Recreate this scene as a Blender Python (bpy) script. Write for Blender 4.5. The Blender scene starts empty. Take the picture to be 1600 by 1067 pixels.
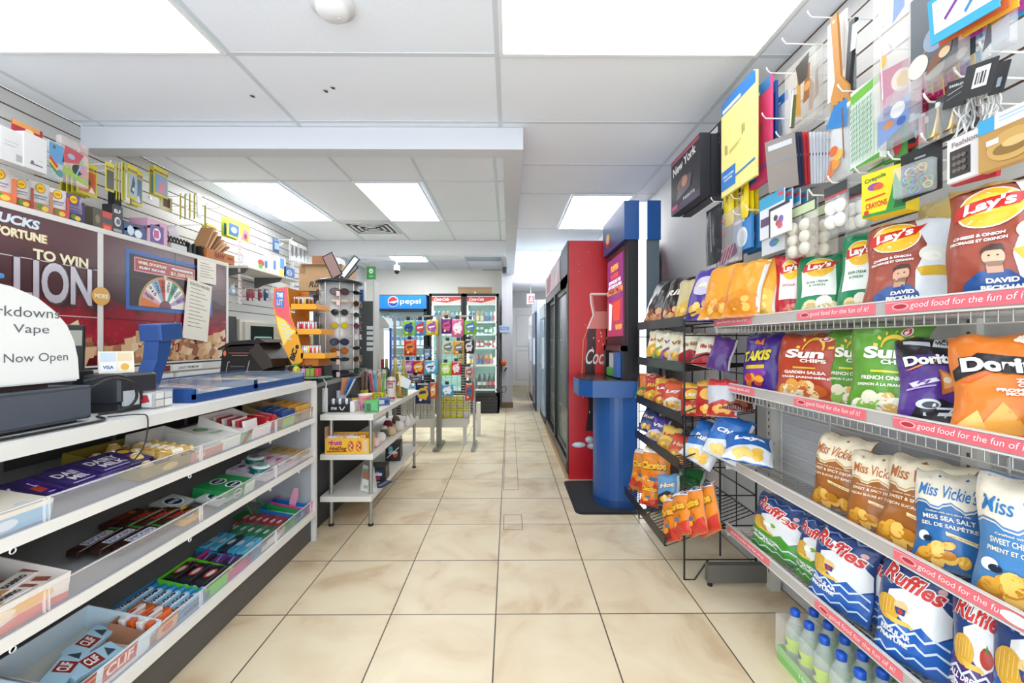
import bpy, math, random
from mathutils import Vector, Matrix, noise
from mathutils.geometry import tessellate_polygon
R = random.Random(7)
S = bpy.context.scene
C = S.collection
# ---------------------------------------------------------------- camera, world, exposure
CAM = Vector((0.0, 0.0, 1.19)); F = 665.0; YAW = 0.0068; CY = 533.0
cd = bpy.data.cameras.new('camera'); cam = bpy.data.objects.new('camera', cd); C.objects.link(cam)
cam.location = CAM; cam.rotation_euler = (math.pi/2, 0, -YAW)
cd.sensor_width = 36.0; cd.lens = F/1600*36; cd.clip_start = 0.02; cd.clip_end = 60
S.camera = cam
w = bpy.data.worlds.new('daylight'); S.world = w; w.use_nodes = True
bg = w.node_tree.nodes['Background']; bg.inputs[0].default_value = (0.84, 0.92, 1.0, 1); bg.inputs[1].default_value = 2.3
S.view_settings.view_transform = 'Standard'; S.view_settings.look = 'None'
S.view_settings.gamma = 1.0; S.view_settings.use_curve_mapping = False
S.view_settings.exposure = 0.62
LAMP = 6.5           # radiance of the ceiling diffusers
S.cycles.max_bounces = 12; S.cycles.diffuse_bounces = 8; S.cycles.transparent_max_bounces = 16
S.cycles.caustics_reflective = False; S.cycles.caustics_refractive = False

def at(px, py, X=None, Y=None, Z=None):
    a = (px-800)/F; b = -(py-CY)/F
    d = Vector((math.sin(YAW)+a*math.cos(YAW), math.cos(YAW)-a*math.sin(YAW), b))
    if X is not None: t = (X-CAM.x)/d.x
    elif Y is not None: t = (Y-CAM.y)/d.y
    else: t = (Z-CAM.z)/d.z
    return CAM + d*t

# ---------------------------------------------------------------- materials
_M = {}
def lin(h):
    if isinstance(h, str):
        h = h.lstrip('#'); h = ''.join(q*2 for q in h) if len(h) == 3 else h; c = [int(h[i:i+2], 16)/255 for i in (0, 2, 4)]
    else: c = [v/255 for v in h]
    return [((v+0.055)/1.055)**2.4 if v > 0.04045 else v/12.92 for v in c]+[1.0]
def mat(col, rough=0.45, metal=0.0, alpha=1.0, trans=0.0, emit=0.0, bump=0.0, bscale=60.0, coat=0.0, mott=0.0, mscale=8.0):
    key = (str(col), rough, metal, alpha, trans, emit, bump, bscale, coat, mott, mscale)
    if key in _M: return _M[key]
    m = bpy.data.materials.new('mat_%03d' % len(_M)); m.use_nodes = True
    nt = m.node_tree; b = nt.nodes['Principled BSDF']; c = lin(col)
    b.inputs['Base Color'].default_value = c; b.inputs['Roughness'].default_value = rough
    b.inputs['Metallic'].default_value = metal; b.inputs['Alpha'].default_value = alpha
    b.inputs['Transmission Weight'].default_value = trans
    if coat: b.inputs['Coat Weight'].default_value = coat
    if emit:
        b.inputs['Emission Color'].default_value = c; b.inputs['Emission Strength'].default_value = emit
    if bump or mott:
        tc = nt.nodes.new('ShaderNodeTexCoord')
    if bump:
        n = nt.nodes.new('ShaderNodeTexNoise'); n.inputs['Scale'].default_value = bscale
        bp = nt.nodes.new('ShaderNodeBump'); bp.inputs['Strength'].default_value = bump; bp.inputs['Distance'].default_value = 0.006
        nt.links.new(tc.outputs['Object'], n.inputs['Vector'])
        nt.links.new(n.outputs['Fac'], bp.inputs['Height']); nt.links.new(bp.outputs[0], b.inputs['Normal'])
    if mott:
        n = nt.nodes.new('ShaderNodeTexNoise'); n.inputs['Scale'].default_value = mscale; n.inputs['Detail'].default_value = 5
        mx = nt.nodes.new('ShaderNodeMix'); mx.data_type = 'RGBA'
        mx.inputs['A'].default_value = [v*(1-mott) for v in c[:3]]+[1]; mx.inputs['B'].default_value = [min(1, v*(1+mott*0.6)) for v in c[:3]]+[1]
        nt.links.new(tc.outputs['Object'], n.inputs['Vector'])
        nt.links.new(n.outputs['Fac'], mx.inputs['Factor']); nt.links.new(mx.outputs['Result'], b.inputs['Base Color'])
    _M[key] = m
    return m
def foil(col): return mat(col, 0.3, 0.0, bump=0.8, bscale=22.0)
def ink(col): return mat(col, 0.4)
def card(col): return mat(col, 0.55)
def glassy(alpha=0.12, col='#eef6f8', rough=0.05): return mat(col, rough, alpha=alpha)
WHITE = '#f2f2f0'
steel = mat('#b9bbb9', 0.3, 0.9); chrome = mat('#d8d8d8', 0.15, 1.0)
shelf_white = mat('#dcdcd8', 0.5); blackm = mat('#141416', 0.4); wire_black = mat('#101012', 0.35)
wire_white = mat('#e9e9e6', 0.35); kraft = mat('#b08d68', 0.8, mott=0.12, mscale=20)

# ---------------------------------------------------------------- mesh builder
_G = {}
def glyph(s, bold=0.02, shear=0.0):
    k = (s, bold, shear)
    if k in _G: return _G[k]
    cu = bpy.data.curves.new('t', 'FONT'); cu.body = s; cu.size = 1; cu.resolution_u = 4; cu.offset = bold; cu.shear = shear
    o = bpy.data.objects.new('t', cu)
    me = bpy.data.meshes.new_from_object(o)
    vs = [(v.co.x, v.co.y) for v in me.vertices]; fs = [tuple(p.vertices) for p in me.polygons]
    bpy.data.objects.remove(o); bpy.data.curves.remove(cu); bpy.data.meshes.remove(me)
    if vs:
        x0 = min(v[0] for v in vs); x1 = max(v[0] for v in vs); y0 = min(v[1] for v in vs); y1 = max(v[1] for v in vs)
        vs = [((v[0]-x0)/(x1-x0 or 1)-0.5, (v[1]-y0)/(y1-y0 or 1)-0.5) for v in vs]
    _G[k] = (vs, fs)
    return _G[k]

class MB:
    def __init__(s, M=None):
        s.v = []; s.f = []; s.mi = []; s.sm = []; s.mats = []; s.ya = 1.0; s.M = M or Matrix.Identity(4)
    def m(s, m):
        if m not in s.mats: s.mats.append(m)
        return s.mats.index(m)
    def add(s, vs, fs, m, smooth=False, raw=False):
        b = len(s.v); i = s.m(m)
        for p in vs: s.v.append(Vector(p) if raw else s.M @ Vector(p))
        for q in fs: s.f.append([b+j for j in q]); s.mi.append(i); s.sm.append(smooth)
        return s
    def box(s, x0, x1, y0, y1, z0, z1, m, top=None, front=None):
        vs = [(x, y, z) for z in (z0, z1) for x, y in ((x0, y0), (x1, y0), (x1, y1), (x0, y1))]
        fs = [(3, 2, 1, 0), (4, 5, 6, 7), (0, 1, 5, 4), (1, 2, 6, 5), (2, 3, 7, 6), (3, 0, 4, 7)]
        s.add(vs, fs, m); return s
    def rbox(s, x0, x1, y0, y1, z0, z1, m, r=0.01, n=3, axis='z'):
        # box with rounded vertical edges and softened rims
        pts = []
        for cx, cy, a in ((x1-r, y1-r, 0), (x0+r, y1-r, 90), (x0+r, y0+r, 180), (x1-r, y0+r, 270)):
            for i in range(n+1):
                t = math.radians(a+90*i/n); pts.append((cx+r*math.cos(t), cy+r*math.sin(t)))
        e = min(r*0.35, (z1-z0)*0.2); cx = (x0+x1)/2; cy = (y0+y1)/2; rings = []
        hx = (x1-x0)/2; hy = (y1-y0)/2
        for z, k in ((z0, e), (z0+e, 0), (z1-e, 0), (z1, e)):
            rings.append([(cx+(p[0]-cx)*(1-k/hx), cy+(p[1]-cy)*(1-k/hy), z) for p in pts])
        N = len(pts); vs = [p for r_ in rings for p in r_]; fs = []
        for j in range(3):
            for i in range(N): fs.append((j*N+i, j*N+(i+1) % N, (j+1)*N+(i+1) % N, (j+1)*N+i))
        fs.append(tuple(range(N-1, -1, -1))); fs.append(tuple(3*N+i for i in range(N)))
        s.add(vs, fs, m); return s
    def prism(s, pts, z0, z1, m, axis='z'):
        # 2D outline extruded along axis; pts in the plane of the other two axes
        n = len(pts)
        def P(p, z): return {'z': (p[0], p[1], z), 'y': (p[0], z, p[1]), 'x': (z, p[0], p[1])}[axis]
        vs = [P(p, z0) for p in pts]+[P(p, z1) for p in pts]
        fs = [(i, (i+1) % n, n+(i+1) % n, n+i) for i in range(n)]
        for t in tessellate_polygon([[Vector((p[0], p[1], 0)) for p in pts]]):
            fs.append(tuple(t)); fs.append(tuple(n+i for i in reversed(t)))
        s.add(vs, fs, m); return s
    def cyl(s, p0, p1, r, m, n=12, r2=None, cap=True):
        p0 = Vector(p0); p1 = Vector(p1); d = (p1-p0).normalized(); r2 = r if r2 is None else r2
        u = d.orthogonal().normalized(); w_ = d.cross(u); vs = []
        for p, q in ((p0, r), (p1, r2)):
            for i in range(n):
                a = 2*math.pi*i/n; vs.append(p+(u*math.cos(a)+w_*math.sin(a))*q)
        s.add(vs, [(i, (i+1) % n, n+(i+1) % n, n+i) for i in range(n)], m, True)
        if cap: s.add(vs, [tuple(range(n-1, -1, -1)), tuple(range(n, 2*n))], m)
        return s
    def tube(s, pts, r, m, n=6, closed=False):
        pts = [Vector(p) for p in pts]; N = len(pts); vs = []; up = None
        for i, p in enumerate(pts):
            a = pts[(i-1) % N] if closed or i > 0 else p; b = pts[(i+1) % N] if closed or i < N-1 else p
            d = (b-a).normalized()
            if up is None: up = d.orthogonal().normalized()
            up = (up-d*up.dot(d))
            up = up.normalized() if up.length > 1e-6 else d.orthogonal().normalized()
            w_ = d.cross(up)
            for k in range(n):
                t = 2*math.pi*k/n; vs.append(p+(up*math.cos(t)+w_*math.sin(t))*r)
        fs = []
        for i in range(N if closed else N-1):
            j = (i+1) % N
            for k in range(n): fs.append((i*n+k, i*n+(k+1) % n, j*n+(k+1) % n, j*n+k))
        s.add(vs, fs, m, True)
        if not closed: s.add(vs, [tuple(range(n-1, -1, -1)), tuple(range((N-1)*n, N*n))], m)
        return s
    def lathe(s, prof, m, n=16, c=(0, 0, 0), a0=0, a1=360, sx=1, sy=1):
        full = abs(a1-a0) >= 360; K = n if full else n+1; vs = []
        for r, z in prof:
            for k in range(K):
                t = math.radians(a0+(a1-a0)*k/n); vs.append((c[0]+r*math.cos(t)*sx, c[1]+r*math.sin(t)*sy, c[2]+z))
        fs = []
        for i in range(len(prof)-1):
            for k in range(n):
                k2 = (k+1) % K; fs.append((i*K+k, i*K+k2, (i+1)*K+k2, (i+1)*K+k))
        s.add(vs, fs, m, True); return s
    def ball(s, c, r, m, sx=1, sy=1, sz=1, n=12):
        prof = [(math.sin(math.pi*i/8)*r+1e-5, -math.cos(math.pi*i/8)*r*sz) for i in range(9)]
        return s.lathe(prof, m, n, c, sx=sx, sy=sy)
    # decals: f(x, y, layer) -> point
    def poly(s, f, pts, m, l=1, ml=None):
        tr = [tuple((pts[i][0], pts[i][1]) for i in t) for t in tessellate_polygon([[Vector((p[0], p[1], 0)) for p in pts]])]
        if ml:
            out = []; st = list(tr); g = 0
            while st and g < 4000:
                g += 1; t = st.pop(); L = [((t[i][0]-t[(i+1) % 3][0])**2+(s.ya*(t[i][1]-t[(i+1) % 3][1]))**2) for i in range(3)]
                k = max(range(3), key=lambda i: L[i])
                if L[k] <= ml*ml: out.append(t); continue
                a, b, c = t[k], t[(k+1) % 3], t[(k+2) % 3]; md = ((a[0]+b[0])/2, (a[1]+b[1])/2)
                st += [(a, md, c), (md, b, c)]
            tr = out+st
        idx = {}; vs = []; fs = []
        for t in tr:
            q = []
            for p in t:
                k = (round(p[0], 5), round(p[1], 5))
                if k not in idx: idx[k] = len(vs); vs.append(f(p[0], p[1], l))
                q.append(idx[k])
            fs.append(q)
        s.add(vs, fs, m, bool(ml)); return s
    def rect(s, f, x0, x1, y0, y1, m, l=1, ml=None): return s.poly(f, [(x0, y0), (x1, y0), (x1, y1), (x0, y1)], m, l, ml)
    def ell(s, f, cx, cy, rx, ry, m, l=1, ml=None, n=20, rot=0):
        c_, s_ = math.cos(rot), math.sin(rot)
        return s.poly(f, [(cx+rx*math.cos(2*math.pi*i/n)*c_-ry*math.sin(2*math.pi*i/n)*s_, cy+rx*math.cos(2*math.pi*i/n)*s_+ry*math.sin(2*math.pi*i/n)*c_) for i in range(n)], m, l, ml)
    def strip(s, f, pts, wd, m, l=1, ml=None):
        for i in range(len(pts)-1):
            a, b = pts[i], pts[i+1]; dx, dy = b[0]-a[0], b[1]-a[1]; L = math.hypot(dx, dy) or 1; nx, ny = -dy/L*wd/2, dx/L*wd/2
            s.poly(f, [(a[0]-nx, a[1]-ny), (b[0]-nx, b[1]-ny), (b[0]+nx, b[1]+ny), (a[0]+nx, a[1]+ny)], m, l, ml)
        return s
    def text(s, f, t, cx, cy, wd, ht, m, l=2, rot=0.0, bold=0.02, shear=0.0, outline=None, ob=0.06, asp=1.0):
        if outline is not None:
            s.text(f, t, cx, cy, wd*1.03, ht*1.12, outline, l-0.5, rot, ob, shear, asp=asp)
        vs, fs = glyph(t, bold, shear); c_, s_ = math.cos(rot), math.sin(rot)
        P = []
        for x, y in vs:
            x *= wd; y *= ht*asp; P.append(f(cx+x*c_-y*s_, cy+(x*s_+y*c_)/asp, l))
        s.add(P, fs, m); return s
    def obj(s, name, parent=None, label=None, cat=None, group=None, kind=None, mw=None):
        me = bpy.data.meshes.new(name); me.from_pydata([tuple(v) for v in s.v], [], s.f)
        for m in s.mats: me.materials.append(m)
        me.polygons.foreach_set('material_index', s.mi); me.polygons.foreach_set('use_smooth', s.sm); me.update()
        o = bpy.data.objects.new(name, me); C.objects.link(o)
        if parent is not None: o.parent = parent
        if mw is not None: o.matrix_local = mw
        tag(o, label, cat, group, kind); return o

def spl(pts, n=6):
    P = [Vector(p) for p in pts]; P = [P[0]*2-P[1]]+P+[P[-1]*2-P[-2]]; out = []
    for i in range(1, len(P)-2):
        for k in range(n):
            t = k/n; a, b, c, d = P[i-1:i+3]
            out.append(0.5*((2*b)+(c-a)*t+(2*a-5*b+4*c-d)*t*t+(3*b-a-3*c+d)*t**3))
    return out+[P[-2]]
def tag(o, label=None, cat=None, group=None, kind=None):
    if label: o['label'] = label
    if cat: o['category'] = cat
    if group: o['group'] = group
    if kind: o['kind'] = kind
    return o
def thing(name, label, cat, loc=(0, 0, 0), rz=0.0, group=None, mw=None):
    o = bpy.data.objects.new(name, None); C.objects.link(o); o.empty_display_size = 0.05
    if mw is not None: o.matrix_world = mw
    else: o.location = loc; o.rotation_euler = (0, 0, rz)
    return tag(o, label, cat, group)
def dup(o, mw, label=None, group=None, top=True, parent=None):
    c = o.copy(); C.objects.link(c)
    if parent is not None: c.parent = parent
    for ch in o.children: dup(ch, None, top=False, parent=c)
    if top:
        c.matrix_world = mw
        if label: c['label'] = label
        if group: c['group'] = group
    return c
def T(x, y, z, rz=0.0, rx=0.0, ry=0.0, sc=1.0):
    return Matrix.Translation((x, y, z)) @ Matrix.Rotation(rz, 4, 'Z') @ Matrix.Rotation(ry, 4, 'Y') @ Matrix.Rotation(rx, 4, 'X') @ Matrix.Scale(sc, 4)
def plane(O, U, V, eps=0.0006):
    O, U, V = Vector(O), Vector(U), Vector(V); N = U.cross(V).normalized()
    return lambda x, y, l=1: O+U*x+V*y+N*(l*eps)
def struct(mb, name): return mb.obj(name, kind='structure')

# ---------------------------------------------------------------- the room
H = 2.53; XL = -2.66; XR = 1.32; YB = 7.9; YE = 11.45
def floor_mat():
    m = bpy.data.materials.new('floor_tiles'); m.use_nodes = True; nt = m.node_tree; b = nt.nodes['Principled BSDF']
    N = nt.nodes.new; Lk = nt.links.new
    tc = N('ShaderNodeTexCoord'); sp = N('ShaderNodeSeparateXYZ'); Lk(tc.outputs['Object'], sp.inputs[0])
    def mth(op, a, bb=None):
        n = N('ShaderNodeMath'); n.operation = op
        for i, q in enumerate((a, bb)):
            if q is None: continue
            if isinstance(q, (int, float)): n.inputs[i].default_value = q
            else: Lk(q, n.inputs[i])
        return n.outputs[0]
    def edge(c, off, per):
        u = mth('DIVIDE', mth('SUBTRACT', c, off), per)
        d = mth('ABSOLUTE', mth('SUBTRACT', mth('FRACT', u), 0.5))
        return mth('GREATER_THAN', d, 0.5-0.0028/per), mth('FLOOR', u)
    ex, fx = edge(sp.outputs[0], -0.058, 0.456); ey, fy = edge(sp.outputs[1], 1.858-0.4575*8, 0.4575)
    g = mth('MAXIMUM', ex, ey)
    cv = N('ShaderNodeCombineXYZ'); Lk(fx, cv.inputs[0]); Lk(fy, cv.inputs[1])
    wn = N('ShaderNodeTexWhiteNoise'); Lk(cv.outputs[0], wn.inputs['Vector'])
    va = N('ShaderNodeVectorMath'); va.operation = 'MULTIPLY_ADD'
    Lk(wn.outputs['Color'], va.inputs[0]); va.inputs[1].default_value = (9, 9, 9); Lk(tc.outputs['Object'], va.inputs[2])
    n1 = N('ShaderNodeTexNoise'); n1.inputs['Scale'].default_value = 2.6; n1.inputs['Detail'].default_value = 8; n1.inputs['Distortion'].default_value = 1.2
    Lk(va.outputs[0], n1.inputs['Vector'])
    r1 = N('ShaderNodeValToRGB'); Lk(n1.outputs['Fac'], r1.inputs[0])
    e = r1.color_ramp.elements; e[0].position = 0.3; e[0].color = lin('#c9b08c'); e[1].position = 0.62; e[1].color = lin('#e2d3b4')
    x = e.new(0.45); x.color = lin('#dcc9a8')
    n2 = N('ShaderNodeTexNoise'); n2.inputs['Scale'].default_value = 1.1; n2.inputs['Detail'].default_value = 9; n2.inputs['Roughness'].default_value = 0.7
    mp = N('ShaderNodeMapping'); mp.inputs['Scale'].default_value = (0.9, 2.0, 1); Lk(tc.outputs['Object'], mp.inputs[0]); Lk(mp.outputs[0], n2.inputs['Vector'])
    # trodden dirt, stronger towards the back of the shop
    r2 = N('ShaderNodeMapRange'); Lk(n2.outputs['Fac'], r2.inputs[0]); r2.inputs[1].default_value = 0.52; r2.inputs[2].default_value = 0.78
    dm = N('ShaderNodeMapRange'); Lk(sp.outputs[1], dm.inputs[0]); dm.inputs[1].default_value = 1.8; dm.inputs[2].default_value = 4.2; dm.inputs[3].default_value = 0.15; dm.inputs[4].default_value = 0.75
    dirt = mth('MULTIPLY', r2.outputs[0], dm.outputs[0])
    mx = N('ShaderNodeMix'); mx.data_type = 'RGBA'; Lk(dirt, mx.inputs['Factor']); Lk(r1.outputs[0], mx.inputs['A']); mx.inputs['B'].default_value = lin('#8f8068')
    m3 = N('ShaderNodeMix'); m3.data_type = 'RGBA'; Lk(g, m3.inputs['Factor']); Lk(mx.outputs['Result'], m3.inputs['A']); m3.inputs['B'].default_value = lin('#4f463a')
    Lk(m3.outputs['Result'], b.inputs['Base Color']); b.inputs['Roughness'].default_value = 0.42
    return m
grout = mat('#4f463a', 0.8)
f = MB(); f.box(XL, XR+0.1, -0.6, YE, -0.05, 0, floor_mat())
# the cut tiles over the floor channel
for (x0, x1, y0, y1) in ((-0.035, 0.085, 2.69, 2.92), (-0.045, 0.075, 3.42, 3.72), (-0.045, 0.075, 3.72, 4.65), (-0.045, 0.075, 4.65, 6.3)):
    e = 0.0018
    for q in ((x0-e, x0+e, y0, y1), (x1-e, x1+e, y0, y1), (x0, x1, y0-e, y0+e), (x0, x1, y1-e, y1+e)):
        f.box(q[0], q[1], q[2], q[3], 0, 0.0006, grout)
struct(f, 'floor')

tile = mat('#f2f7ff', 0.85, bump=0.15, bscale=180); tbar = mat('#d3dae0', 0.5)
cl = MB(); cl.box(XL, XR+0.1, -0.6, YE, H, H+0.05, tile)
def bars(xs, ys, X0, X1, Y0, Y1):
    for x in xs:
        if X0 <= x <= X1: cl.box(x-0.012, x+0.012, Y0, Y1, H-0.003, H, tbar)
    for y in ys:
        if Y0 <= y <= Y1: cl.box(X0, X1, y-0.012, y+0.012, H-0.0025, H, tbar)
bars([-2.52, -1.3, -0.055, 1.165], [0.17, 0.78, 1.38, 1.99, 2.60], XL, XR, -0.6, 2.68)
bars([1.165], [3.22, 3.85, 5.03, 6.25, 7.45, 8.6, 9.8], 0.09, XR, 2.68, YE)
bars([-2.5, -1.91, -1.31, -0.71, -0.11], [3.56, 4.72], XL, -0.04, 2.78, 5.64)
bars([-2.5, -1.91, -1.31, -0.71, -0.11], [5.95, 7.1], XL, -0.04, 5.76, YB)
cl.box(-0.70, -0.13, 6.65, 7.09, H-0.004, H-0.001, mat('#b4bfd0', 0.8))
for (x, y) in ((-1.40, 2.33), (-0.98, 2.28), (-0.93, 2.25)): cl.poly(plane((x, y, H-0.0035), (0, 1, 0), (1, 0, 0)), [(-0.012, -0.01), (0.01, -0.006), (0.014, 0.008), (-0.006, 0.012)], mat('#4a4a4a', 0.8))
struct(cl, 'ceiling')
beam = mat('#d6d9df', 0.6)
b = MB(); b.box(XL, 0.088, 2.66, 2.78, 2.39, H-0.004, beam); b.box(-0.04, 0.088, 2.78, YB, 2.39, H-0.004, beam); struct(b, 'trim_1')
b = MB(); b.box(XL, -0.04, 5.64, 5.76, 2.335, H-0.004, mat('#dfe1e4', 0.6)); struct(b, 'trim_2')
def slats(x, sgn, y0, y1, z0, z1, m1, m2, per=0.08):
    s = MB(); s.box(min(x, x+sgn*0.1), max(x, x+sgn*0.1), y0, y1, 0, H, m2)
    z = z1; t = 0.002
    while z > z0:
        a = max(z0, z-per+0.008); s.box(min(x, x-sgn*t), max(x, x-sgn*t), y0, y1, a, z, m1); z -= per
    return s
slat_w = mat('#d0cfcc', 0.45); groove = mat('#5a4230', 0.8)
s = slats(XL-0.002, -1, -0.6, 5.64, 0.9, H-0.01, slat_w, groove)
s.box(XL-0.02, XL+0.003, -0.6, 5.64, 0, 0.9, mat('#c9c8c6', 0.6)); s.box(XL-0.1, XL, 5.64, YB+0.2, 0, H, mat('#d8dadc', 0.7)); struct(s, 'wall_left')
s = slats(XR+0.002, 1, -0.6, 2.62, 1.30, H-0.01, slat_w, groove, 0.083)
s.box(XR, XR+0.02, -0.6, 2.62, 0, 1.30, mat('#c7c9cc', 0.6)); s.box(XR, XR+0.1, 2.62, YE, 0, H, mat('#efece9', 0.7)); struct(s, 'wall_right')
wallp = mat('#ebe8de', 0.7)
b = MB(); b.box(XL, 0.0, YB, YB+0.1, 0, H, wallp); struct(b, 'wall_back')
b = MB(); b.box(0.0, 0.06, YB-0.25, YE, 0, H, mat('#c9c6c8', 0.7)); struct(b, 'wall_hall')
b = MB(); b.box(-0.13, 0.075, YB-0.27, YB-0.25, 0, 0.1, mat('#8b6b50', 0.6)); struct(b, 'baseboard_hall')
b = MB(); b.box(-0.13, 0.0, YB-0.25, YB, 0, H, mat('#cfccd0', 0.7)); struct(b, 'wall_corner')
b = MB(); b.box(0.06, XR, YE, YE+0.1, 0, H, mat('#c4c6c8', 0.7)); struct(b, 'wall_end')
d = MB(); dw = mat('#e2e3e2', 0.5); gr = mat('#b5b6b6', 0.6)
d.box(0.10, 0.70, YE-0.04, YE, 0.01, 2.03, dw)
for z0, z1 in ((1.05, 1.9), (0.15, 0.95)):
    d.box(0.19, 0.61, YE-0.043, YE-0.038, z0, z1, gr); d.box(0.205, 0.595, YE-0.046, YE-0.042, z0+0.015, z1-0.015, dw)
door = struct(d, 'door_1')
for z in (1.18, 0.66): MB().cyl((0.66, YE-0.04, z), (0.66, YE-0.09, z), 0.012, chrome).cyl((0.66, YE-0.09, z), (0.55, YE-0.09, z), 0.01, chrome).obj('door_handle', door)
b = MB(); b.box(0.06, 0.10, YE-0.05, YE, 0, 2.08, dw); b.box(0.70, 0.76, YE-0.05, YE, 0, 2.08, dw); b.box(0.06, 0.76, YE-0.05, YE, 2.03, 2.09, dw); struct(b, 'trim_3')

# ---------------------------------------------------------------- ceiling lamps
diff = mat('#f6faff', 0.5, emit=LAMP); diff0 = mat('#f8fbff', 0.5, emit=2.8); pass
diff2 = mat('#f6faff', 0.5, emit=17)
def lamp(x0, x1, y0, y1, label, group=None):
    t = thing('ceiling_light', label, 'ceiling light', ((x0+x1)/2, (y0+y1)/2, H-0.012), 0, group)
    hx, hy = (x1-x0)/2, (y1-y0)/2; fr = MB(); e = 0.018; fm = mat('#eef1f3', 0.4)
    fr.box(-hx, hx, -hy, -hy+e, -0.004, 0.009, fm).box(-hx, hx, hy-e, hy, -0.004, 0.009, fm).box(-hx, -hx+e, -hy+e, hy-e, -0.004, 0.009, fm).box(hx-e, hx, -hy+e, hy-e, -0.004, 0.009, fm).obj('frame', t)
    MB().box(-hx+e, hx-e, -hy+e, hy-e, 0.0, 0.006, diff2 if y0 > 5.5 else (diff if y0 > 3 else diff0)).obj('diffuser', t)
lamp(-2.51, -1.31, 1.39, 1.98, 'bright ceiling light near the camera, over the cash register side')
lamp(-0.045, 1.155, 1.39, 1.98, 'bright ceiling light near the camera, over the chips shelves')
lamp(-2.49, -1.93, 3.56, 4.71, 'long ceiling light beside the slatted wall, inside the bulkhead')
lamp(-1.31, -0.75, 3.56, 4.71, 'long ceiling light inside the bulkhead, away from the slatted wall')
lamp(0.57, 1.14, 3.86, 5.02, 'long ceiling light over the red cooler')
lamp(-1.89, -1.34, 6.0, 7.1, 'ceiling light over the blue sign cooler behind the soffit')
lamp(0.57, 1.14, 6.26, 7.42, 'ceiling light over the back aisle beyond the red cooler')
lamp(0.57, 1.14, 8.0, 9.1, 'farthest ceiling light, over the hallway near the door')
lamp(-2.51, -1.31, -0.45, 0.12, 'ceiling light behind the camera over the counter')
lamp(-0.045, 1.155, -0.45, 0.12, 'ceiling light behind the camera over the aisle')
# smoke detector
t = thing('smoke_detector', 'round white smoke detector on the ceiling', 'smoke detector', (-0.70, 1.69, H))
MB().lathe([(0.0001, -0.05), (0.05, -0.048), (0.062, -0.035), (0.064, -0.02), (0.085, -0.018), (0.085, -0.002)], mat('#eff1f2', 0.4), 24).obj('cover', t)
MB().lathe([(0.0001, -0.003), (0.006, -0.002), (0.006, 0)], mat('#c8cccf'), 8, (0.02, 0.02, -0.048)).obj('indicator', t)
# vents
def vent(x, y, w_, dp, label):
    t = thing('ceiling_vent', label, 'vent', (x, y, H-0.004)); a = w_/2; c = dp/2; fm = mat('#d9dcde', 0.5); e = 0.035
    MB().box(-a, a, -c, -c+e, -0.012, 0, fm).box(-a, a, c-e, c, -0.012, 0, fm).box(-a, -a+e, -c+e, c-e, -0.012, 0, fm).box(a-e, a, -c+e, c-e, -0.012, 0, fm).obj('frame', t)
    MB().box(-a+e, a-e, -c+e, c-e, -0.002, 0, mat('#4e5256', 0.8)).obj('backing', t)
    for k in range(1, 4):
        q = k*0.062; l = MB(); x_, y_ = a-e-q+0.02, c-e-q+0.02
        for A, B in (((-x_, -y_), (x_, -y_)), ((x_, -y_), (x_, y_)), ((x_, y_), (-x_, y_)), ((-x_, y_), (-x_, -y_))):
            l.box(min(A[0], B[0])-0.014, max(A[0], B[0])+0.014, min(A[1], B[1])-0.014, max(A[1], B[1])+0.014, -0.012, -0.004, fm)
        l.obj('louver', t)
vent(-1.61, 5.02, 0.55, 0.5, 'square louvered vent in the ceiling beyond the long lights')
vent(-2.15, 6.35, 0.5, 0.45, 'louvered ceiling vent behind the soffit')

# ================================================================ large fixtures
# ---- candy gondola with the counter on top (left)
GX = -1.16
def gondola():
    t = thing('candy_counter', 'long white checkout counter with open candy shelves under its top', 'counter', (GX, 1.45, 0))
    sw = mat('#d9d9d5', 0.45); gy = mat('#74787c', 0.6); dk = mat('#3b3b3c', 0.7); y0, y1 = -1.25, 1.12
    MB().box(-0.80, -0.015, y0, y1-0.03, 0.925, 0.955, sw).box(-0.80, 0.0, y0, y1, 0.915, 0.953, sw).obj('countertop', t)
    for z in (0.735, 0.505):
        sh = MB().prism([(-0.38, z+0.056-0.02), (0.0, z-0.026), (0.0, z), (-0.38, z+0.056)], y0, y1-0.022, mat('#97999a', 0.5), axis='y').box(-0.004, 0.003, y0, y1-0.02, z-0.028, z+0.002, mat('#e6e5e0', 0.4)).obj('shelf', t)
        for yy in (-0.45, 0.1, 0.62, 0.9): MB().lathe([(0.0065, -0.002), (0.008, 0), (0.0065, 0.002)], mat('#e8e8e8'), 12, (0, 0, 0)).obj('clip', sh, mw=T(0.003, yy, z-0.033, 0, 0, math.pi/2))
    sh = MB().prism([(-0.38, 0.15), (0.0, 0.15), (0.0, 0.182), (-0.38, 0.238)], y0, y1-0.022, mat('#97999a', 0.5), axis='y').box(-0.01, 0.006, y0, y1-0.02, 0.148, 0.184, mat('#e6e5e0', 0.4)).obj('shelf', t)
    b = MB().box(-0.40, -0.382, y0, y1, 0.0, 0.915, dk)
    for k in range(6): b.box(-0.386, -0.378, -0.9+k*0.37, -0.885+k*0.37, 0.15, 0.915, mat('#8a8c8e', 0.4, 0.5))
    b.obj('back_panel', t)
    MB().box(-0.06, -0.025, y0, y1-0.02, 0.0, 0.148, mat('#55524f', 0.6)).obj('kick_plate', t)
    MB().box(-0.42, -0.02, y1-0.02, y1-0.008, 0.02, 0.915, mat('#a8adb3', 0.5)).box(-0.022, 0.004, y1-0.022, y1, 0.0, 0.93, sw).box(-0.42, -0.35, y1-0.024, y1, 0.0, 0.93, sw).obj('end_panel', t)
    # staff side panel of the counter
    MB().box(-0.80, -0.78, y0, y1, 0, 0.915, mat('#a9a8a4', 0.6)).obj('rear_panel', t)
gondola()
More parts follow.
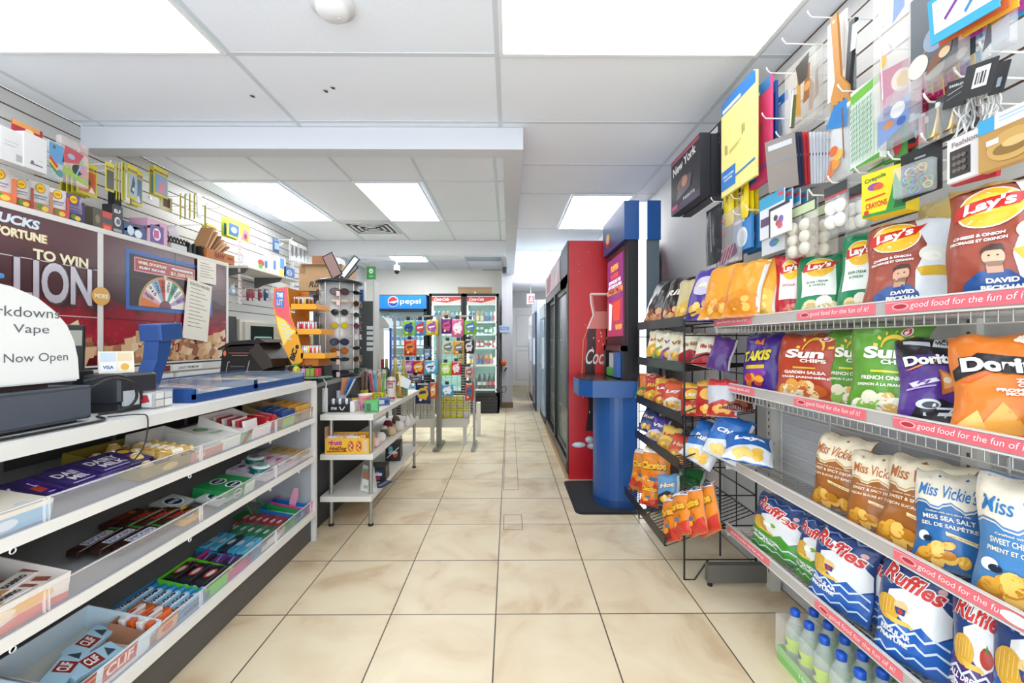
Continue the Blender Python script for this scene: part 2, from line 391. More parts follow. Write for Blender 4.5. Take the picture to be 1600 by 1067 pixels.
def guard(y0, y1, z, h=0.062):
    t = MB()
    z += 0.0006
    t.box(GX-0.012, GX-0.0095, y0, y1, z, z+h, mat('#e9e6ea', 0.12, alpha=0.16)); t.box(GX-0.0135, GX-0.008, y0, y1, z+h-0.003, z+h, mat('#f4f4f4', 0.1, alpha=0.55))
    for y in (y0, y1): t.box(GX-0.0135, GX-0.008, y-0.002, y+0.002, z, z+h, mat('#f4f4f4', 0.1, alpha=0.5))
    return t
_names = {0.735: 'upper', 0.505: 'middle', 0.182: 'bottom'}
for z in (0.735, 0.505, 0.182):
    segs = [(0.55, 1.08), (1.09, 1.62), (1.63, 2.14), (2.15, 2.52)]
    for k, (a, b_) in enumerate(segs):
        guard(a, b_, z).obj('shelf_guard', label='clear plastic guard on the %s candy shelf, %s' % (_names[z], ('under the cash register', 'second from the register', 'third from the register', 'beside the end panel')[k]), cat='shelf guard', group='clear guards along the candy shelves')

# ---- three tier shelf at the counter end
t = thing('display_shelf', 'white three tier shelf on metal legs at the end of the counter', 'shelf', (-1.03, 3.4, 0))
for z in (0.724, 0.472, 0.205):
    x1 = 0.165 if z > 0.3 else 0.155
    MB().box(-0.17, x1, -0.69, 0.70, z-0.034, z, mat('#dedbd4', 0.5, mott=0.05, mscale=12)).obj('shelf', t)
for x in (-0.12, 0.135):
    for y in (-0.64, 0.62):
        MB().cyl((x, y, 0), (x, y, 0.695), 0.013, mat('#a5a39e', 0.35, 0.7)).cyl((x, y, 0), (x, y, 0.015), 0.017, blackm).obj('leg', t)
# ---- dark cabinet behind it
t = thing('corner_cabinet', 'dark corner cabinet with pale top carrying the lighter rack', 'cabinet', (-1.6, 3.2, 0))
MB().box(-0.35, 0.38, -0.50, 0.6, 0, 0.90, mat('#3f4143', 0.6)).obj('body', t); MB().box(-0.36, 0.39, -0.51, 0.61, 0.90, 0.93, mat('#8e9190', 0.4)).obj('top', t)

# ---- cigarette cabinet with the poster doors
def poster_mat():
    m = bpy.data.materials.new('poster_print'); m.use_nodes = True; nt = m.node_tree; b = nt.nodes['Principled BSDF']; N = nt.nodes.new; Lk = nt.links.new
    tc = N('ShaderNodeTexCoord'); sp = N('ShaderNodeSeparateXYZ'); Lk(tc.outputs['Object'], sp.inputs[0])
    n = N('ShaderNodeTexNoise'); n.inputs['Scale'].default_value = 9; Lk(tc.outputs['Object'], n.inputs['Vector'])
    mr = N('ShaderNodeMapRange'); Lk(sp.outputs[2], mr.inputs[0]); mr.inputs[1].default_value = 1.05; mr.inputs[2].default_value = 1.8
    ad = N('ShaderNodeMath'); ad.operation = 'MULTIPLY_ADD'; Lk(n.outputs['Fac'], ad.inputs[0]); ad.inputs[1].default_value = 0.35; Lk(mr.outputs[0], ad.inputs[2])
    r = N('ShaderNodeValToRGB'); Lk(ad.outputs[0], r.inputs[0]); e = r.color_ramp.elements
    e[0].position = 0.25; e[0].color = lin('#5c1016'); e[1].position = 1.0; e[1].color = lin('#511f24')
    for p, c in ((0.42, '#a31a2c'), (0.56, '#8c1526'), (0.68, '#3a1a1c')): q = e.new(p); q.color = lin(c)
    v = N('ShaderNodeTexVoronoi'); v.inputs['Scale'].default_value = 38; Lk(tc.outputs['Object'], v.inputs['Vector'])
    lt = N('ShaderNodeMath'); lt.operation = 'LESS_THAN'; Lk(v.outputs['Distance'], lt.inputs[0]); lt.inputs[1].default_value = 0.2
    lo = N('ShaderNodeMapRange'); Lk(ad.outputs[0], lo.inputs[0]); lo.inputs[1].default_value = 0.62; lo.inputs[2].default_value = 0.42
    mu = N('ShaderNodeMath'); mu.operation = 'MULTIPLY'; Lk(lt.outputs[0], mu.inputs[0]); Lk(lo.outputs[0], mu.inputs[1])
    m2 = N('ShaderNodeMath'); m2.operation = 'MULTIPLY'; Lk(mu.outputs[0], m2.inputs[0]); m2.inputs[1].default_value = 0.5
    mx = N('ShaderNodeMix'); mx.data_type = 'RGBA'; Lk(m2.outputs[0], mx.inputs['Factor']); Lk(r.outputs[0], mx.inputs['A']); mx.inputs['B'].default_value = lin('#e8505c')
    Lk(mx.outputs['Result'], b.inputs['Base Color']); b.inputs['Roughness'].default_value = 0.25
    return m
PX = -2.30
t = thing('cigarette_cabinet', 'tall white cabinet whose doors carry dark red lottery posters', 'cabinet', (0, 0, 0))
wc = mat('#dcd9d2', 0.5)
c = MB(); c.box(XL+0.01, PX-0.02, 0.5, 3.50, 0, 1.825, wc); c.box(PX-0.02, PX, 0.5, 3.50, 0.985, 1.055, wc); c.box(PX-0.02, PX+0.004, 0.5, 3.5, 1.80, 1.828, wc)
c.box(PX-0.02, PX+0.003, 3.475, 3.50, 0.0, 1.80, wc).box(PX-0.02, PX+0.003, 2.395, 2.425, 1.0, 1.80, wc); c.box(PX-0.02, PX+0.001, 0.5, 3.5, 1.035, 1.045, blackm)
c.obj('carcass', t)
pf = plane((PX, 0, 0), (0, 1, 0), (0, 0, 1), 0.0007)
pm = poster_mat(); chrome_p = mat('#c9c6cf', 0.25, 0.5); gold = mat('#e2c27a', 0.4); cream = mat('#efe6c2', 0.5)
def crates(d, y0, y1, n, seed):
    rr = random.Random(seed); cols = [mat(h, 0.5) for h in ('#c89a68', '#e2c6a0', '#a56b40', '#8d5030', '#d9b184')]
    for k in range(n):
        a = rr.uniform(y0+0.03, y1-0.05); z = 1.07+abs(rr.gauss(0, 0.085)); s_ = rr.uniform(0.035, 0.075); r_ = rr.uniform(-0.6, 0.6)
        def Q(px_, pz_, a=a, z=z, r_=r_): return (min(max(a+px_*math.cos(r_)-pz_*math.sin(r_), y0), y1), max(z+px_*math.sin(r_)+pz_*math.cos(r_), 1.056))
        L = 1+k*0.03
        d.poly(pf, [Q(-s_, -s_*.5), Q(s_*.2, -s_*.5), Q(s_*.2, s_*.5), Q(-s_, s_*.5)], cols[k % 5], L)
        d.poly(pf, [Q(s_*.2, -s_*.5), Q(s_, -s_*.1), Q(s_, s_*.75), Q(s_*.2, s_*.5)], cols[(k+2) % 5], L)
# poster one
d = MB(); d.box(PX-0.018, PX, 0.52, 2.393, 1.057, 1.80, pm)
d.text(pf, 'LUCKY BUCKS', 1.88, 1.755, 0.44, 0.045, mat('#d9dde6', 0.3), 3, bold=0.05, shear=0.15, outline=mat('#2d3440'))
d.text(pf, 'WHEEL OF FORTUNE', 1.90, 1.695, 0.46, 0.042, cream, 3, bold=0.05, outline=mat('#a06a20'))
d.text(pf, 'TO WIN', 2.205, 1.615, 0.27, 0.052, cream, 3, bold=0.04)
d.text(pf, 'MILLION', 2.05, 1.485, 0.62, 0.205, chrome_p, 3, bold=0.03, outline=mat('#3c1a24'), ob=0.045)
crates(d, 1.6, 2.39, 60, 3)
for z in (1.323, 1.587): d.box(PX, PX+0.0015, 0.52, 2.393, z-0.002, z+0.002, mat('#cfc6c6', 0.3))
d.obj('poster_door', t)
d = MB(); d.box(PX-0.018, PX, 2.427, 3.473, 1.057, 1.80, pm)
blue = mat('#1f5fae', 0.35)
d.rect(pf, 2.57, 3.31, 1.385, 1.75, blue, 1); d.rect(pf, 2.593, 3.287, 1.408, 1.727, mat('#30201f', 0.4), 1.6)
d.rect(pf, 2.625, 3.13, 1.625, 1.712, mat('#e9a9a4', 0.4), 2.0); d.rect(pf, 2.632, 3.122, 1.631, 1.706, mat('#a32531', 0.3), 2.6)
d.text(pf, 'WHEEL OF FORTUNE', 2.76, 1.683, 0.22, 0.02, cream, 4, bold=0.05); d.text(pf, 'RUBY RICHES', 2.76, 1.652, 0.2, 0.016, mat(WHITE), 4, bold=0.04)
d.text(pf, '$1,500,000', 3.01, 1.652, 0.21, 0.028, cream, 4, bold=0.02); d.text(pf, 'PROGRESSIVE', 3.01, 1.685, 0.19, 0.016, mat(WHITE), 4, bold=0.05)
wc_ = ['#e9e3d6', '#b79bc7', '#f0efe8', '#5ea387', '#f1efe9', '#c5563f', '#8fb7d9', '#efe7dd', '#dba7b4', '#e07b3a']
def arc(r, a, cx=2.86, cz=1.412): return (cx+r*math.cos(a), cz+r*math.sin(a))
d.poly(pf, [arc(0.205, math.pi*i/24) for i in range(25)], mat('#b9975b', 0.4), 3.2)
for k in range(10):
    a0, a1 = math.pi*k/10, math.pi*(k+1)/10
    d.poly(pf, [arc(0.05, a0), arc(0.19, a0), arc(0.19, (a0+a1)/2), arc(0.19, a1), arc(0.05, a1)], mat(wc_[k]), 3.9)
    am = (a0+a1)/2; p = arc(0.145, am)
    if k in (1, 2, 3, 4, 5, 6, 7, 8): d.text(pf, ('$100', '$250', '$20', '$500', '$40', '$700', '$15', '$600')[k-1], p[0], p[1], 0.075, 0.026, mat('#3a3236'), 4.6, rot=am-math.pi, bold=0.03)
d.poly(pf, [arc(0.05, math.pi*i/12) for i in range(13)], mat('#7b4a56', 0.4), 4)
d.poly(pf, [(2.845, 1.625), (2.875, 1.625), (2.86, 1.59)], mat('#d8c9c0'), 4.4)
crates(d, 2.43, 3.47, 90, 5)
d.text(pf, 'PlaySmart', 3.40, 1.135, 0.14, 0.028, mat(WHITE), 4.8, bold=0.02)
for z in (1.323, 1.587): d.box(PX, PX+0.0015, 2.427, 3.473, z-0.002, z+0.002, mat('#4a1a20', 0.3))
d.box(PX, PX+0.0015, 2.948, 2.952, 1.057, 1.80, mat('#6a3a3a', 0.3)); d.obj('poster_door', t)
bd = MB(); bf = plane((PX+0.006, 0, 0), (0, 1, 0), (0, 0, 1)); bd.ell(bf, 2.41, 1.445, 0.052, 0.052, mat('#d9a350', 0.35), 1, n=28)
bd.text(bf, 'MORE', 2.41, 1.445, 0.08, 0.026, cream, 2, bold=0.05); bd.cyl((PX+0.001, 2.41, 1.445), (PX+0.0062, 2.41, 1.445), 0.051, mat('#c08a3a'), 28); bd.obj('badge', t)
dr = MB()
for y0, y1 in ((1.0, 1.72), (1.74, 2.4), (2.43, 2.93), (2.96, 3.46)): dr = MB(); dr.box(PX-0.02, PX, y0, y1, 0.80, 0.975, mat('#e4e2dd', 0.5)).box(PX, PX+0.004, y0+0.02, y1-0.02, 0.82, 0.955, mat('#d3d1cb', 0.5)); dr.obj('drawer', t)
for y0, y1, z0, z1, c_, tx in ((2.66, 2.90, 0.99, 1.028, '#7a1420', '19+'), (2.93, 3.2, 0.99, 1.025, '#f0efe9', 'LIGHT PREMIUM'), (1.85, 2.05, 0.99, 1.025, '#f0efe9', 'NO MINORS')):
    q = MB(); q.box(PX, PX+0.004, y0, y1, z0, z1, mat(c_, 0.4)); g = plane((PX+0.004, 0, 0), (0, 1, 0), (0, 0, 1)); q.text(g, tx, (y0+y1)/2, (z0+z1)/2, (y1-y0)*0.7, (z1-z0)*0.5, mat('#cc3040' if c_[1] == '7' else '#55585c'), 1); q.obj('door_label', t)
def notice(y0, y1, z0, z1, tilt, lines, label, head=None):
    q = MB(); w_, h_ = y1-y0, z1-z0; q.box(-0.001, 0.0, -w_/2, w_/2, -h_/2, h_/2, mat('#ebe3d4', 0.6)); g = plane((0, 0, 0), (0, 1, 0), (0, 0, 1), 0.0004)
    for k in range(lines): q.rect(g, -w_*0.36, w_*(0.1+0.26*((k*7) % 3)/2), h_*(0.36-0.7*k/lines)-0.003, h_*(0.36-0.7*k/lines)+0.001, mat('#6d6a68'), 1)
    if head: q.text(g, head, 0, h_*0.43, w_*0.8, h_*0.05, mat('#333338'), 1)
    return q.obj('taped_notice', label=label, cat='paper notice', mw=T(PX+0.012, (y0+y1)/2, (z0+z1)/2, 0, tilt))
notice(3.14, 3.34, 1.63, 1.80, 0, 6, 'small white notice taped to the upper corner of the wheel poster')
notice(3.02, 3.27, 1.20, 1.63, -0.12, 11, 'tall cream printed notice taped over the wheel poster, slightly tilted', 'SCRATCH WINNERS')

# ---- right gondola with chip shelves
RAILS = [(1.0, 1.262), (1.03, 0.962), (1.055, 0.60), (1.06, 0.278)]     # front x, shelf z
t = thing('chips_gondola', 'white slotted wall shelving with wire shelves full of chip bags', 'shelving', (1.25, 1.3, 0))
L = lambda x, y, z: (x-1.25, y-1.3, z)
up = mat('#c9c6bc', 0.45)
for y in (2.04, 1.15, 0.25):
    u = MB().box(0.0, 0.045, y-1.3-0.02, y-1.3+0.02, 0.0, 1.29, up)
    for k in range(36): u.box(-0.001, 0.0, y-1.3-0.004, y-1.3+0.004, 0.08+k*0.033, 0.095+k*0.033, mat('#55534f', 0.6))
    u.obj('upright', t)
bp_ = MB()
bp_.box(0.042, 0.048, -1.1, 0.74, 0.05, 1.30, mat('#b9bbbf', 0.6))
bw = mat('#dededb', 0.4)
for k in range(27): bp_.box(0.034, 0.038, -1.1, 0.74, 0.1+k*0.044, 0.103+k*0.044, bw)
for k in range(6): bp_.box(0.034, 0.04, 0.70-k*0.305, 0.704-k*0.305, 0.08, 1.3, bw)
bp_.obj('back_grid', t)
MB().box(0.02, 0.04, -1.1, 0.76, 1.19, 1.255, mat('#c4c3c0', 0.35, 0.4)).obj('beam', t)
MB().box(-0.285, 0.03, 0.755, 0.79, 0.02, 0.105, mat('#6c6a63', 0.5, 0.3)).cyl((-0.27, 0.77, 0), (-0.27, 0.77, 0.03), 0.012, blackm).obj('foot', t)
pink = mat('#e8707c', 0.3); rail_c = mat('#c9c4c0', 0.2, alpha=0.75); chips_txt = mat('#f7eef0', 0.4)
strips = [[(1119, 1178, 0), (1250, 1372, 1), (1390, 1640, 1)], [(1130, 1182, 0), (1245, 1358, 1), (1402, 1640, 1)], [(1403, 1640, 1)], [(1140, 1205, 0), (1278, 1415, 1)]]
for i, (fx, z) in enumerate(RAILS):
    y0 = 0.45; y1 = 2.06 if i else 2.05
    s_ = MB(); wm = mat('#b4b1ab', 0.3, 0.6)
    n = int((1.22-fx)/0.05)
    for k in range(n+1):
        x = fx+0.012+k*(1.24-fx-0.02)/n; s_.cyl(L(x, y0, z-0.006), L(x, y1, z-0.006), 0.0028, wm, 5)
    yy = y0
    while yy < y1: s_.cyl(L(fx+0.004, yy, z-0.01), L(1.25, yy, z-0.01), 0.0016, wm, 4, cap=False); (s_.cyl(L(fx+0.003, yy, z-0.034), L(fx+0.003, yy, z-0.008), 0.0016, wm, 4, cap=False) if i < 2 else None); yy += 0.026
    if i < 2: s_.cyl(L(fx+0.003, y0, z-0.034), L(fx+0.003, y1, z-0.034), 0.0022, wm, 5)
    s_.box(fx-1.25, 1.25-1.25, y1-1.3, y1-1.3+0.006, z-0.03, z+0.008, mat('#d6d3cb', 0.4))
    so = s_.obj('wire_shelf', t)
    r = MB(); r.box(fx-0.008-1.25, fx-0.001-1.25, y0-1.3, y1-1.3, z-0.004, z+0.034, rail_c).box(fx-0.010-1.25, fx-1.25, y0-1.3, y1-1.3, z+0.032, z+0.036, mat('#d9d6d2', 0.3)).box(fx-0.010-1.25, fx-1.25, y0-1.3, y1-1.3, z-0.006, z-0.002, mat('#d9d6d2', 0.3))
    ro = r.obj('price_rail', so)
    for (pa, pb, full) in strips[i]:
        ya = at(pa, 500, X=fx).y; yb = max(at(pb, 500, X=fx).y, 0.5)
        q = MB(); q.box(-0.0025, 0, yb-ya, 0, 0, 0.029, pink); W = ya-yb
        g = plane((-0.0026, 0, 0), (0, -1, 0), (0, 0, 1), 0.0005)
        q.poly(g, [(W*0.0, 0.024), (W*0.35, 0.0275), (W*0.0, 0.0275)], mat('#f3a6ae'), 1)
        if full:
            q.ell(g, W*0.13, 0.0145, min(0.024, W*0.07), 0.009, mat('#f3b9bd'), 1); q.ell(g, W*0.13, 0.0145, min(0.019, W*0.055), 0.006, mat('#b8303c'), 2)
            q.text(g, 'good food for the fun of it!', W*0.58, 0.0145, W*0.74, 0.019, chips_txt, 2.6, bold=0.0, shear=0.2)
        else: q.text(g, 'good food for the fun of it!', W*0.5, 0.0145, W*0.8, 0.015, chips_txt, 2, bold=0.02, shear=0.2)
        if i == 2: q.ell(g, W*0.86, 0.016, 0.028, 0.012, mat(WHITE), 3); q.text(g, '$', W*0.84, 0.018, 0.006, 0.011, mat('#333'), 4) if False else None
        q.obj('price_strip', label='pink slogan strip in the %s chip shelf rail, %s' % (('top', 'second', 'third', 'lowest')[i], 'near the camera' if pb > 1500 else ('at its far end' if not full else 'around its middle')), cat='price strip', group='pink slogan strips on the chip shelves', mw=T(fx-0.0088, ya, z+0.0015))

# ---- black wire chip rack
def wrack():
    x0, x1, y0, y1 = 0.875, 1.235, 2.12, 2.86
    t = thing('wire_snack_rack', 'black wire snack rack with sloping shelves beside the blue kiosk', 'rack', (1.05, 2.5, 0))
    O = Vector((1.05, 2.5, 0)); P = lambda x, y, z: Vector((x, y, z))-O
    tops = 1.39; k = wire_black
    for (y, nm) in ((y0, 'side_frame'), (y1, 'side_frame')):
        m = MB()
        for x in (x0, (x0+x1)/2, x1): m.cyl(P(x, y, 0.0 if x != (x0+x1)/2 else 0.12), P(x, y, 1.30), 0.0048, k, 6)
        for z in (0.10, 0.27, 0.42, 0.56, 0.72, 0.90, 1.08, 1.22, 1.29): m.cyl(P(x0, y, z), P(x1, y, z), 0.0034, k, 5)
        m.tube([P(x0, y, 0.0), P(x0+0.05, y, 0.0), P(x0+0.12, y, 0.10)], 0.0045, k)
        m.obj(nm, t)
    m = MB()
    for z in (0.12, 0.42, 0.72, 1.02, 1.28): m.cyl(P(x1, y0, z), P(x1, y1, z), 0.004, k, 5)
    for j in range(1, 4): m.cyl(P(x1, y0+j*(y1-y0)/4, 0.12), P(x1, y0+j*(y1-y0)/4, 1.28), 0.003, k, 5)
    m.obj('back_frame', t)
    for (z, dz, xf) in ((1.27, 0.03, x0), (1.04, 0.03, x0), (0.785, 0.05, x0-0.01), (0.555, 0.06, x0-0.02), (0.17, 0.16, x0-0.09)):
        m = MB(); n = 22
        for j in range(n+1):
            y = y0+(y1-y0)*j/n; m.cyl(P(xf, y, z), P(x1-0.01, y, z+dz), 0.0024, k, 4, cap=False)
        for q in (0, 0.33, 0.66, 1): m.cyl(P(xf+(x1-xf-0.01)*q, y0, z+dz*q), P(xf+(x1-xf-0.01)*q, y1, z+dz*q), 0.0036, k, 5)
        m.box(xf-0.008-O.x, xf-0.004-O.x, y0-O.y, y1-O.y, z-0.004, z+0.048, mat('#100e0f', 0.35))
        m.tube([P(xf-0.006, y0, z), P(xf-0.006, y0, z+0.045), P(xf+0.1, y0, z+0.085), P(x1, y0, z+0.09)], 0.004, k)
        m.obj('wire_shelf', t)
wrack()

# ---- blue lottery / game kiosk
t = thing('blue_kiosk', 'blue and black self service kiosk standing on a black mat', 'kiosk', (0.85, 3.2, 0)); O = (0.85, 3.2)
kb = mat('#1d4f8f', 0.3); kdk = mat('#17171b', 0.35); bl = lambda m_, x0, x1, y0, y1, z0, z1, mm: m_.box(x0-O[0], x1-O[0], y0-O[1], y1-O[1], z0, z1, mm)
m = MB()
pts = [(0.90, 2.99)]+[(0.80-0.17*math.sin(math.radians(a)), 3.18-0.19*math.cos(math.radians(a))) for a in range(0, 91, 10)]+[(0.70, 3.55), (0.90, 3.55)]
m.prism([(p[0]-O[0], p[1]-O[1]) for p in pts], 0.05, 0.84, kb); m.prism([(p[0]-O[0]-0.004, p[1]-O[1]-0.004) for p in pts], 0.0, 0.06, mat('#183f75', 0.35))
bl(m, 0.90, 1.02, 2.99, 3.55, 0.0, 0.84, kb); bl(m, 0.898, 0.902, 2.985, 2.99, 0.1, 0.8, mat('#123056', 0.4))
m.obj('base_cabinet', t)
m = MB(); m.prism([(p[0]-O[0], p[1]-O[1]) for p in ((0.50, 3.06), (0.58, 2.95), (0.90, 2.93), (1.0, 2.93), (1.0, 3.6), (0.58, 3.6), (0.50, 3.3))], 0.80, 0.915, kb)
m.prism([(p[0]-O[0], p[1]-O[1]) for p in ((0.508, 3.065), (0.585, 2.958), (0.90, 2.938), (0.99, 2.938), (0.99, 3.59), (0.586, 3.59), (0.508, 3.3))], 0.915, 0.92, mat('#201c1d', 0.25)); m.obj('ledge', t)
m = MB(); bl(m, 0.83, 0.905, 2.97, 3.6, 0.92, 1.90, kdk); bl(m, 0.96, 1.05, 2.97, 3.6, 0.0, 1.90, mat('#55616a', 0.4)); bl(m, 0.905, 0.96, 3.0, 3.6, 0.0, 1.90, kdk)
bl(m, 0.80, 0.83, 2.98, 3.05, 0.92, 1.16, kdk); bl(m, 0.80, 0.83, 3.52, 3.59, 0.92, 1.16, kdk); bl(m, 0.80, 0.83, 2.98, 3.59, 1.12, 1.16, mat('#5a3036', 0.4)); m.obj('tower', t)
m = MB()
for x0, x1 in ((0.80, 0.905), (0.96, 1.055)): m.prism([(2.95-O[1], 1.90), (3.62-O[1], 1.90), (3.62-O[1], 2.17), (2.95-O[1], 2.17)], x0-O[0], x1-O[0], kb, axis='x')
bl(m, 0.905, 0.96, 3.0, 3.6, 1.90, 2.165, kb); m.obj('top_cap', t)
m = MB(); bl(m, 0.905, 0.96, 2.975, 3.0, 0.02, 2.165, mat('#f8fbff', 0.4, emit=2.6)); m.obj('light_strip', t)
m = MB(); bl(m, 0.822, 0.831, 3.02, 3.56, 1.18, 1.88, mat('#2b1a20', 0.3)); sc_ = MB(); bl(sc_, 0.818, 0.823, 3.06, 3.53, 1.23, 1.84, mat('#7a2f6e', 0.2, emit=0.55))
m.obj('screen_frame', t)
g = plane((0.818-O[0], 3.53-O[1], 1.23), (0, -1, 0), (0, 0, 1), 0.0008); e_ = lambda c_: mat(c_, 0.3, emit=0.7)
sc_.rect(g, 0, 0.47, 0.0, 0.28, e_('#8f2a4c'), 1); sc_.rect(g, 0, 0.47, 0.33, 0.37, e_('#e08a2c'), 1.5); sc_.text(g, 'POPPIN', 0.235, 0.53, 0.22, 0.05, e_('#f0a030'), 2, bold=0.06); sc_.text(g, 'FLAVOUR', 0.235, 0.47, 0.24, 0.04, e_('#d05030'), 2, bold=0.06)
sc_.text(g, 'DOWNLOAD THE', 0.235, 0.425, 0.36, 0.028, e_('#ffffff'), 2); sc_.text(g, 'APP TODAY & WIN', 0.235, 0.39, 0.4, 0.026, e_('#ffffff'), 2); sc_.text(g, 'FREE FILL', 0.235, 0.35, 0.4, 0.032, e_('#5a1540'), 2.4, bold=0.06)
sc_.poly(g, [(0.05, 0.05), (0.13, 0.05), (0.16, 0.25), (0.06, 0.27)], e_('#d9dcd0'), 2); sc_.poly(g, [(0.2, 0.12), (0.38, 0.12), (0.42, 0.27), (0.18, 0.26)], e_('#c8402c'), 2)
sc_.text(g, 'PLAY NOW', 0.36, 0.07, 0.18, 0.04, e_('#f0c030'), 2); sc_.obj('screen', t)
m = MB(); bl(m, 0.80, 0.82, 3.12, 3.40, 0.94, 1.10, mat('#c8ccd0', 0.3)); bl(m, 0.77, 0.80, 3.2, 3.36, 0.93, 0.99, mat('#4c9c4a', 0.5)); bl(m, 0.775, 0.80, 3.05, 3.16, 0.93, 1.11, mat('#2563a8', 0.4)); m.obj('leaflet_holder', t)
m = MB(); g = plane((0.80-O[0], 3.56-O[1], 1.93), (0, -1, 0), (0, 0, 1), 0.001); m.ell(g, 0.12, 0.07, 0.085, 0.055, mat('#c03030'), 1); m.ell(g, 0.12, 0.085, 0.06, 0.04, mat('#f0c23a'), 2); m.text(g, 'Play', 0.12, 0.06, 0.1, 0.04, mat(WHITE), 3); m.obj('badge', t)
t = thing('floor_mat', 'black rubber mat under the blue kiosk', 'mat', (0.66, 3.2, 0))
MB().rbox(-0.20, 0.30, -0.28, 0.42, 0.001, 0.006, mat('#17181a', 0.7), r=0.05).obj('backing', t); MB().rbox(-0.18, 0.28, -0.26, 0.40, 0.006, 0.009, mat('#2a2c2e', 0.9, bump=0.5, bscale=200), r=0.04).obj('pile', t)

# ---- red merchandising cooler
t = thing('red_drinks_cooler', 'long red drinks cooler with a painted bottle on its side', 'drinks cooler', (0.9, 4.8, 0)); O = (0.9, 4.8)
red = mat('#c01a22', 0.35, bump=0.12, bscale=90); bk = mat('#131315', 0.3)
m = MB(); bl(m, 0.58, 1.28, 3.68, 5.88, 0.0, 2.06, bk); bl(m, 0.515, 1.285, 3.668, 3.68, 0.0, 2.06, red); m.obj('cabinet', t)
m = MB(); bl(m, 0.505, 0.514, 3.67, 3.74, 0.04, 2.06, bk); bl(m, 0.505, 0.60, 4.70, 4.78, 0.1, 1.70, bk); bl(m, 0.505, 0.60, 5.80, 5.88, 0.04, 2.06, bk); bl(m, 0.505, 0.60, 3.69, 5.88, 0.04, 0.14, bk); bl(m, 0.505, 0.60, 3.68, 5.88, 1.70, 1.78, bk); bl(m, 0.505, 0.6, 3.74, 4.2, 1.7, 2.06, bk); m.obj('front_frame', t)
m = MB(); bl(m, 0.50, 0.60, 4.2, 5.80, 1.78, 2.04, mat('#b58f8f', 0.3)); g = plane((0.50-O[0], 5.7-O[1], 1.8), (0, -1, 0), (0, 0, 1), 0.001)
m.poly(g, [(1.10, 0.0), (1.32, 0.22), (1.38, 0.18), (1.20, 0.0)], mat('#e4d6d8'), 1); m.poly(g, [(0.1, 0), (0.5, 0), (0.62, 0.2), (0.1, 0.2)], mat('#a0585c'), 1); m.obj('sign_panel', t)
for (a, b_, xo) in ((3.78, 4.76, 0.0), (4.72, 5.76, 0.02)):
    m = MB(); bl(m, 0.535+xo, 0.545+xo, a, b_, 0.16, 1.69, mat('#a8b3ac', 0.05, alpha=0.35)); dd = m.obj('door', t)
    m = MB()
    for q in ((a, a+0.04, 0.15, 1.70), (b_-0.04, b_, 0.15, 1.70), (a, b_, 0.15, 0.2), (a, b_, 1.65, 1.70)): bl(m, 0.525+xo, 0.55+xo, q[0], q[1], q[2], q[3], mat('#26282a', 0.3, 0.4))
    m.obj('door_frame', dd); m = MB(); bl(m, 0.51+xo, 0.527+xo, a+0.01, a+0.035, 0.75, 1.15, bk); m.obj('handle', dd)
m = MB(); bl(m, 0.58, 0.585, 3.8, 5.8, 0.16, 1.70, mat('#cdc9b8', 0.5)); 
for z in (0.5, 0.85, 1.2): bl(m, 0.56, 0.585, 3.8, 5.8, z, z+0.01, steel)
m.obj('interior', t)
m = MB(); bl(m, 0.49, 0.515, 3.70, 5.88, 0.0, 0.045, mat('#a98a66', 0.5)); m.obj('plinth', t)
# bottle graphic on the red side
g = plane((0.515-O[0], 3.668-O[1], 0), (1, 0, 0), (0, 0, 1), 0.0012)
m = MB(); dkr = mat('#3a0d10', 0.3); brt = mat('#d43a34', 0.3); whi = mat('#e9e4e2', 0.3)
bc = 0.275; half = [(0.0, 0.42), (0.095, 0.42), (0.11, 0.5), (0.10, 0.62), (0.115, 0.78), (0.135, 0.9), (0.14, 1.0), (0.115, 1.15), (0.12, 1.25), (0.09, 1.38), (0.06, 1.48), (0.055, 1.55), (0.0, 1.55)]
m.poly(g, [(bc+x, z) for x, z in half]+[(bc-x, z) for x, z in reversed(half[:-1])][:-1], dkr, 1)
m.poly(g, [(bc-x*0.45+0.012, z) for x, z in half[1:-1]]+[(bc+x*0.28+0.012, z) for x, z in reversed(half[1:-1])], brt, 2)
rr = random.Random(4)
for k in range(46): z = rr.uniform(0.5, 1.4); x = bc+rr.uniform(-0.1, 0.1); m.ell(g, x, z, 0.004, 0.006+rr.random()*0.01, mat(rr.choice(['#e9b0a0', '#1d0506', '#f0e0dc', '#c3423a'])), 2.6, n=6)
m.poly(g, [(bc-0.09, 1.6), (bc+0.09, 1.6), (bc+0.085, 1.54), (bc+0.06, 1.42), (bc+0.1, 1.3), (bc-0.12, 1.3), (bc-0.065, 1.42), (bc-0.085, 1.54)], mat('#d77d74', 0.3), 3)
m.poly(g, [(bc-0.07, 1.585), (bc+0.07, 1.585), (bc+0.05, 1.45), (bc-0.05, 1.45)], mat('#a92a26', 0.3), 3.6)
for sx in (-1, 1): m.strip(g, [(bc+sx*0.09, 1.6), (bc+sx*0.085, 1.52), (bc+sx*0.065, 1.42), (bc+sx*0.115, 1.3)], 0.012, whi, 4.2)
m.strip(g, [(bc-0.09, 1.6), (bc+0.09, 1.6)], 0.014, whi, 4.2)
m.strip(g, [(bc-0.09, 1.36), (bc-0.15, 1.2), (bc-0.165, 0.9), (bc-0.15, 0.7)], 0.005, mat('#d8a050'), 2); m.strip(g, [(bc+0.1, 1.36), (bc+0.15, 1.2), (bc+0.15, 0.8)], 0.005, mat('#d8a050'), 2)
m.text(g, 'Coca-Cola', bc+0.07, 1.06, 0.40, 0.13, whi, 5, bold=0.01, shear=0.4)
m.poly(g, [(bc-0.13, 0.42), (bc-0.09, 0.75), (bc-0.05, 0.75), (bc-0.06, 0.42)], mat('#201012'), 1.4)
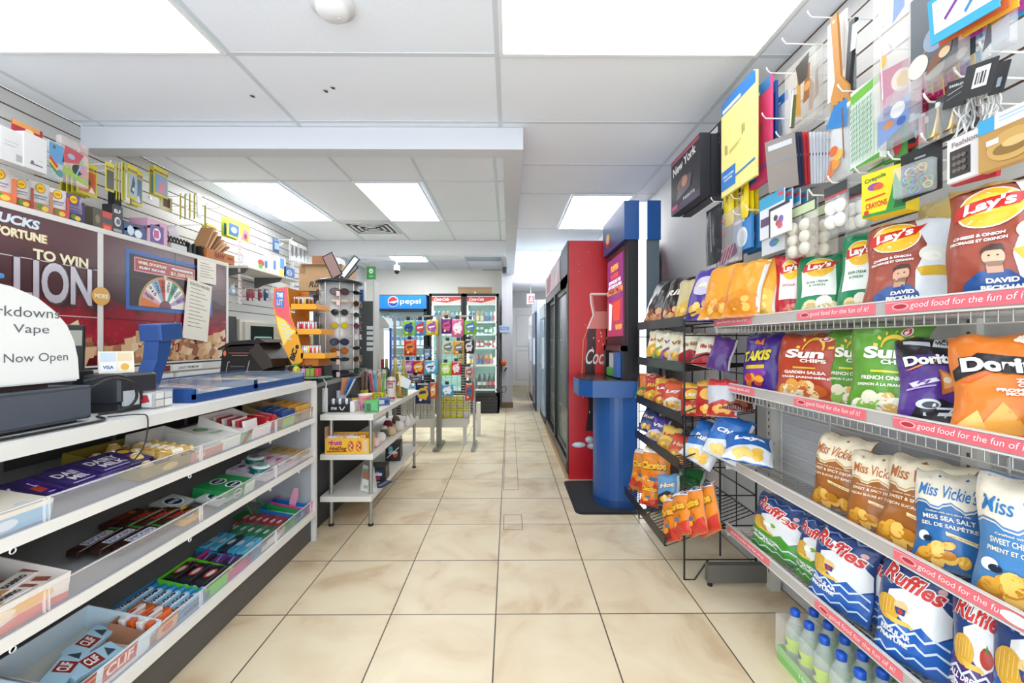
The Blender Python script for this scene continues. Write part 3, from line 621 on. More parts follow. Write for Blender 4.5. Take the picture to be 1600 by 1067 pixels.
for (x, z, a, b_) in ((bc-0.19, 0.30, 0.06, 0.025), (bc-0.06, 0.29, 0.06, 0.03), (bc-0.1, 0.345, 0.035, 0.03), (bc-0.01, 0.31, 0.04, 0.02)): m.ell(g, x, z, a, b_, mat('#b9c6d2'), 3, n=9); m.ell(g, x-0.01, z+0.004, a*0.6, b_*0.5, mat('#eef2f6'), 3.6, n=8)
for k in range(16): m.ell(g, rr.uniform(0.03, 0.72), rr.uniform(0.3, 2.0), 0.004, 0.006, mat('#d88a84'), 1, n=7)
m.obj('bottle_picture', t)

# ---- cooler row behind the red one
def slim_cooler(x0, y0, y1, z1, label, col, doorcol, head):
    t = thing('upright_cooler', label, 'cooler', (x0+0.35, (y0+y1)/2, 0)); yc = (y0+y1)/2
    MB().box(-0.32, 0.35, y0-yc, y1-yc, 0, z1, mat(col, 0.4)).obj('cabinet', t)
    q = MB().box(-0.35, -0.32, y0-yc+0.02, y1-yc-0.02, 0.12, z1-0.22, mat(doorcol, 0.15)).obj('door', t)
    MB().box(-0.38, -0.35, y0-yc+0.05, y0-yc+0.08, 0.8, 1.25, mat('#d5d9dc', 0.3, 0.6)).obj('handle', q)
    MB().box(-0.35, -0.32, y0-yc+0.02, y1-yc-0.02, z1-0.2, z1-0.01, mat(head, 0.4)).obj('header', t)
    MB().box(-0.34, -0.32, y0-yc+0.02, y1-yc-0.02, 0.0, 0.1, mat('#3a4048', 0.5)).obj('vent_grille', t)
slim_cooler(0.50, 6.05, 7.0, 1.74, 'pale blue upright cooler standing just beyond the red cooler', '#a9b7c4', '#8fa9bd', '#c4d2dc')
slim_cooler(0.44, 7.2, 8.2, 1.90, 'dark blue upright cooler second beyond the red cooler', '#a7b5bd', '#1d3b70', '#b9c6cc')
slim_cooler(0.44, 8.5, 9.6, 1.72, 'white upright fridge nearest the back door', '#dfe1e0', '#d6d9da', '#e3e5e4')
t = thing('exit_sign', 'small exit sign with red face above the hallway', 'exit sign', (0.50, 9.9, 2.06))
MB().box(-0.09, 0.09, -0.03, 0.03, -0.0, 0.24, mat('#d9d9d6', 0.4)).obj('housing', t)
m = MB(); m.box(-0.05, 0.08, -0.034, -0.03, 0.03, 0.19, mat('#d8434c', 0.4, emit=0.5)); g = plane((0.015, -0.034, 0.11), (1, 0, 0), (0, 0, 1)); wsg = mat('#fbeeee', 0.4, emit=0.6)
m.ell(g, 0.005, 0.05, 0.012, 0.012, wsg, 1, n=10); m.strip(g, [(0.0, 0.035), (-0.004, -0.005), (0.02, -0.03), (0.018, -0.06)], 0.016, wsg, 1); m.strip(g, [(-0.004, -0.005), (-0.025, -0.03), (-0.04, -0.045)], 0.014, wsg, 1); m.strip(g, [(0.03, 0.01), (0.0, 0.025), (-0.03, 0.005)], 0.01, wsg, 1); m.obj('sign_face', t)
MB().cyl((0, 0, 0.24), (0, 0, H-2.06), 0.01, mat('#c9c9c9')).obj('stem', t)

# ================================================================ chip bags
def bagshape(w_, h, t, seed, flap=0.0):
    rr = random.Random(seed); ph = [rr.uniform(0, 6) for _ in range(5)]; off = Vector((seed*3.7, seed*1.3, 0))
    def f(x, y, l=0, back=False):
        q = abs(2*y-1); bul = max(0.0, 1-q**3.2); hw = w_/2*(1-0.07*bul)
        th = t/2*max(0.0, 1-abs(x)**2.6)**0.7*bul**0.62
        n = noise.noise(Vector((x*1.6, y*3.4, 0.3))+off)+0.5*noise.noise(Vector((x*3.4, y*6.5, 0.9))+off)
        edge = max(0.0, 1-abs(x)**6)
        wr = 0.0098*n*edge*min(1, 6*bul)*(w_/0.2)
        wr += 0.0035*math.sin(x*9+ph[0]+2*n)*math.exp(-(1-y)*9)*edge*(1 if bul > 0.05 else 0.4)+0.0035*math.sin(x*8+ph[1]+2*n)*math.exp(-y*9)*edge
        Y = (th+wr) if back else -(th+wr)
        if back and Y < -th: Y = max(Y, -th*0.2)
        X = x*hw+0.004*math.sin(y*9+ph[2])*(w_/0.2)
        Z = h*y-0.004*math.cos(x*7+ph[3])*(1 if y > 0.9 else 0)
        bend = flap*max(0.0, y-0.86)**2*h*12
        l_ = -l*0.0008-(0.0012 if l else 0)
        return Vector((X, Y+bend+(l_ if not back else 0), Z))
    return f
BW = 0.9
def make_bag(name, w_, h, t, col, design, seed=1, nu=20, nv=32, back='#c9ccd0', flap=0.5, side=None):
    f = bagshape(w_, h, t, seed, flap); mb = MB(); fm = foil(col)
    vs = []; fs = []; xs = [-1+2*i/nu for i in range(nu+1)]
    for j in range(nv+1):
        y = j/nv
        for x in xs: vs.append(f(x, y))
    for j in range(nv):
        for i in range(nu): a = j*(nu+1)+i; fs.append((a, a+1, a+nu+2, a+nu+1))
    mb.add(vs, fs, fm, True)
    vs = [f(x, j/nv, 0, True) if abs(x) < 1 else f(x, j/nv) for j in range(nv+1) for x in xs]
    mb.add(vs, [q[::-1] for q in fs], foil(side or back), True)
    asp = h/(w_/2); mb.ya = asp*0.8
    design(mb, f, asp)
    for y0, y1 in ((0.0, 0.035), (0.965, 1.0)):   # crimped seals
        for k in range(int(nu*1.5)):
            a = -0.98+1.96*k/(nu*1.5); mb.rect(f, a, a+0.035, y0, y1, mat('#ffffff', 0.3, alpha=0.18), 4)
    return mb
I_ = ink; ML = 0.17
def P_(mb, f, pts, c, l=1): mb.poly(f, pts, foil(c), l, ML)
def E_(mb, f, cx, cy, rx, ry, c, l=2, n=20): mb.ell(f, cx, cy, rx, ry, foil(c), l, ML*1.2, n)
def chips(mb, f, x0, x1, y0, y1, n, seed, cols=('#e9b84a', '#d99a2e', '#f2cf74'), l=2.4, s_=0.22, asp=3):
    rr = random.Random(seed)
    for k in range(n):
        E_(mb, f, rr.uniform(x0, x1), rr.uniform(y0, y1), s_*rr.uniform(0.7, 1.1), s_/asp*rr.uniform(0.6, 1.0), cols[k % len(cols)], l+0.15*k, 10)
def lays(base, kind):
    def d(mb, f, a):
        if kind == 'player':
            P_(mb, f, [(0.35, 0.05), (0.97, 0.05), (0.97, 0.94), (0.15, 0.94), (0.5, 0.62), (0.25, 0.35)], '#dfe4ea', 1)
            E_(mb, f, 0.62, 0.52, 0.32, 0.085, '#e9eadf', 1.8); E_(mb, f, 0.58, 0.50, 0.2, 0.05, '#f4f3e6', 2.3); P_(mb, f, [(0.25, 0.38), (0.9, 0.42), (0.92, 0.33), (0.4, 0.3)], '#dcb02f', 2)
            P_(mb, f, [(-0.98, 0.90), (0.98, 0.90), (0.98, 0.995), (-0.98, 0.995)], '#c39a4d', 1.4)
            # person in a blue shirt
            P_(mb, f, [(-0.75, 0.04), (0.45, 0.04), (0.38, 0.16), (0.15, 0.235), (-0.35, 0.235), (-0.62, 0.17)], '#27508f', 3)
            P_(mb, f, [(-0.22, 0.22), (0.06, 0.22), (0.06, 0.29), (-0.22, 0.29)], '#c99b80', 3.4); E_(mb, f, -0.08, 0.335, 0.2, 0.075, '#d9ab8e', 3.8)
            P_(mb, f, [(-0.29, 0.36), (-0.28, 0.405), (-0.12, 0.435), (0.08, 0.425), (0.13, 0.36), (0.06, 0.385), (-0.2, 0.385)], '#4a352c', 4.4)
            P_(mb, f, [(-0.26, 0.30), (0.1, 0.30), (0.04, 0.265), (-0.18, 0.265)], '#8d6a55', 4.4)
            for sx in (-0.15, 0.0): E_(mb, f, sx, 0.345, 0.025, 0.006, '#2e2320', 5, 8)
            mb.text(f, 'DAVID', 0.02, 0.165, 0.55, 0.035, I_(WHITE), 5, asp=a, bold=0.05); mb.text(f, 'BECKHAM', 0.05, 0.115, 0.8, 0.035, I_(WHITE), 5, asp=a, bold=0.05)
            mb.text(f, 'CHEESE & ONION', -0.35, 0.515, 0.95, 0.024, I_(WHITE), 3, asp=a, bold=0.04); mb.text(f, 'FROMAGE ET OIGNON', -0.35, 0.475, 1.05, 0.024, I_(WHITE), 3, asp=a, bold=0.04)
            cx, cy, s = -0.22, 0.72, 1.0
        else:
            wp = {'green': '#eef2ea', 'red': '#f3e6e2'}[kind]
            P_(mb, f, [(-0.75, 0.28), (0.55, 0.28), (0.55, 0.66), (-0.75, 0.66)], wp, 1)
            cx, cy, s = -0.05, 0.68, 0.95
            t1, t2 = (('SOUR CREAM', '& ONION'), ('KETCHUP', ''))[kind == 'red']
            mb.text(f, t1, -0.15, 0.47, 0.8, 0.032, I_('#2c6a44' if kind == 'green' else '#a32030'), 3, asp=a); 
            if t2: mb.text(f, t2, -0.15, 0.42, 0.6, 0.03, I_('#2c6a44'), 3, asp=a)
            chips(mb, f, -0.6, 0.6, 0.08, 0.2, 6 if kind == 'green' else 12, 3, ('#ead9a0', '#f4efe0', '#cdb27a') if kind == 'green' else ('#e07a6a', '#f0c0a8', '#c84a3c', '#e8a080'), 2, 0.34 if kind == 'green' else 0.2, a)
            for k in (-0.5, 0.1, 0.6): E_(mb, f, k, 0.9, 0.12, 0.035, '#3aa277' if kind == 'green' else '#c8585a', 1.5, 10)
        E_(mb, f, cx, cy, 0.62*s, 0.155*s, '#f3f0e0', 3.0, 26); E_(mb, f, cx, cy, 0.58*s, 0.145*s, '#f0b92a', 3.6, 26); E_(mb, f, cx-0.05, cy+0.03, 0.4*s, 0.08*s, '#f7d24a', 4.1)
        P_(mb, f, [(cx-0.68*s, cy-0.055*s), (cx+0.5*s, cy-0.005*s), (cx+0.74*s, cy+0.11*s), (cx+0.6*s, cy+0.09*s), (cx-0.62*s, cy+0.055*s)], '#cf2a26', 4.8)
        mb.text(f, "Lay's", cx-0.02, cy+0.015, 0.95*s, 0.115*s, I_('#fdfdfb'), 6.2, rot=0.13, asp=a, bold=0.04, shear=0.15)
    return d
def sun(lines, green):
    def d(mb, f, a):
        ac = '#e9b93c' if not green else '#d9cf3c'
        n = 14; pts = [(0.3+0.3*math.cos(math.pi*(0.0+i/n)), 0.72+0.3/a*math.sin(math.pi*i/n)*1.1) for i in range(n+1)]
        mb.strip(f, pts, 0.045, I_('#e8c23a'), 2)
        for k in range(7):
            t = math.pi*(0.05+0.9*k/6); c0, s0 = math.cos(t), math.sin(t); mb.strip(f, [(0.3+0.4*c0, 0.72+0.44/a*s0), (0.3+0.52*c0, 0.72+0.57/a*s0)], 0.035, I_('#f0cf4a'), 2)
        mb.text(f, 'Sun', 0.1, 0.665, 1.15, 0.13, I_('#fbf8ee'), 4, asp=a, bold=0.045, shear=0.1); mb.text(f, 'CHIPS', 0.34, 0.565, 0.72, 0.05, I_('#fbf8ee'), 4, asp=a, bold=0.04)
        E_(mb, f, 0.55, 0.88, 0.13, 0.045, '#f4e9e6', 3); E_(mb, f, 0.55, 0.88, 0.1, 0.035, '#c43a40', 3.6); E_(mb, f, 0.55, 0.88, 0.05, 0.016, '#f4e9e6', 4.2)
        P_(mb, f, [(-0.3, 0.455), (0.4, 0.455), (0.45, 0.475), (-0.3, 0.48)], ac, 2)
        mb.text(f, lines[0], 0.05, 0.40, 1.25, 0.042, I_('#fbf8ee'), 4, asp=a, bold=0.03); mb.text(f, lines[1], 0.05, 0.33, 1.45, 0.042, I_('#fbf8ee'), 4, asp=a, bold=0.03)
        chips(mb, f, -0.6, 0.5, 0.07, 0.2, 9, 5, ('#e3a44a', '#f0d9a8', '#c9622e', '#efe6cf') if not green else ('#efe9cf', '#e3b96a', '#f6f3e8', '#8fbf5a'), 2, 0.26, a)
    return d
def doritos(kind):
    def d(mb, f, a):
        if kind == 'purple':
            P_(mb, f, [(-0.97, 0.72), (0.97, 0.72), (0.97, 0.99), (-0.97, 0.99)], '#161418', 1)
            P_(mb, f, [(-0.1, 0.8), (0.75, 0.78), (0.72, 0.95), (0.0, 0.96)], '#c9ccd2', 2); mb.text(f, 'MAX', 0.3, 0.91, 0.45, 0.045, I_('#222'), 3, asp=a, bold=0.05); mb.text(f, 'VICTOIRE', 0.32, 0.85, 0.7, 0.05, I_('#222'), 3, asp=a, bold=0.05)
            P_(mb, f, [(-0.8, 0.86), (-0.15, 0.8), (-0.15, 0.86), (-0.8, 0.9)], '#b9bcc4', 2)
            mb.text(f, 'Doritos', -0.1, 0.665, 1.5, 0.11, I_(WHITE), 5, asp=a, bold=0.05, outline=I_('#1a1018'), ob=0.1, rot=0.05)
            P_(mb, f, [(-0.85, 0.56), (-0.72, 0.56), (0.3, 0.68), (0.25, 0.7)], '#e08a3a', 3.4)
            P_(mb, f, [(-0.05, 0.56), (0.7, 0.42), (0.0, 0.30)], '#c9692e', 3); P_(mb, f, [(0.0, 0.53), (0.5, 0.43), (0.05, 0.36)], '#e3a05a', 3.6); E_(mb, f, 0.12, 0.45, 0.1, 0.03, '#f0d9b8', 4.1)
            P_(mb, f, [(-0.8, 0.42), (-0.15, 0.47), (-0.05, 0.44), (-0.7, 0.37)], '#d9cfe6', 3); P_(mb, f, [(-0.85, 0.36), (-0.15, 0.4), (-0.15, 0.385), (-0.85, 0.34)], '#b79ccf', 3)
            P_(mb, f, [(-0.7, 0.05), (0.6, 0.05), (0.45, 0.2), (0.0, 0.26), (-0.55, 0.2)], '#1d1a22', 2.4)
            E_(mb, f, -0.3, 0.2, 0.3, 0.05, '#cfd3da', 3); E_(mb, f, -0.25, 0.19, 0.2, 0.033, '#262530', 3.6); mb.strip(f, [(-0.4, 0.1), (0.3, 0.12), (0.45, 0.07)], 0.03, I_('#d9dbe2'), 3.4); mb.strip(f, [(-0.1, 0.16), (0.3, 0.17), (0.1, 0.09)], 0.02, I_('#d9dbe2'), 3.4)
            mb.text(f, 'F1', -0.45, 0.425, 0.35, 0.04, I_('#5b2f86'), 4, asp=a, bold=0.06, shear=0.4)
        else:
            P_(mb, f, [(-0.97, 0.60), (-0.5, 0.74), (0.97, 0.66), (0.97, 0.5), (-0.4, 0.58), (-0.97, 0.5)], '#17151a', 2)
            mb.text(f, 'Doritos', 0.05, 0.625, 1.75, 0.135, I_(WHITE), 5, asp=a, bold=0.05, outline=I_('#1a1418'), ob=0.1, rot=-0.03)
            P_(mb, f, [(-0.9, 0.48), (-0.75, 0.47), (-0.1, 0.6), (-0.1, 0.62)], '#e0662e', 3.5)
            mb.text(f, 'ZESTY', 0.3, 0.49, 0.5, 0.035, I_(WHITE), 4, asp=a, bold=0.05); mb.text(f, 'CHEESE', 0.32, 0.45, 0.5, 0.03, I_(WHITE), 4, asp=a, bold=0.05); mb.text(f, 'FROMAGE', 0.1, 0.405, 0.8, 0.03, I_(WHITE), 4, asp=a, bold=0.05); mb.text(f, 'MORDANT!', 0.25, 0.37, 0.8, 0.03, I_(WHITE), 4, asp=a, bold=0.05)
            for k, (x, y) in enumerate(((0.25, 0.88), (0.35, 0.9), (0.3, 0.85), (0.42, 0.87), (0.2, 0.86))): E_(mb, f, x, y, 0.09, 0.022, '#f6e3cf', 2.5+k*0.1, 7)
            P_(mb, f, [(-0.55, 0.06), (0.35, 0.05), (-0.2, 0.3)], '#f0a94a', 2.6); P_(mb, f, [(-0.2, 0.26), (0.5, 0.2), (0.3, 0.07)], '#d9822c', 2.2); P_(mb, f, [(-0.9, 0.1), (-0.35, 0.05), (-0.6, 0.22)], '#f2be6a', 3)
    return d
def vickie(brown, small=False):
    c2 = '#a2622a' if brown else '#2c6aa8'
    def d(mb, f, a):
        top = '#efe2c6' if brown else '#efe6d2'
        n = 16; edge = [(-0.98+1.96*i/n, 0.60+0.03*math.sin(i*0.9)+0.01*(i % 2)) for i in range(n+1)]
        P_(mb, f, [(-0.985, 0.99)]+edge+[(0.985, 0.99)], top, 1)
        mb.strip(f, [(x, y+0.022) for x, y in edge], 0.018, I_('#c9a56a' if brown else '#5a86b8'), 2)
        mb.text(f, 'Miss Vickie\'s', 0.0, 0.765, 1.7, 0.135, I_('#b8672c' if brown else '#2f78b8'), 3, asp=a, bold=0.012, shear=0.2, rot=-0.04)
        l1, l2 = (('SWEET & SPICY DIJON', 'DIJON SUCRÉ ET ÉPICÉ'), ('SWEET CHILI & SOUR CREAM', 'PIMENT ET CRÈME CHAMPÊTRE'))[not brown]
        if small == 'b': l1, l2 = 'MISS SEA SALT', 'SEL DE SALPÊTRE'
        mb.text(f, 'Crafted with care since 1987', 0, 0.555, 1.3, 0.018, I_('#f1e3c9'), 3, asp=a)
        mb.text(f, l1, 0, 0.50, 1.5, 0.045, I_('#f6ecd8'), 3, asp=a, bold=0.02); mb.text(f, l2, 0, 0.435, 1.6, 0.045, I_('#f6ecd8'), 3, asp=a, bold=0.02)
        P_(mb, f, [(-0.1, 0.38), (0.8, 0.33), (0.76, 0.31), (0.82, 0.29), (-0.08, 0.345)], '#f0dca8', 3); mb.text(f, 'made with potatoes', 0.36, 0.335, 0.7, 0.016, I_('#8a5a2a'), 4, asp=a, rot=-0.12)
        chips(mb, f, -0.7, 0.55, 0.06, 0.19, 12, 8, ('#e0a63a', '#c98424', '#f0c462'), 2, 0.24, a)
        if not brown: E_(mb, f, -0.72, 0.3, 0.16, 0.05, '#e9eef2', 3); E_(mb, f, -0.6, 0.28, 0.13, 0.03, '#1f2c40', 3.6); chips(mb, f, -0.6, 0.1, 0.2, 0.26, 4, 2, ('#e0a63a', '#f0c462'), 3, 0.2, a)
    return d
def ruffles(kind):
    low = {'blue': '#1f5fb4', 'green': '#4b9a36', 'purple': '#4c2f77'}[kind]
    def d(mb, f, a):
        P_(mb, f, [(-0.985, 0.01), (0.985, 0.01), (0.985, 0.42), (0.7, 0.36), (0.4, 0.44), (0.1, 0.37), (-0.2, 0.45), (-0.5, 0.40), (-0.8, 0.46), (-0.985, 0.42)], low, 1)
        P_(mb, f, [(-0.55, 0.40), (-0.2, 0.45), (0.1, 0.37), (0.4, 0.44), (0.7, 0.36), (0.985, 0.44), (0.985, 0.6), (0.75, 0.7), (-0.1, 0.72), (-0.5, 0.66)], '#e8ebee', 1.6)
        zz = lambda y, am=0.05: [(-0.97+0.24*i, y+(am if i % 2 else 0)) for i in range(9)]
        for y in ((0.10, 0.22, 0.32) if kind != 'green' else (0.1, 0.22)): mb.strip(f, zz(y), 0.022, I_('#d9e6f4'), 2.4, 0.2)
        for y in (0.72, 0.90): mb.strip(f, zz(y, 0.045), 0.016, I_('#7f97bd'), 1.6, 0.2)
        mb.text(f, 'Ruffles', 0.05, 0.785, 1.6, 0.15, I_('#cf2c2a'), 5.5, rot=-0.2, asp=a, bold=0.03, shear=0.1, outline=I_('#f5f2f0'), ob=0.075)
        E_(mb, f, -0.52, 0.50, 0.36, 0.115, '#d9a93c', 3, 18)
        for k in range(5): mb.strip(f, [(-0.78+0.11*k, 0.42+0.012*k), (-0.72+0.11*k, 0.585)], 0.02, I_('#efcf78'), 4)
        P_(mb, f, [(-0.6, 0.43), (0.05, 0.42), (0.2, 0.385), (-0.4, 0.38)], '#e6bd54', 3.6)
        if kind == 'green': E_(mb, f, -0.05, 0.535, 0.3, 0.06, '#eef3e4', 3.4); E_(mb, f, 0.1, 0.545, 0.14, 0.03, '#7fb04a', 4.2); E_(mb, f, -0.1, 0.53, 0.16, 0.03, '#fbfbf6', 4.6)
        elif kind == 'blue': E_(mb, f, -0.12, 0.54, 0.2, 0.055, '#e8c88e', 3.6); P_(mb, f, [(-0.3, 0.53), (0.02, 0.53), (-0.03, 0.47), (-0.25, 0.47)], '#2d4686', 4.3); E_(mb, f, -0.14, 0.50, 0.08, 0.02, '#c83a38', 5)
        else: E_(mb, f, 0.2, 0.5, 0.2, 0.075, '#b8392c', 3.6); P_(mb, f, [(0.15, 0.54), (0.22, 0.6), (0.28, 0.54)], '#4d8a3c', 4.4); E_(mb, f, 0.05, 0.58, 0.16, 0.035, '#f0efe8', 3.2)
        l1, l2 = {'blue': ('REGULAR', 'NATURE'), 'green': ('SOUR CREAM & ONION', 'CRÈME SURE & OIGNON'), 'purple': ('ALL DRESSED', 'ASSAISONNÉES')}[kind]
        w1 = 0.85 if kind == 'blue' else 1.25
        mb.text(f, l1, -0.3, 0.30, w1, 0.048, I_(WHITE), 5, rot=-0.1, asp=a, bold=0.04); mb.text(f, l2, -0.33, 0.235, w1*0.95, 0.048, I_(WHITE), 5, rot=-0.1, asp=a, bold=0.04)
        E_(mb, f, 0.72, 0.80, 0.1, 0.03, '#d9a9b0', 3)
    return d
def takis(mb, f, a):
    E_(mb, f, 0.0, 0.33, 0.55, 0.1, '#8a3fae', 1.5); mb.text(f, 'TAKIS', 0.0, 0.60, 1.5, 0.17, I_('#ecd92e'), 4, rot=0.12, asp=a, bold=0.06, shear=0.25, outline=I_('#2a1650'), ob=0.1)
    P_(mb, f, [(-0.3, 0.80), (-0.1, 0.87), (0.05, 0.82), (0.2, 0.9), (0.25, 0.78)], '#e0742c', 2); P_(mb, f, [(-0.6, 0.43), (0.5, 0.46), (0.5, 0.4), (-0.6, 0.37)], '#e6c42a', 3)
    chips(mb, f, -0.5, 0.4, 0.1, 0.28, 8, 6, ('#d8432a', '#e8762c', '#f0b33a'), 3, 0.22, a)
def cheese_puffs(mb, f, a):
    P_(mb, f, [(-0.98, 0.01), (0.98, 0.01), (0.98, 0.3), (0.3, 0.22), (-0.3, 0.3), (-0.98, 0.2)], '#c8392a', 1)
    P_(mb, f, [(-0.985, 0.88), (0.985, 0.84), (0.985, 0.95), (-0.985, 0.97)], '#e8e6e0', 1.5); P_(mb, f, [(0.3, 0.88), (0.985, 0.86), (0.985, 0.93), (0.3, 0.94)], '#30508c', 2)
    mb.text(f, 'Cheetos', 0, 0.60, 1.7, 0.17, I_('#f2b32a'), 5, asp=a, bold=0.08, rot=0.05, outline=I_('#1e1a18'), ob=0.13)
    chips(mb, f, -0.6, 0.6, 0.2, 0.42, 9, 9, ('#e8862a', '#f2a53c', '#d9701f'), 3, 0.22, a); P_(mb, f, [(-0.3, 0.36), (0.3, 0.34), (0.25, 0.27), (-0.3, 0.28)], '#3f6f9c', 4.5)
def plain(c1, c2, txt, tc=WHITE, panel=None, chip=('#e9b84a', '#d99a2e', '#f2cf74'), head=None, oc=None):
    def d(mb, f, a):
        if c2: P_(mb, f, [(-0.985, 0.01), (0.985, 0.01), (0.985, 0.34), (0, 0.44), (-0.985, 0.3)], c2, 1)
        if head: P_(mb, f, [(-0.985, 0.80), (0.985, 0.80), (0.985, 0.99), (-0.985, 0.99)], head, 1)
        mb.rect(f, 0.84, 0.99, 0.06, 0.94, foil('#d3cfca'), 1.5, 0.3)
        if panel: E_(mb, f, 0, 0.6, 0.72, 0.17, panel, 2)
        if txt: mb.text(f, txt, 0, 0.61, 1.35, 0.13, I_(tc), 4, rot=0.1, asp=a, bold=0.04, shear=0.15, outline=I_(oc) if oc else None, ob=0.1)
        if chip: chips(mb, f, -0.5, 0.5, 0.12, 0.3, 8, 4, chip, 2.5, 0.24, a)
    return d

_bags = {}
def bag(spec, label, cat='chip bag', group=None, name='chip_bag'):
    # spec: key, colour, design, (px left, x left), (px right, x right), y top, shelf z, tilt, thickness, seed
    key, col, des, (pl, xl), (pr, xr), yt, z0, tilt, th, seed = spec[:10]
    p0 = at(pl, 533, X=xl); p1 = at(pr, 533, X=xr); d = Vector((p1.x-p0.x, p1.y-p0.y, 0)); w_ = d.length; mid = (p0+p1)/2
    dist = mid.y; zt = 1.19+(533-yt)/F*(dist*0.98+0.02); h = max(0.08, (zt-z0)/math.cos(tilt))
    if len(spec) > 10: h = spec[10]
    mb = make_bag(name, w_, h, th, col, des, seed)
    rz = math.atan2(d.y, d.x); lean = 0.0
    M = Matrix.Translation((mid.x, mid.y, z0+0.004)) @ Matrix.Rotation(rz, 4, 'Z') @ Matrix.Rotation(-tilt, 4, 'X')
    return mb.obj(name, label=label, cat=cat, group=group, mw=M)

GR, RD, BR = '#1f8a5c', '#b9202a', '#9c4a38'
Z0, Z1, Z2, Z3 = (z+0.001 for _, z in RAILS)
bag(('l', RD, lays(RD, 'red'), ((1172), 1.05), (1216, 1.13), 400, Z0, 0.25, 0.06, 2), 'red ketchup chip bag at the far end of the top chip shelf')
bag(('l', RD, lays(RD, 'red'), (1210, 1.05), (1262, 1.14), 386, Z0, 0.25, 0.06, 3), 'second red ketchup chip bag, between the first red one and the green bags')
bag(('k', '#c49b4a', plain('#c49b4a', '#a87c30', 'H', '#3a2a14', chip=None), (1224, 1.2), (1268, 1.26), 372, Z0, 0.12, 0.05, 4), 'gold foil bag standing behind the red ketchup chip bags')
bag(('l', GR, lays(GR, 'green'), (1236, 1.05), (1328, 1.17), 384, Z0, 0.42, 0.07, 5), 'green and white chip bag leaning beside the red ones on the top shelf')
bag(('l', GR, lays(GR, 'green'), (1305, 1.10), (1385, 1.17), 350, Z0, 0.2, 0.06, 6), 'taller upright green and white chip bag next to the brown footballer bag')
bag(('p', '#c9b06a', plain('#c9b06a', '#d8d4c4', None, chip=('#e8e4cf', '#d9d0a8')), (1425, 1.20), (1505, 1.24), 300, Z0, 0.10, 0.06, 31), 'tan and silver bag mostly hidden behind the brown footballer chip bag')
bag(('p', BR, lays(BR, 'player'), (1345, 1.04), (1490, 1.16), 330, Z0, 0.30, 0.09, 7), 'large brown chip bag with a footballer in blue, farther from the camera')
bag(('p', BR, lays(BR, 'player'), (1472, 1.04), (1672, 1.15), 268, Z0, 0.18, 0.09, 8), 'large brown chip bag with a footballer in blue, nearest on the top shelf')
bag(('t', '#4a2a8c', takis, (1158, 1.06), (1216, 1.12), 520, Z1, 0.12, 0.06, 9), 'purple bag with yellow lettering at the far end of the second shelf')
bag(('t', '#3b2273', takis, (1196, 1.13), (1244, 1.18), 524, Z1, 0.10, 0.06, 10), 'darker purple bag tucked behind the purple and red bags on the second shelf')
bag(('s', '#b5442a', sun(('GARDEN SALSA', 'SALSA JARDINIÈRE'), False), (1208, 1.06), (1318, 1.15), 520, Z1, 0.15, 0.08, 11), 'rust red multigrain chip bag on the second shelf')
bag(('s', '#5f9a34', sun(('FRENCH ONION', 'OIGNON À LA FRANÇAISE'), True), (1284, 1.13), (1376, 1.21), 512, Z1, 0.12, 0.07, 12), 'green multigrain chip bag behind, between the rust red and front green bags')
bag(('s', '#5f9a34', sun(('FRENCH ONION', 'OIGNON À LA FRANÇAISE'), True), (1322, 1.05), (1452, 1.15), 506, Z1, 0.15, 0.10, 13), 'front green multigrain chip bag on the second shelf')
bag(('d', '#4e2c80', doritos('purple'), (1402, 1.04), (1545, 1.17), 524, Z1, 0.38, 0.08, 14), 'purple and black tortilla chip bag leaning back on the second shelf')
bag(('d', '#de7a22', doritos('orange'), (1484, 1.03), (1690, 1.17), 520, Z1, 0.36, 0.10, 15), 'orange tortilla chip bag leaning back near the camera')
bag(('d', '#d2473f', doritos('purple'), (1605, 1.05), (1760, 1.12), 590, Z1, 0.5, 0.07, 16), 'red tortilla chip bag at the picture edge in front of the orange one')
bag(('v', '#a2622a', vickie(True), (1266, 1.11), (1350, 1.16), 684, Z2, 0.18, 0.08, 17), 'brown and cream kettle chip bag standing alone, farthest on the third shelf')
bag(('v', '#a2622a', vickie(True), (1320, 1.09), (1418, 1.17), 716, Z2, 0.22, 0.08, 18), 'brown and cream kettle chip bag squeezed behind the front brown one')
bag(('v', '#a2622a', vickie(True), (1366, 1.09), (1500, 1.15), 724, Z2, 0.32, 0.09, 19), 'front brown and cream kettle chip bag beside the blue ones')
bag(('v', '#2c6aa8', vickie(False, 'b'), (1424, 1.07), (1544, 1.16), 750, Z2, 0.32, 0.09, 20), 'deep blue and cream kettle chip bag on the third shelf')
bag(('v', '#4b86bd', vickie(False), (1518, 1.08), (1740, 1.18), 760, Z2, 0.12, 0.10, 21), 'light blue and cream kettle chip bag nearest the camera on the third shelf')
DB = '#26427c'
bag(('r', DB, ruffles('green'), (1172, 1.085), (1254, 1.14), 786, Z3, 0.18, 0.07, 22), 'navy and green ridged chip bag at the far end of the lowest shelf')
bag(('r', '#4b9a36', ruffles('green'), (1222, 1.17), (1275, 1.22), 822, Z3, 0.1, 0.06, 23), 'green ridged chip bag hidden in the back row of the lowest shelf')
bag(('r', DB, ruffles('green'), (1242, 1.11), (1304, 1.15), 818, Z3, 0.16, 0.07, 24), 'second navy and green ridged chip bag just behind the front blue one')
bag(('r', DB, ruffles('blue'), (1262, 1.075), (1362, 1.13), 838, Z3, 0.22, 0.09, 25), 'blue regular ridged chip bag in front, farther of the two')
bag(('r', DB, ruffles('blue'), (1332, 1.15), (1402, 1.20), 868, Z3, 0.14, 0.07, 26), 'blue regular ridged chip bag in the gap between the two front blue ones')
bag(('r', DB, ruffles('blue'), (1362, 1.075), (1490, 1.15), 888, Z3, 0.22, 0.10, 27), 'blue regular ridged chip bag in front, the one nearer the camera')
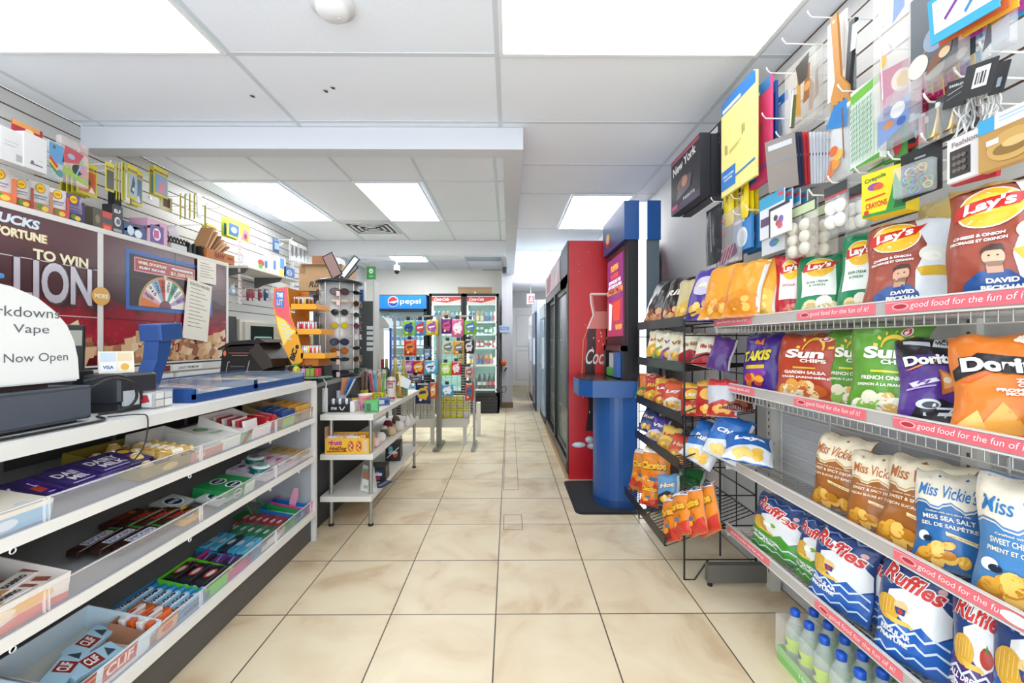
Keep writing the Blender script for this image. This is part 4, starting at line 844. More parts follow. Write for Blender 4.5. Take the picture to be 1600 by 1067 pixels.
bag(('r', DB, ruffles('purple'), (1478, 1.09), (1590, 1.15), 931, Z3, 0.2, 0.09, 28), 'navy and purple all dressed ridged chip bag on the lowest shelf')
bag(('r', DB, ruffles('blue'), (1535, 1.085), (1730, 1.15), 941, Z3, 0.2, 0.10, 29), 'blue ridged chip bag at the picture edge on the lowest shelf')

# ---- bags on the black wire rack
zr = 1.275
for k, (a, b_, xa, xb, yt, c, dz, lb) in enumerate([
    (1002, 1042, 0.90, 0.97, 432, '#221d1e', plain('#221d1e', None, 'BBQ', '#d8c9b8', chip=('#b8693a', '#d9a06a', '#8a4a2a')), 'black chip bag with brown chips, first at the far end of the rack top'),
    (1028, 1070, 0.90, 0.98, 428, '#26201f', plain('#26201f', None, 'RIB', '#e8e0d6', chip=('#c87a42', '#e0ad70', '#8a4a2a')), 'second black chip bag with brown chips on the rack top'),
    (1052, 1092, 0.92, 1.02, 430, '#c9b98a', plain('#c9b98a', '#d8b04a', None), 'cream and yellow chip bag between the black and the purple bag'),
    (1066, 1122, 0.90, 0.99, 412, '#4a3796', plain('#4a3796', None, 'Lay', '#f0e6d0', panel='#c9c3d8'), 'purple chip bag leaning on top of the wire rack'),
    (1090, 1156, 0.89, 0.98, 406, '#e0962a', plain('#e0962a', None, None, chip=('#f0b85a', '#c97a1e', '#e8a23c')), 'orange chip bag on the rack top, the one touching the purple bag'),
    (1126, 1186, 0.92, 1.0, 402, '#e0962a', plain('#e0962a', '#d9861f', None, chip=('#f0b85a', '#c97a1e')), 'middle orange chip bag on the rack top'),
    (1152, 1214, 0.97, 1.06, 394, '#e3a036', plain('#e3a036', '#eab84a', None, chip=('#f2cf74', '#d99a2e')), 'orange chip bag with yellow base beside the red ketchup bags')]):
    if k < 4: ya = 2.75-0.16*k
    p0 = at(a, 533, X=xa); p1 = at(b_, 533, X=xb)
    bag(('w', c, dz, (a, xa), (b_, xb), yt, zr+0.012, 0.35, 0.06, 40+k), lb)
def rackbag(key, col, des, px, py_bot, X, w_, h, th, rz, tilt, seed, label, roll=0.0):
    p = at(px, py_bot, X=X); mb = make_bag('chip_bag', w_, h, th, col, des, seed, 10, 14)
    M = Matrix.Translation(p) @ Matrix.Rotation(rz, 4, 'Z') @ Matrix.Rotation(roll, 4, 'Y') @ Matrix.Rotation(-tilt, 4, 'X')
    return mb.obj('chip_bag', label=label, cat='chip bag', mw=M)
A = math.radians
row2 = [(1024, '#dcd3a8', plain('', '#d9a53a', 'Lay', '#c03028', head='#efe8cc'), 'cream and yellow small chip bag at the far end of the second rack shelf'),
        (1036, '#e6dfc4', plain('', '#5f9a46', 'Vic', '#9a6a2a', head='#efe8cc'), 'cream and green small chip bag second on the second rack shelf'),
        (1048, '#e6dfc4', plain('', '#7a4a94', 'Vic', '#7a4a94', head='#efe8cc'), 'cream and purple small chip bag in the middle of the second rack shelf'),
        (1060, '#e6dfc4', plain('', '#c9c3b8', 'Vic', '#9a6a2a', head='#efe8cc'), 'cream and grey small chip bag on the second rack shelf'),
        (1078, '#e8dfc4', plain('', '#a3252c', 'Miss Vickie', '#9a6a2a', head='#efe8cc', chip=None), 'cream and dark red small chip bag on the second rack shelf'),
        (1100, '#ece4cf', plain('', '#b03038', 'Miss Vickie', '#b03038', chip=None), 'white and dark red small chip bag leaning on the second rack shelf'),
        (1120, '#5b3580', plain('', '#4a2a70', None, chip=None), 'purple small chip bag at the near end of the second rack shelf')]
for k, (px, c, des, lb) in enumerate(row2):
    rackbag('q', c, des, px, 556+0.22*(px-1020), 0.90+0.018*k, 0.135 if k < 6 else 0.11, 0.175, 0.05, A(-50+2*k), 0.28, 60+k, lb, roll=(0.0 if k < 5 else 0.22))
row3 = [(1006, '#d9763c', plain('', '#3f8a44', None, chip=('#e8a050',)), 'orange and green small bag leaning out at the far end of the third rack shelf'),
        (1020, '#b82c28', plain('', '#e0b02e', 'Rid', '#f0c23a'), 'red and yellow small bag on the third rack shelf'),
        (1036, '#e3ab2e', plain('', '#c8342a', 'Lay', WHITE, panel='#c8342a'), 'yellow small bag with a red oval on the third rack shelf'),
        (1052, '#d9542a', plain('', '#e8e4da', 'Lay', WHITE), 'orange red small bag with white base on the third rack shelf'),
        (1082, '#b82a26', plain('', '#c8342a', 'Lays', WHITE, panel='#e8b42c', head='#e0b13a', chip=('#d9a04a', '#eebf6c')), 'red and gold small chip bag hanging over the rack edge, third shelf'),
        (1108, '#b12a28', plain('', '#a5201f', None, head='#c89a34', panel='#e0a848'), 'red and gold small chip bag with silver side, near end of the third rack shelf'),
        (1128, '#b9bbc0', plain('', '#b02c28', 'BBQ', '#b02c28', chip=('#d9a04a',), head='#b5302c'), 'silver backed small chip bag at the near end of the third rack shelf')]
for k, (px, c, des, lb) in enumerate(row3):
    rackbag('q', c, des, px, (620+0.42*(px-1000)) if k < 4 else 650+(px-1082)*0.02, 0.90+0.015*k, 0.13, 0.18, 0.06, A(-48+3*k), 0.25, 80+k, lb)
rackbag('q', '#7d2b1e', plain('', '#4a1c14', 'JERKY', '#e8d9b8', chip=('#9a5a3a',)), 1152, 640, 1.03, 0.15, 0.2, 0.045, A(-35), 1.2, 91, 'dark brown and red bag lying flat near the gondola on the third rack shelf')
row4 = [(1008, '#20345f', plain('', '#2c4a8a', 'Ruf', '#d9c8c0'), 'dark blue small bag at the far end of the fourth rack shelf'), (1022, '#4a3a90', plain('', '#c9c6d0', 'Vin', WHITE), 'violet small bag on the fourth rack shelf'),
        (1038, '#e6c25a', plain('', '#d9a23a', 'Lay', '#c8342a'), 'pale yellow small bag in the fourth rack shelf'), (1054, '#d2452f', plain('', '#e08a3a', 'Hot', '#f0d0a0'), 'orange and red small bag in the fourth rack shelf')]
for k, (px, c, des, lb) in enumerate(row4): rackbag('q', c, des, px, 672+1.02*(px-1006), 0.88+0.012*k, 0.12, 0.16, 0.05, A(-45), 0.45, 95+k, lb, roll=0.2)
bl_ = '#2568b4'
rackbag('q', bl_, plain('', '#d9dfe4', 'Ruffles', WHITE, chip=('#e9b84a', '#f2cf74')), 1084, 722, 0.93, 0.17, 0.22, 0.07, A(-38), 0.3, 101, 'blue chip bag leaning over in the near corner of the fourth rack shelf', roll=0.45)
rackbag('q', bl_, plain('', '#d9dfe4', 'Chips', WHITE, chip=('#e9b84a', '#f2cf74')), 1122, 716, 0.99, 0.17, 0.22, 0.07, A(-38), 0.25, 102, 'second blue chip bag standing beside the leaning one on the rack', roll=0.35)
rackbag('q', bl_, plain('', '#d9dfe4', 'Lays', WHITE, chip=('#e9b84a', '#f2cf74')), 1168, 724, 1.02, 0.2, 0.2, 0.07, A(-30), 1.1, 103, 'blue chip bag lying on its back beside the gondola', roll=0.1)
och = '#e08423'
for k, (px, py, X, sz, lb, rl) in enumerate([(1003, 762, 0.86, 1.05, 'orange cheese puff bag at the far end of the lowest rack shelf', 0.0), (1022, 772, 0.85, 1.15, 'orange cheese puff bag facing out on the lowest rack shelf', -0.05),
        (1014, 790, 0.82, 0.7, 'small orange and red puff bag below the two upright puff bags', 0.0), (1052, 846, 0.82, 0.95, 'slumped orange puff bag nearest the front lip of the lowest rack shelf', -0.5), (1068, 836, 0.84, 0.9, 'slumped orange puff bag second from the front lip', -0.5),
        (1092, 836, 0.88, 0.95, 'slumped orange puff bag with red base, third from the front lip', -0.6), (1113, 834, 0.93, 1.0, 'slumped orange puff bag farthest from the front lip', -0.65)]):
    rackbag('c', och, cheese_puffs, px, py, X, 0.165*sz, 0.235*sz, 0.06, A(-42 if k < 3 else -78), 0.3 if k < 2 else 0.25, 110+k, lb, roll=rl)
rackbag('c', '#2f8a4a', plain('', '#c23a2a', None, chip=('#e0a040',)), 994, 768, 0.85, 0.11, 0.15, 0.04, A(-45), 0.3, 120, 'small green and red bag at the far tip of the lowest rack shelf')
rackbag('c', '#2f7a3f', plain('', '#23602f', None, chip=None), 1075, 762, 1.02, 0.16, 0.14, 0.06, A(-40), 0.9, 121, 'green bag lying deep inside the rack under the blue bags')
rackbag('c', '#5f8fb8', plain('', '#2a2c33', 'Hot', '#f0d0a0'), 1046, 790, 0.86, 0.13, 0.17, 0.05, A(-40), 0.4, 122, 'pale blue and black small bag behind the slumped orange bags', roll=-0.2)

# ---- water bottles in their tray
t = thing('bottle_tray', 'green cardboard tray in shrink wrap holding water bottles on the floor', 'tray', (1.16, 1.42, 0))
MB().box(-0.15, 0.15, -0.35, 0.17, 0.0, 0.008, kraft).box(-0.153, -0.15, -0.35, 0.17, 0, 0.055, mat('#7fbf6a', 0.4)).box(0.15, 0.153, -0.35, 0.17, 0, 0.055, mat('#7fbf6a', 0.4)).box(-0.153, 0.153, 0.17, 0.173, 0, 0.055, mat('#7fbf6a', 0.4)).obj('tray_wall', t)
q = MB(); g = plane((-0.1535, 0.17, 0), (0, -1, 0), (0, 0, 1)); q.text(g, '100% recyclable', 0.22, 0.028, 0.2, 0.018, mat('#dff0d8'), 1); q.text(g, 'spring water', 0.42, 0.028, 0.14, 0.018, mat('#dff0d8'), 1); q.obj('tray_print', t)
t = thing('water_bottle', 'clear water bottle with blue cap and green label in the floor tray', 'bottle', group='water bottles under the chip shelves'); wb = t
pet = mat('#e8f2ee', 0.06, alpha=0.26)
MB().lathe([(0.0001, 0.002), (0.026, 0.002), (0.031, 0.012), (0.031, 0.05), (0.029, 0.055), (0.031, 0.06), (0.031, 0.115), (0.027, 0.14), (0.016, 0.168), (0.0125, 0.176), (0.0125, 0.185)], pet, 16).obj('body', t)
q = MB().lathe([(0.0316, 0.055), (0.0316, 0.1)], mat('#b9d84a', 0.4), 16); g = lambda x, y, l: Vector((0.0322*math.sin(-2.2+x/0.032)*1.0, -0.0322*math.cos(-2.2+x/0.032), y+0.078)) 
g = lambda x, y, l: Vector((-(0.0318+l*0.0003)*math.cos(x/0.032+0.5), -(0.0318+l*0.0003)*math.sin(x/0.032+0.5)*-1, y+0.078))
q.poly(g, [(0.022*math.cos(a*math.pi/8), 0.012*math.sin(a*math.pi/8)) for a in range(16)], mat('#4b5a66'), 1, 0.008); q.obj('label', t)
MB().lathe([(0.0155, 0.178), (0.0158, 0.196), (0.013, 0.2), (0.0001, 0.2)], mat('#1650b4', 0.3), 18).obj('cap', t)
MB().lathe([(0.0001, 0.004), (0.029, 0.004), (0.029, 0.13), (0.0001, 0.13)], mat('#c9dcd4', 0.02, alpha=0.22), 12).obj('water', t)
k = 0
for i in range(4):
    for j in range(7):
        x = 1.05+i*0.068; y = 1.555-j*0.072
        if k == 0: t.location = (x, y, 0.008)
        else: dup(wb, T(x, y, 0.008))
        k += 1
q = MB(); q.box(1.005, 1.0055, 1.07, 1.60, 0.03, 0.17, mat('#ffffff', 0.05, alpha=0.10)); q.box(1.005, 1.30, 1.597, 1.5975, 0.03, 0.17, mat('#ffffff', 0.05, alpha=0.10)); q.obj('shrink_wrap', label='clear shrink wrap around the water bottles', cat='wrap')

# ================================================================ goods hanging on the slatted walls
def ops_draw(mb, f, ops, asp=1.0):
    for k, o in enumerate(ops):
        if o[0] == 'T' and isinstance(o[-1], float) and isinstance(o[-2], str): o = o[:-2]+(o[-1], o[-2])
        l = 1+k*0.35; c = o[-1]; mt = mat(c, 0.35) if not isinstance(c, bpy.types.Material) else c
        if o[0] == 'R': mb.rect(f, o[1], o[2], o[3], o[4], mt, l)
        elif o[0] == 'E': mb.ell(f, o[1], o[2], o[3], o[4], mt, l, n=18)
        elif o[0] == 'P': mb.poly(f, o[1], mt, l)
        elif o[0] == 'S': mb.strip(f, o[1], o[2], mt, l)
        elif o[0] == 'T': mb.text(f, o[1], o[2], o[3], o[4], o[5], mt, l, rot=o[6] if len(o) > 7 else 0, asp=asp, bold=0.03)
        elif o[0] == 'B': p = f(o[1], o[2], 0); mb.ball(p, o[3], mt, sy=o[4], sz=1.0, n=12)
        elif o[0] == 'L':
            mb.tube([f(q[0], q[1], 6) for q in o[1]], o[2], mt, 5)
def pkg(w_, h, t, col, ops, kind='card'):
    mb = MB(); f = lambda x, y, l=0: Vector((x*w_/2, -t/2-l*0.0006, -h+y*h))
    if kind == 'card': mb.box(-w_/2, w_/2, -t/2, t/2, -h, 0, mat(col, 0.5))
    elif kind == 'box': mb.box(-w_/2, w_/2, -t/2, t/2, -h, 0, mat(col, 0.45)); 
    elif kind == 'clear': mb.rbox(-w_/2, w_/2, -t/2, t/2, -h, 0, mat(col, 0.12, alpha=0.3), r=min(t*0.45, 0.01))
    elif kind == 'pouch':
        n, m_ = 8, 8; rr = random.Random(int(w_*1e4)+int(h*1e4)); vs = []
        def P(i, j, sg):
            x = -1+2*i/n; y = j/m_; b = max(0, 1-abs(x)**3)*max(0, 1-abs(2*y-1)**3); return Vector((x*w_/2, sg*(t/2*b)+0.004*noise.noise(Vector((x*3, y*4, w_*50)))*b, -h+y*h))
        for sg in (-1, 1): mb.add([P(i, j, sg) for j in range(m_+1) for i in range(n+1)], [(j*(n+1)+i, j*(n+1)+i+1, (j+1)*(n+1)+i+1, (j+1)*(n+1)+i) for j in range(m_) for i in range(n)], foil(col), True)
    ops_draw(mb, f, ops, h/(w_/2)); return mb
def hang(name, cat, label, col, ops, X, pl, pr, yt, yb, t=0.004, kind='card', n=1, dx=0.02, jit=0.06, group=None, rot=0.0, side='R', roll=0.0, labels=None):
    ya = at(pl, 533, X=X).y; yb_ = at(pr, 533, X=X).y; w_ = abs(ya-yb_); yc = (ya+yb_)/2
    zt = 1.19+(CY-yt)/F*yc; zb = 1.19+(CY-yb)/F*yc; h = zt-zb; rr = random.Random(pl*7+yt); o0 = None
    sg = 1 if X > 0 else -1; base = -math.pi/2 if X > 0 else math.pi/2
    for k in range(n):
        M = T(X+sg*k*dx, yc+rr.uniform(-1, 1)*0.004*(k > 0), zt-(0.003*k if n > 1 else 0), base+rot+(rr.uniform(-jit, jit) if k else 0), 0, roll+(rr.uniform(-jit, jit)*0.4 if k else 0))
        if o0 is None: o0 = pkg(w_, h, t, col, ops, kind).obj(name, label=label, cat=cat, group=group, mw=M)
        else: dup(o0, M, labels[k-1] if labels else None, group)
    return o0
# hooks
_hk = []
def hook(y, z, side=1, ln=0.26):
    xw = XR if side > 0 else XL; M = T(xw, y, z, 0 if side > 0 else math.pi)
    if not _hk:
        mb = MB(); mb.tube([(0, 0, 0), (-ln, 0, 0.006), (-ln-0.012, 0, 0.02), (-ln-0.014, 0, 0.028)], 0.0028, wire_white, 6); mb.box(-0.004, 0.0, -0.012, 0.012, -0.02, 0.01, wire_white); mb.box(-ln-0.012, -ln-0.009, -0.011, 0.011, 0.012, 0.02, wire_white) if False else None
        _hk.append(mb.obj('peg_hook', label='white wire peg hook on a slatted wall', cat='peg hook', group='white peg hooks on the slatted walls', mw=M)); return
    dup(_hk[0], M)
def hookpx(px, py, X): p = at(px, py, X=X); hook(p.y, p.z-0.02, 1 if X > 0 else -1)
for px, py in ((1268, 20), (1228, 62), (1203, 108), (1196, 179), (1171, 231), (1147, 305), (1150, 330), (1218, 208), (1316, 135), (1342, 262), (1300, 278), (1270, 298), (1395, 240), (1540, 70), (1500, 110), (1448, 212), (1395, 68), (1545, 166), (1452, 150), (1170, 322), (1115, 310), (1112, 250)): hookpx(px, py, 1.06)
for px, py in ((175, 262), (250, 270), (290, 303), (340, 322), (385, 345), (440, 380), (455, 372), (120, 235), (40, 205), (150, 470), (372, 470), (170, 252), (321, 318), (322, 348), (389, 448), (407, 448), (424, 448), (364, 443)): hookpx(px, py, -2.40)
NB = '#1b1c24'
# New York boxes
tx = [('R', -1, 1, 0, 0.12, '#3c2a48'), ('T', 'New York', -0.05, 0.80, 1.6, 0.16, 0.08, '#e8e4ea'), ('R', -0.95, 0.95, 0.92, 0.98, '#a8455c'), ('E', -0.1, 0.42, 0.4, 0.14, '#8a6a58'), ('P', [(-0.6, 0.2), (0.4, 0.28), (0.5, 0.5), (-0.3, 0.55)], '#5b4a52'), ('E', 0.0, 0.45, 0.2, 0.09, '#b8836a'), ('R', -0.9, -0.5, 0.07, 0.15, '#c8466a'), ('T', 'TIGHTS', 0.3, 0.15, 0.8, 0.05, '#d8d4d8')]
hang('stocking_box', 'stocking box', 'black and pink boxed hosiery hanging lowest at the far end of the wall', NB, tx, 1.02, 1056, 1102, 232, 322, 0.055, 'box', 2, 0.062, 0.03, labels=['black boxed hosiery tucked behind the front one at the far end'])
hang('stocking_box', 'stocking box', 'black boxed hosiery hanging higher, against the yellow tablecloth', NB, [('R', -0.9, 0.5, 0.88, 0.97, '#d8d6dc'), ('T', 'New York', 0, 0.75, 1.5, 0.1, '#e8e4ea'), ('P', [(-0.6, 0.1), (0.6, 0.2), (0.6, 0.6), (-0.4, 0.5)], '#4f7f96')], 1.12, 1110, 1136, 198, 305, 0.05, 'box', 2, 0.055, 0.03, labels=['black boxed hosiery behind the higher one beside the tablecloth'])
# table covers
def cover(c, c2='#2f7ac4'): return [('R', -1, 1, 0.88, 1, c2), ('R', -0.9, 0.2, 0.895, 0.93, WHITE), ('R', -0.98, -0.1, 0.06, 0.27, c2), ('T', 'TABLE COVER', -0.54, 0.20, 0.7, 0.022, WHITE), ('T', 'NAPPE', -0.54, 0.16, 0.5, 0.022, WHITE), ('S', [(-0.1, 0.14), (0.98, 0.17)], 0.02, c2), ('S', [(-0.72, 0.43), (-0.72, 0.53)], 0.035, '#7c7440'), ('S', [(-0.62, 0.42), (-0.62, 0.52)], 0.035, '#7c7440'), ('S', [(0.3, 0.50), (0.3, 0.6)], 0.035, '#7c7440'), ('S', [(0.4, 0.51), (0.4, 0.6)], 0.03, '#7c7440'), ('S', [(-0.45, 0.44), (0.25, 0.47)], 0.006, '#9a9450'), ('S', [(-0.45, 0.42), (0.1, 0.445)], 0.006, '#9a9450')]
hang('table_cover', 'table cover', 'folded pale yellow table cover pack with blue header, facing the aisle', '#efe28e', cover('y'), 1.04, 1129, 1183, 138, 292, 0.012, 'card')
hang('table_cover', 'table cover', 'second pale yellow table cover pack behind the front one', '#efe28e', cover('y'), 1.065, 1136, 1180, 132, 288, 0.012, 'card')
hang('table_cover', 'table cover', 'folded pink table cover pack behind the yellow ones', '#d8487a', cover('p'), 1.10, 1168, 1206, 134, 290, 0.012, 'card')
hang('table_cover', 'table cover', 'folded dark blue table cover pack behind the pink one', '#23478f', cover('b'), 1.13, 1184, 1214, 138, 278, 0.012, 'card')
hang('table_cover', 'table cover', 'folded pale grey table cover pack nearest the wall', '#dfe6ea', cover('w'), 1.17, 1206, 1234, 150, 272, 0.012, 'card')
# cutlery bags
hang('utensil_bag', 'utensil bag', 'clear bag of brown and green kitchen utensils high on the wall', '#d9d5cc', [('P', [(-0.6, 0.1), (-0.3, 0.05), (-0.1, 0.5), (-0.4, 0.55)], '#4a5a2c'), ('P', [(-0.2, 0.2), (0.1, 0.15), (0.1, 0.7), (-0.1, 0.72)], '#b98a3c'), ('P', [(0.25, 0.3), (0.6, 0.32), (0.65, 0.8), (0.4, 0.8)], '#8a5a2c'), ('P', [(0.0, 0.6), (0.5, 0.62), (0.6, 0.95), (-0.2, 0.9)], '#3a3530'), ('E', 0.5, 0.5, 0.2, 0.06, '#c98a4a'), ('L', [(-0.5, 0.1), (-0.3, 0.6)], 0.003, '#e8e4d8')], 1.15, 1230, 1282, 88, 198, 0.03, 'clear')
hang('utensil_bag', 'utensil bag', 'clear bag of orange handled utensils beside the spatula', '#d9d5cc', [('P', [(-0.5, 0.1), (0.0, 0.05), (0.1, 0.6), (-0.3, 0.8)], '#b9722e'), ('P', [(0.1, 0.2), (0.6, 0.3), (0.5, 0.9), (0.2, 0.8)], '#8f3d26')], 1.19, 1262, 1292, 100, 172, 0.03, 'clear')
# napkin / foil packets fanned
cols = ['#8f8680', '#232b45', '#20284a', '#c22a30', '#b9262c', '#dfe3ea', '#e6e8ee', '#dfe3ea', '#e9ebf0', '#dfe3ea', '#e9ebf0', '#e0e4ea', '#e9ebf0']
for k, c in enumerate(cols):
    x = 1.06+k*0.0165; mb = pkg(0.11, 0.20, 0.005, c, [('R', -0.9, 0.9, 0.55, 0.6, '#3b4a6a' if k > 4 else '#8a8a90'), ('R', -0.8, 0.8, 0.8, 0.9, '#c8ccd6')]); p = at(1218+k*5.2, 214, X=x)
    grp = {0: None}.get(k, None)
    lab = {0: 'pale see through packet at the front of the fanned packets', 1: 'navy packet at the front of the fanned packets', 2: 'navy packet next to the red packets in the fan', 3: 'first red packet in the fan of flat packets', 4: 'second red packet in the fan, next to the white packets'}.get(k, 'flat white packet with blue print in the fan near the slats')
    mb.obj('flat_packet', label=lab, cat='packet', group='white packets fanned on one hook' if k > 4 else None, mw=T(x, p.y, p.z, -math.pi/2+0.55, 0.16-0.02*k, 0))
# yellow glove bags and small things below
hang('glove_pack', 'glove pack', 'narrow yellow glove pack hanging below the table covers, farther one', '#e6cf1e', [('T', 'Dish', 0, 0.6, 0.8, 0.1, '#6a5c10', 1.57), ('R', -0.9, 0.9, 0.92, 0.97, '#fff2a0')], 1.08, 1130, 1147, 284, 352, 0.02, 'pouch', 2, 0.02, labels=['narrow yellow glove pack behind the farther front one'])
hang('glove_pack', 'glove pack', 'narrow yellow glove pack hanging below the pink table cover', '#e6cf1e', [('T', 'Dish', 0, 0.6, 0.8, 0.1, '#6a5c10', 1.57)], 1.08, 1157, 1170, 272, 340, 0.02, 'pouch', 3, 0.022, labels=['second narrow yellow glove pack below the pink table cover', 'third narrow yellow glove pack below the pink table cover'])
hang('bin_bag_pack', 'bag pack', 'crumpled black plastic pack hanging lowest beside the grey wall', '#24262a', [('S', [(-0.4, 0.95), (-0.2, 0.1)], 0.06, '#8f9499'), ('S', [(0.1, 0.9), (0.3, 0.2)], 0.05, '#c3c8cc'), ('S', [(0.5, 0.8), (0.6, 0.3)], 0.04, '#6a7076')], 1.06, 1104, 1128, 322, 412, 0.05, 'pouch', 3, 0.055, labels=['crumpled black plastic pack, middle one near the grey wall', 'crumpled black plastic pack nearest the wall slats'])
hang('checked_cloth', 'cloth pack', 'clear pack with a dark red checked cloth', '#dcd6d6', [('P', [(-0.5, 0.02), (0.9, 0.15), (0.7, 0.35), (-0.9, 0.2)], '#5d3550')]+[('S', [(-0.8+0.25*i, 0.05), (-0.4+0.25*i, 0.32)], 0.05, '#c98a96') for i in range(5)]+[('E', -0.6+0.3*(i % 2), 0.5+0.12*i, 0.12, 0.03, '#c8606a') for i in range(4)], 1.07, 1122, 1158, 330, 412, 0.02, 'clear')
hang('dental_pack', 'small pack', 'small blue and white pack, front one in the low row', '#3f88c8', [('E', 0, 0.4, 0.6, 0.3, '#e9f0f4'), ('E', 0.1, 0.38, 0.4, 0.2, '#c9d6de'), ('R', -0.9, 0.3, 0.85, 0.95, '#dfeaf4')], 1.09, 1148, 1176, 338, 390, 0.012, 'card', 3, 0.035, 0.02, labels=['small blue and white pack, middle one in the low row', 'small blue and white pack, rear one in the low row'])
hang('party_card', 'small card', 'cyan topped card in front of three like it, low on the wall', '#dfe3ea', [('R', -1, 1, 0.72, 1, '#2f9ec8'), ('R', 0.55, 0.95, 0.86, 0.95, '#c8484c'), ('E', 0.2, 0.35, 0.3, 0.14, '#8a4a7a'), ('R', -0.9, -0.2, 0.3, 0.5, '#5b3a6a')], 1.07, 1188, 1226, 302, 368, 0.004, 'card', 4, 0.03, 0.02, labels=['second cyan topped card behind the front one', 'third cyan topped card behind the front one', 'fourth cyan topped card, nearest the wall'])
hang('toy_card', 'small card', 'black edged card with purple and red shapes below the cyan cards', '#ece9ea', [('R', -1, -0.85, 0, 1, '#222428'), ('R', -1, 1, 0.9, 1, '#222428'), ('E', -0.1, 0.4, 0.22, 0.1, '#b8343c'), ('E', 0.2, 0.5, 0.22, 0.12, '#7a5aa8'), ('E', 0.1, 0.3, 0.25, 0.1, '#c8566a'), ('E', -0.3, 0.6, 0.2, 0.1, '#3a3c46')], 1.05, 1203, 1236, 318, 365, 0.008, 'card')
hang('screw_pack', 'small card', 'blue and grey small card hanging under the cyan cards', '#c9d2d8', [('E', 0.1, 0.5, 0.4, 0.2, '#3f6fa8'), ('P', [(0, 0.4), (0.6, 0.45), (0.5, 0.6)], '#4fa05a')], 1.08, 1192, 1228, 362, 394, 0.01, 'card')
def bulbs(n, mm='#f4f4f2'):
    o = [('R', -1, 1, 0.78, 1, '#26282a'), ('R', -0.9, 0.9, 0.80, 0.97, '#c4d3a6') if n == 6 else ('R', -1, 1, 0.76, 0.8, '#c03a3c')]
    if n == 6:
        for j in range(3):
            for i in range(2): o.append(('B', -0.45+0.75*i, 0.14+0.22*j, 0.024, 0.7, mm))
    else:
        for j in range(2):
            for i in range(2): o.append(('B', -0.35+0.75*i, 0.26+0.28*j, 0.023, 0.8, mm))
    return o
hang('light_bulb_pack', 'light bulb pack', 'blister pack of round white bulbs with a pale green header, lower one', '#cfc9bc', bulbs(6, '#d9d4c6'), 1.08, 1228, 1278, 318, 400, 0.008, 'clear', 2, 0.07, 0.02, labels=['blister pack of round white bulbs behind the pale green headed one'])
hang('light_bulb_pack', 'light bulb pack', 'blister pack of four round white bulbs with black header, upper one', '#b9babb', bulbs(4), 1.08, 1290, 1326, 286, 364, 0.008, 'clear', 2, 0.07, 0.02, labels=['blister pack of four round white bulbs behind the upper one'])
# wooden spatula and knife
t = thing('wooden_spatula', 'orange brown slotted wooden spatula hanging from a hook', 'spatula', mw=T(1.09, at(1304, 30, X=1.09).y, at(1304, 25, X=1.09).z, -math.pi/2, 0, -0.08)); sw_ = mat('#c98a3e', 0.5, mott=0.1, mscale=30)
mb = MB(); mb.prism([(-0.014, 0), (0.014, 0), (0.013, -0.22), (0.040, -0.27), (0.044, -0.385), (-0.044, -0.40), (-0.034, -0.27), (-0.011, -0.22)], -0.004, 0.004, sw_, axis='y'); g = lambda x, y, l=0: Vector((x, -0.0045-l*0.0002, y))
mb.obj('blade', t); mb = MB()
for x in (-0.02, 0.0, 0.02): mb.rect(g, x-0.003, x+0.003, -0.365, -0.30, mat('#5a3a18'), 1)
mb.ell(g, 0, -0.02, 0.005, 0.006, mat('#f2ece0'), 1); mb.obj('slot', t)
hang('spatula_card', 'card', 'white backing card behind the wooden spatula', '#e9e9e6', [('P', [(0.1, 0.2), (0.8, 0.3), (0.8, 0.95), (0.3, 0.95)], '#c4c6c6')], 1.12, 1294, 1324, 24, 150, 0.004, 'card')
t = thing('kitchen_ladle', 'black plastic kitchen utensil hanging beside the spatula', 'kitchen utensil', mw=T(1.10, at(1334, 30, X=1.1).y, at(1334, 30, X=1.1).z, -math.pi/2, 0, 0.10))
MB().prism([(-0.012, 0), (0.012, 0), (0.010, -0.10), (0.008, -0.20), (0.012, -0.265), (-0.006, -0.265), (-0.010, -0.15)], -0.006, 0.006, mat('#1c1d20', 0.35), axis='y').obj('handle', t)
MB().prism([(-0.012, -0.265), (0.014, -0.26), (0.035, -0.29), (0.03, -0.305), (0.0, -0.30)], -0.01, 0.004, mat('#1c1d20', 0.35), axis='y').obj('head', t)
MB().prism([(0.006, -0.02), (0.03, -0.02), (0.026, -0.10), (0.006, -0.10)], -0.008, -0.007, mat('#c9dae6', 0.2), axis='y').obj('hang_tag', t)
hang('grater', 'grater', 'small metal grater hanging behind the black utensil', '#8d8f90', [('R', -0.8, 0.8, 0.1, 0.3, '#3f4143'), ('S', [(-0.4, 0.3), (-0.1, 0.9)], 0.08, '#b9babb')], 1.14, 1312, 1336, 90, 145, 0.01)
hang('snack_sack', 'straw pack', 'blue topped clear sack of orange pieces', '#cfd3d4', [('P', [(-0.9, 0.75), (0.9, 0.62), (0.9, 1), (-0.2, 1)], '#2f7fc4'), ('E', -0.1, 0.2, 0.45, 0.08, '#e0913a'), ('E', 0.2, 0.3, 0.4, 0.07, '#e8b04a'), ('E', -0.2, 0.38, 0.35, 0.07, '#d9662e'), ('P', [(-0.9, 0.02), (-0.2, 0.05), (-0.4, 0.3)], '#c86a3a'), ('S', [(0.5, 0.9), (0.7, 0.2)], 0.1, '#8f5a34')], 1.08, 1300, 1338, 162, 276, 0.05, 'pouch')
hang('food_bag', 'brown bag', 'small brown bag hanging above the blue topped sack', '#b0713a', [('R', -0.8, 0.8, 0.6, 0.8, '#d9a060')], 1.13, 1306, 1332, 142, 176, 0.03, 'pouch')
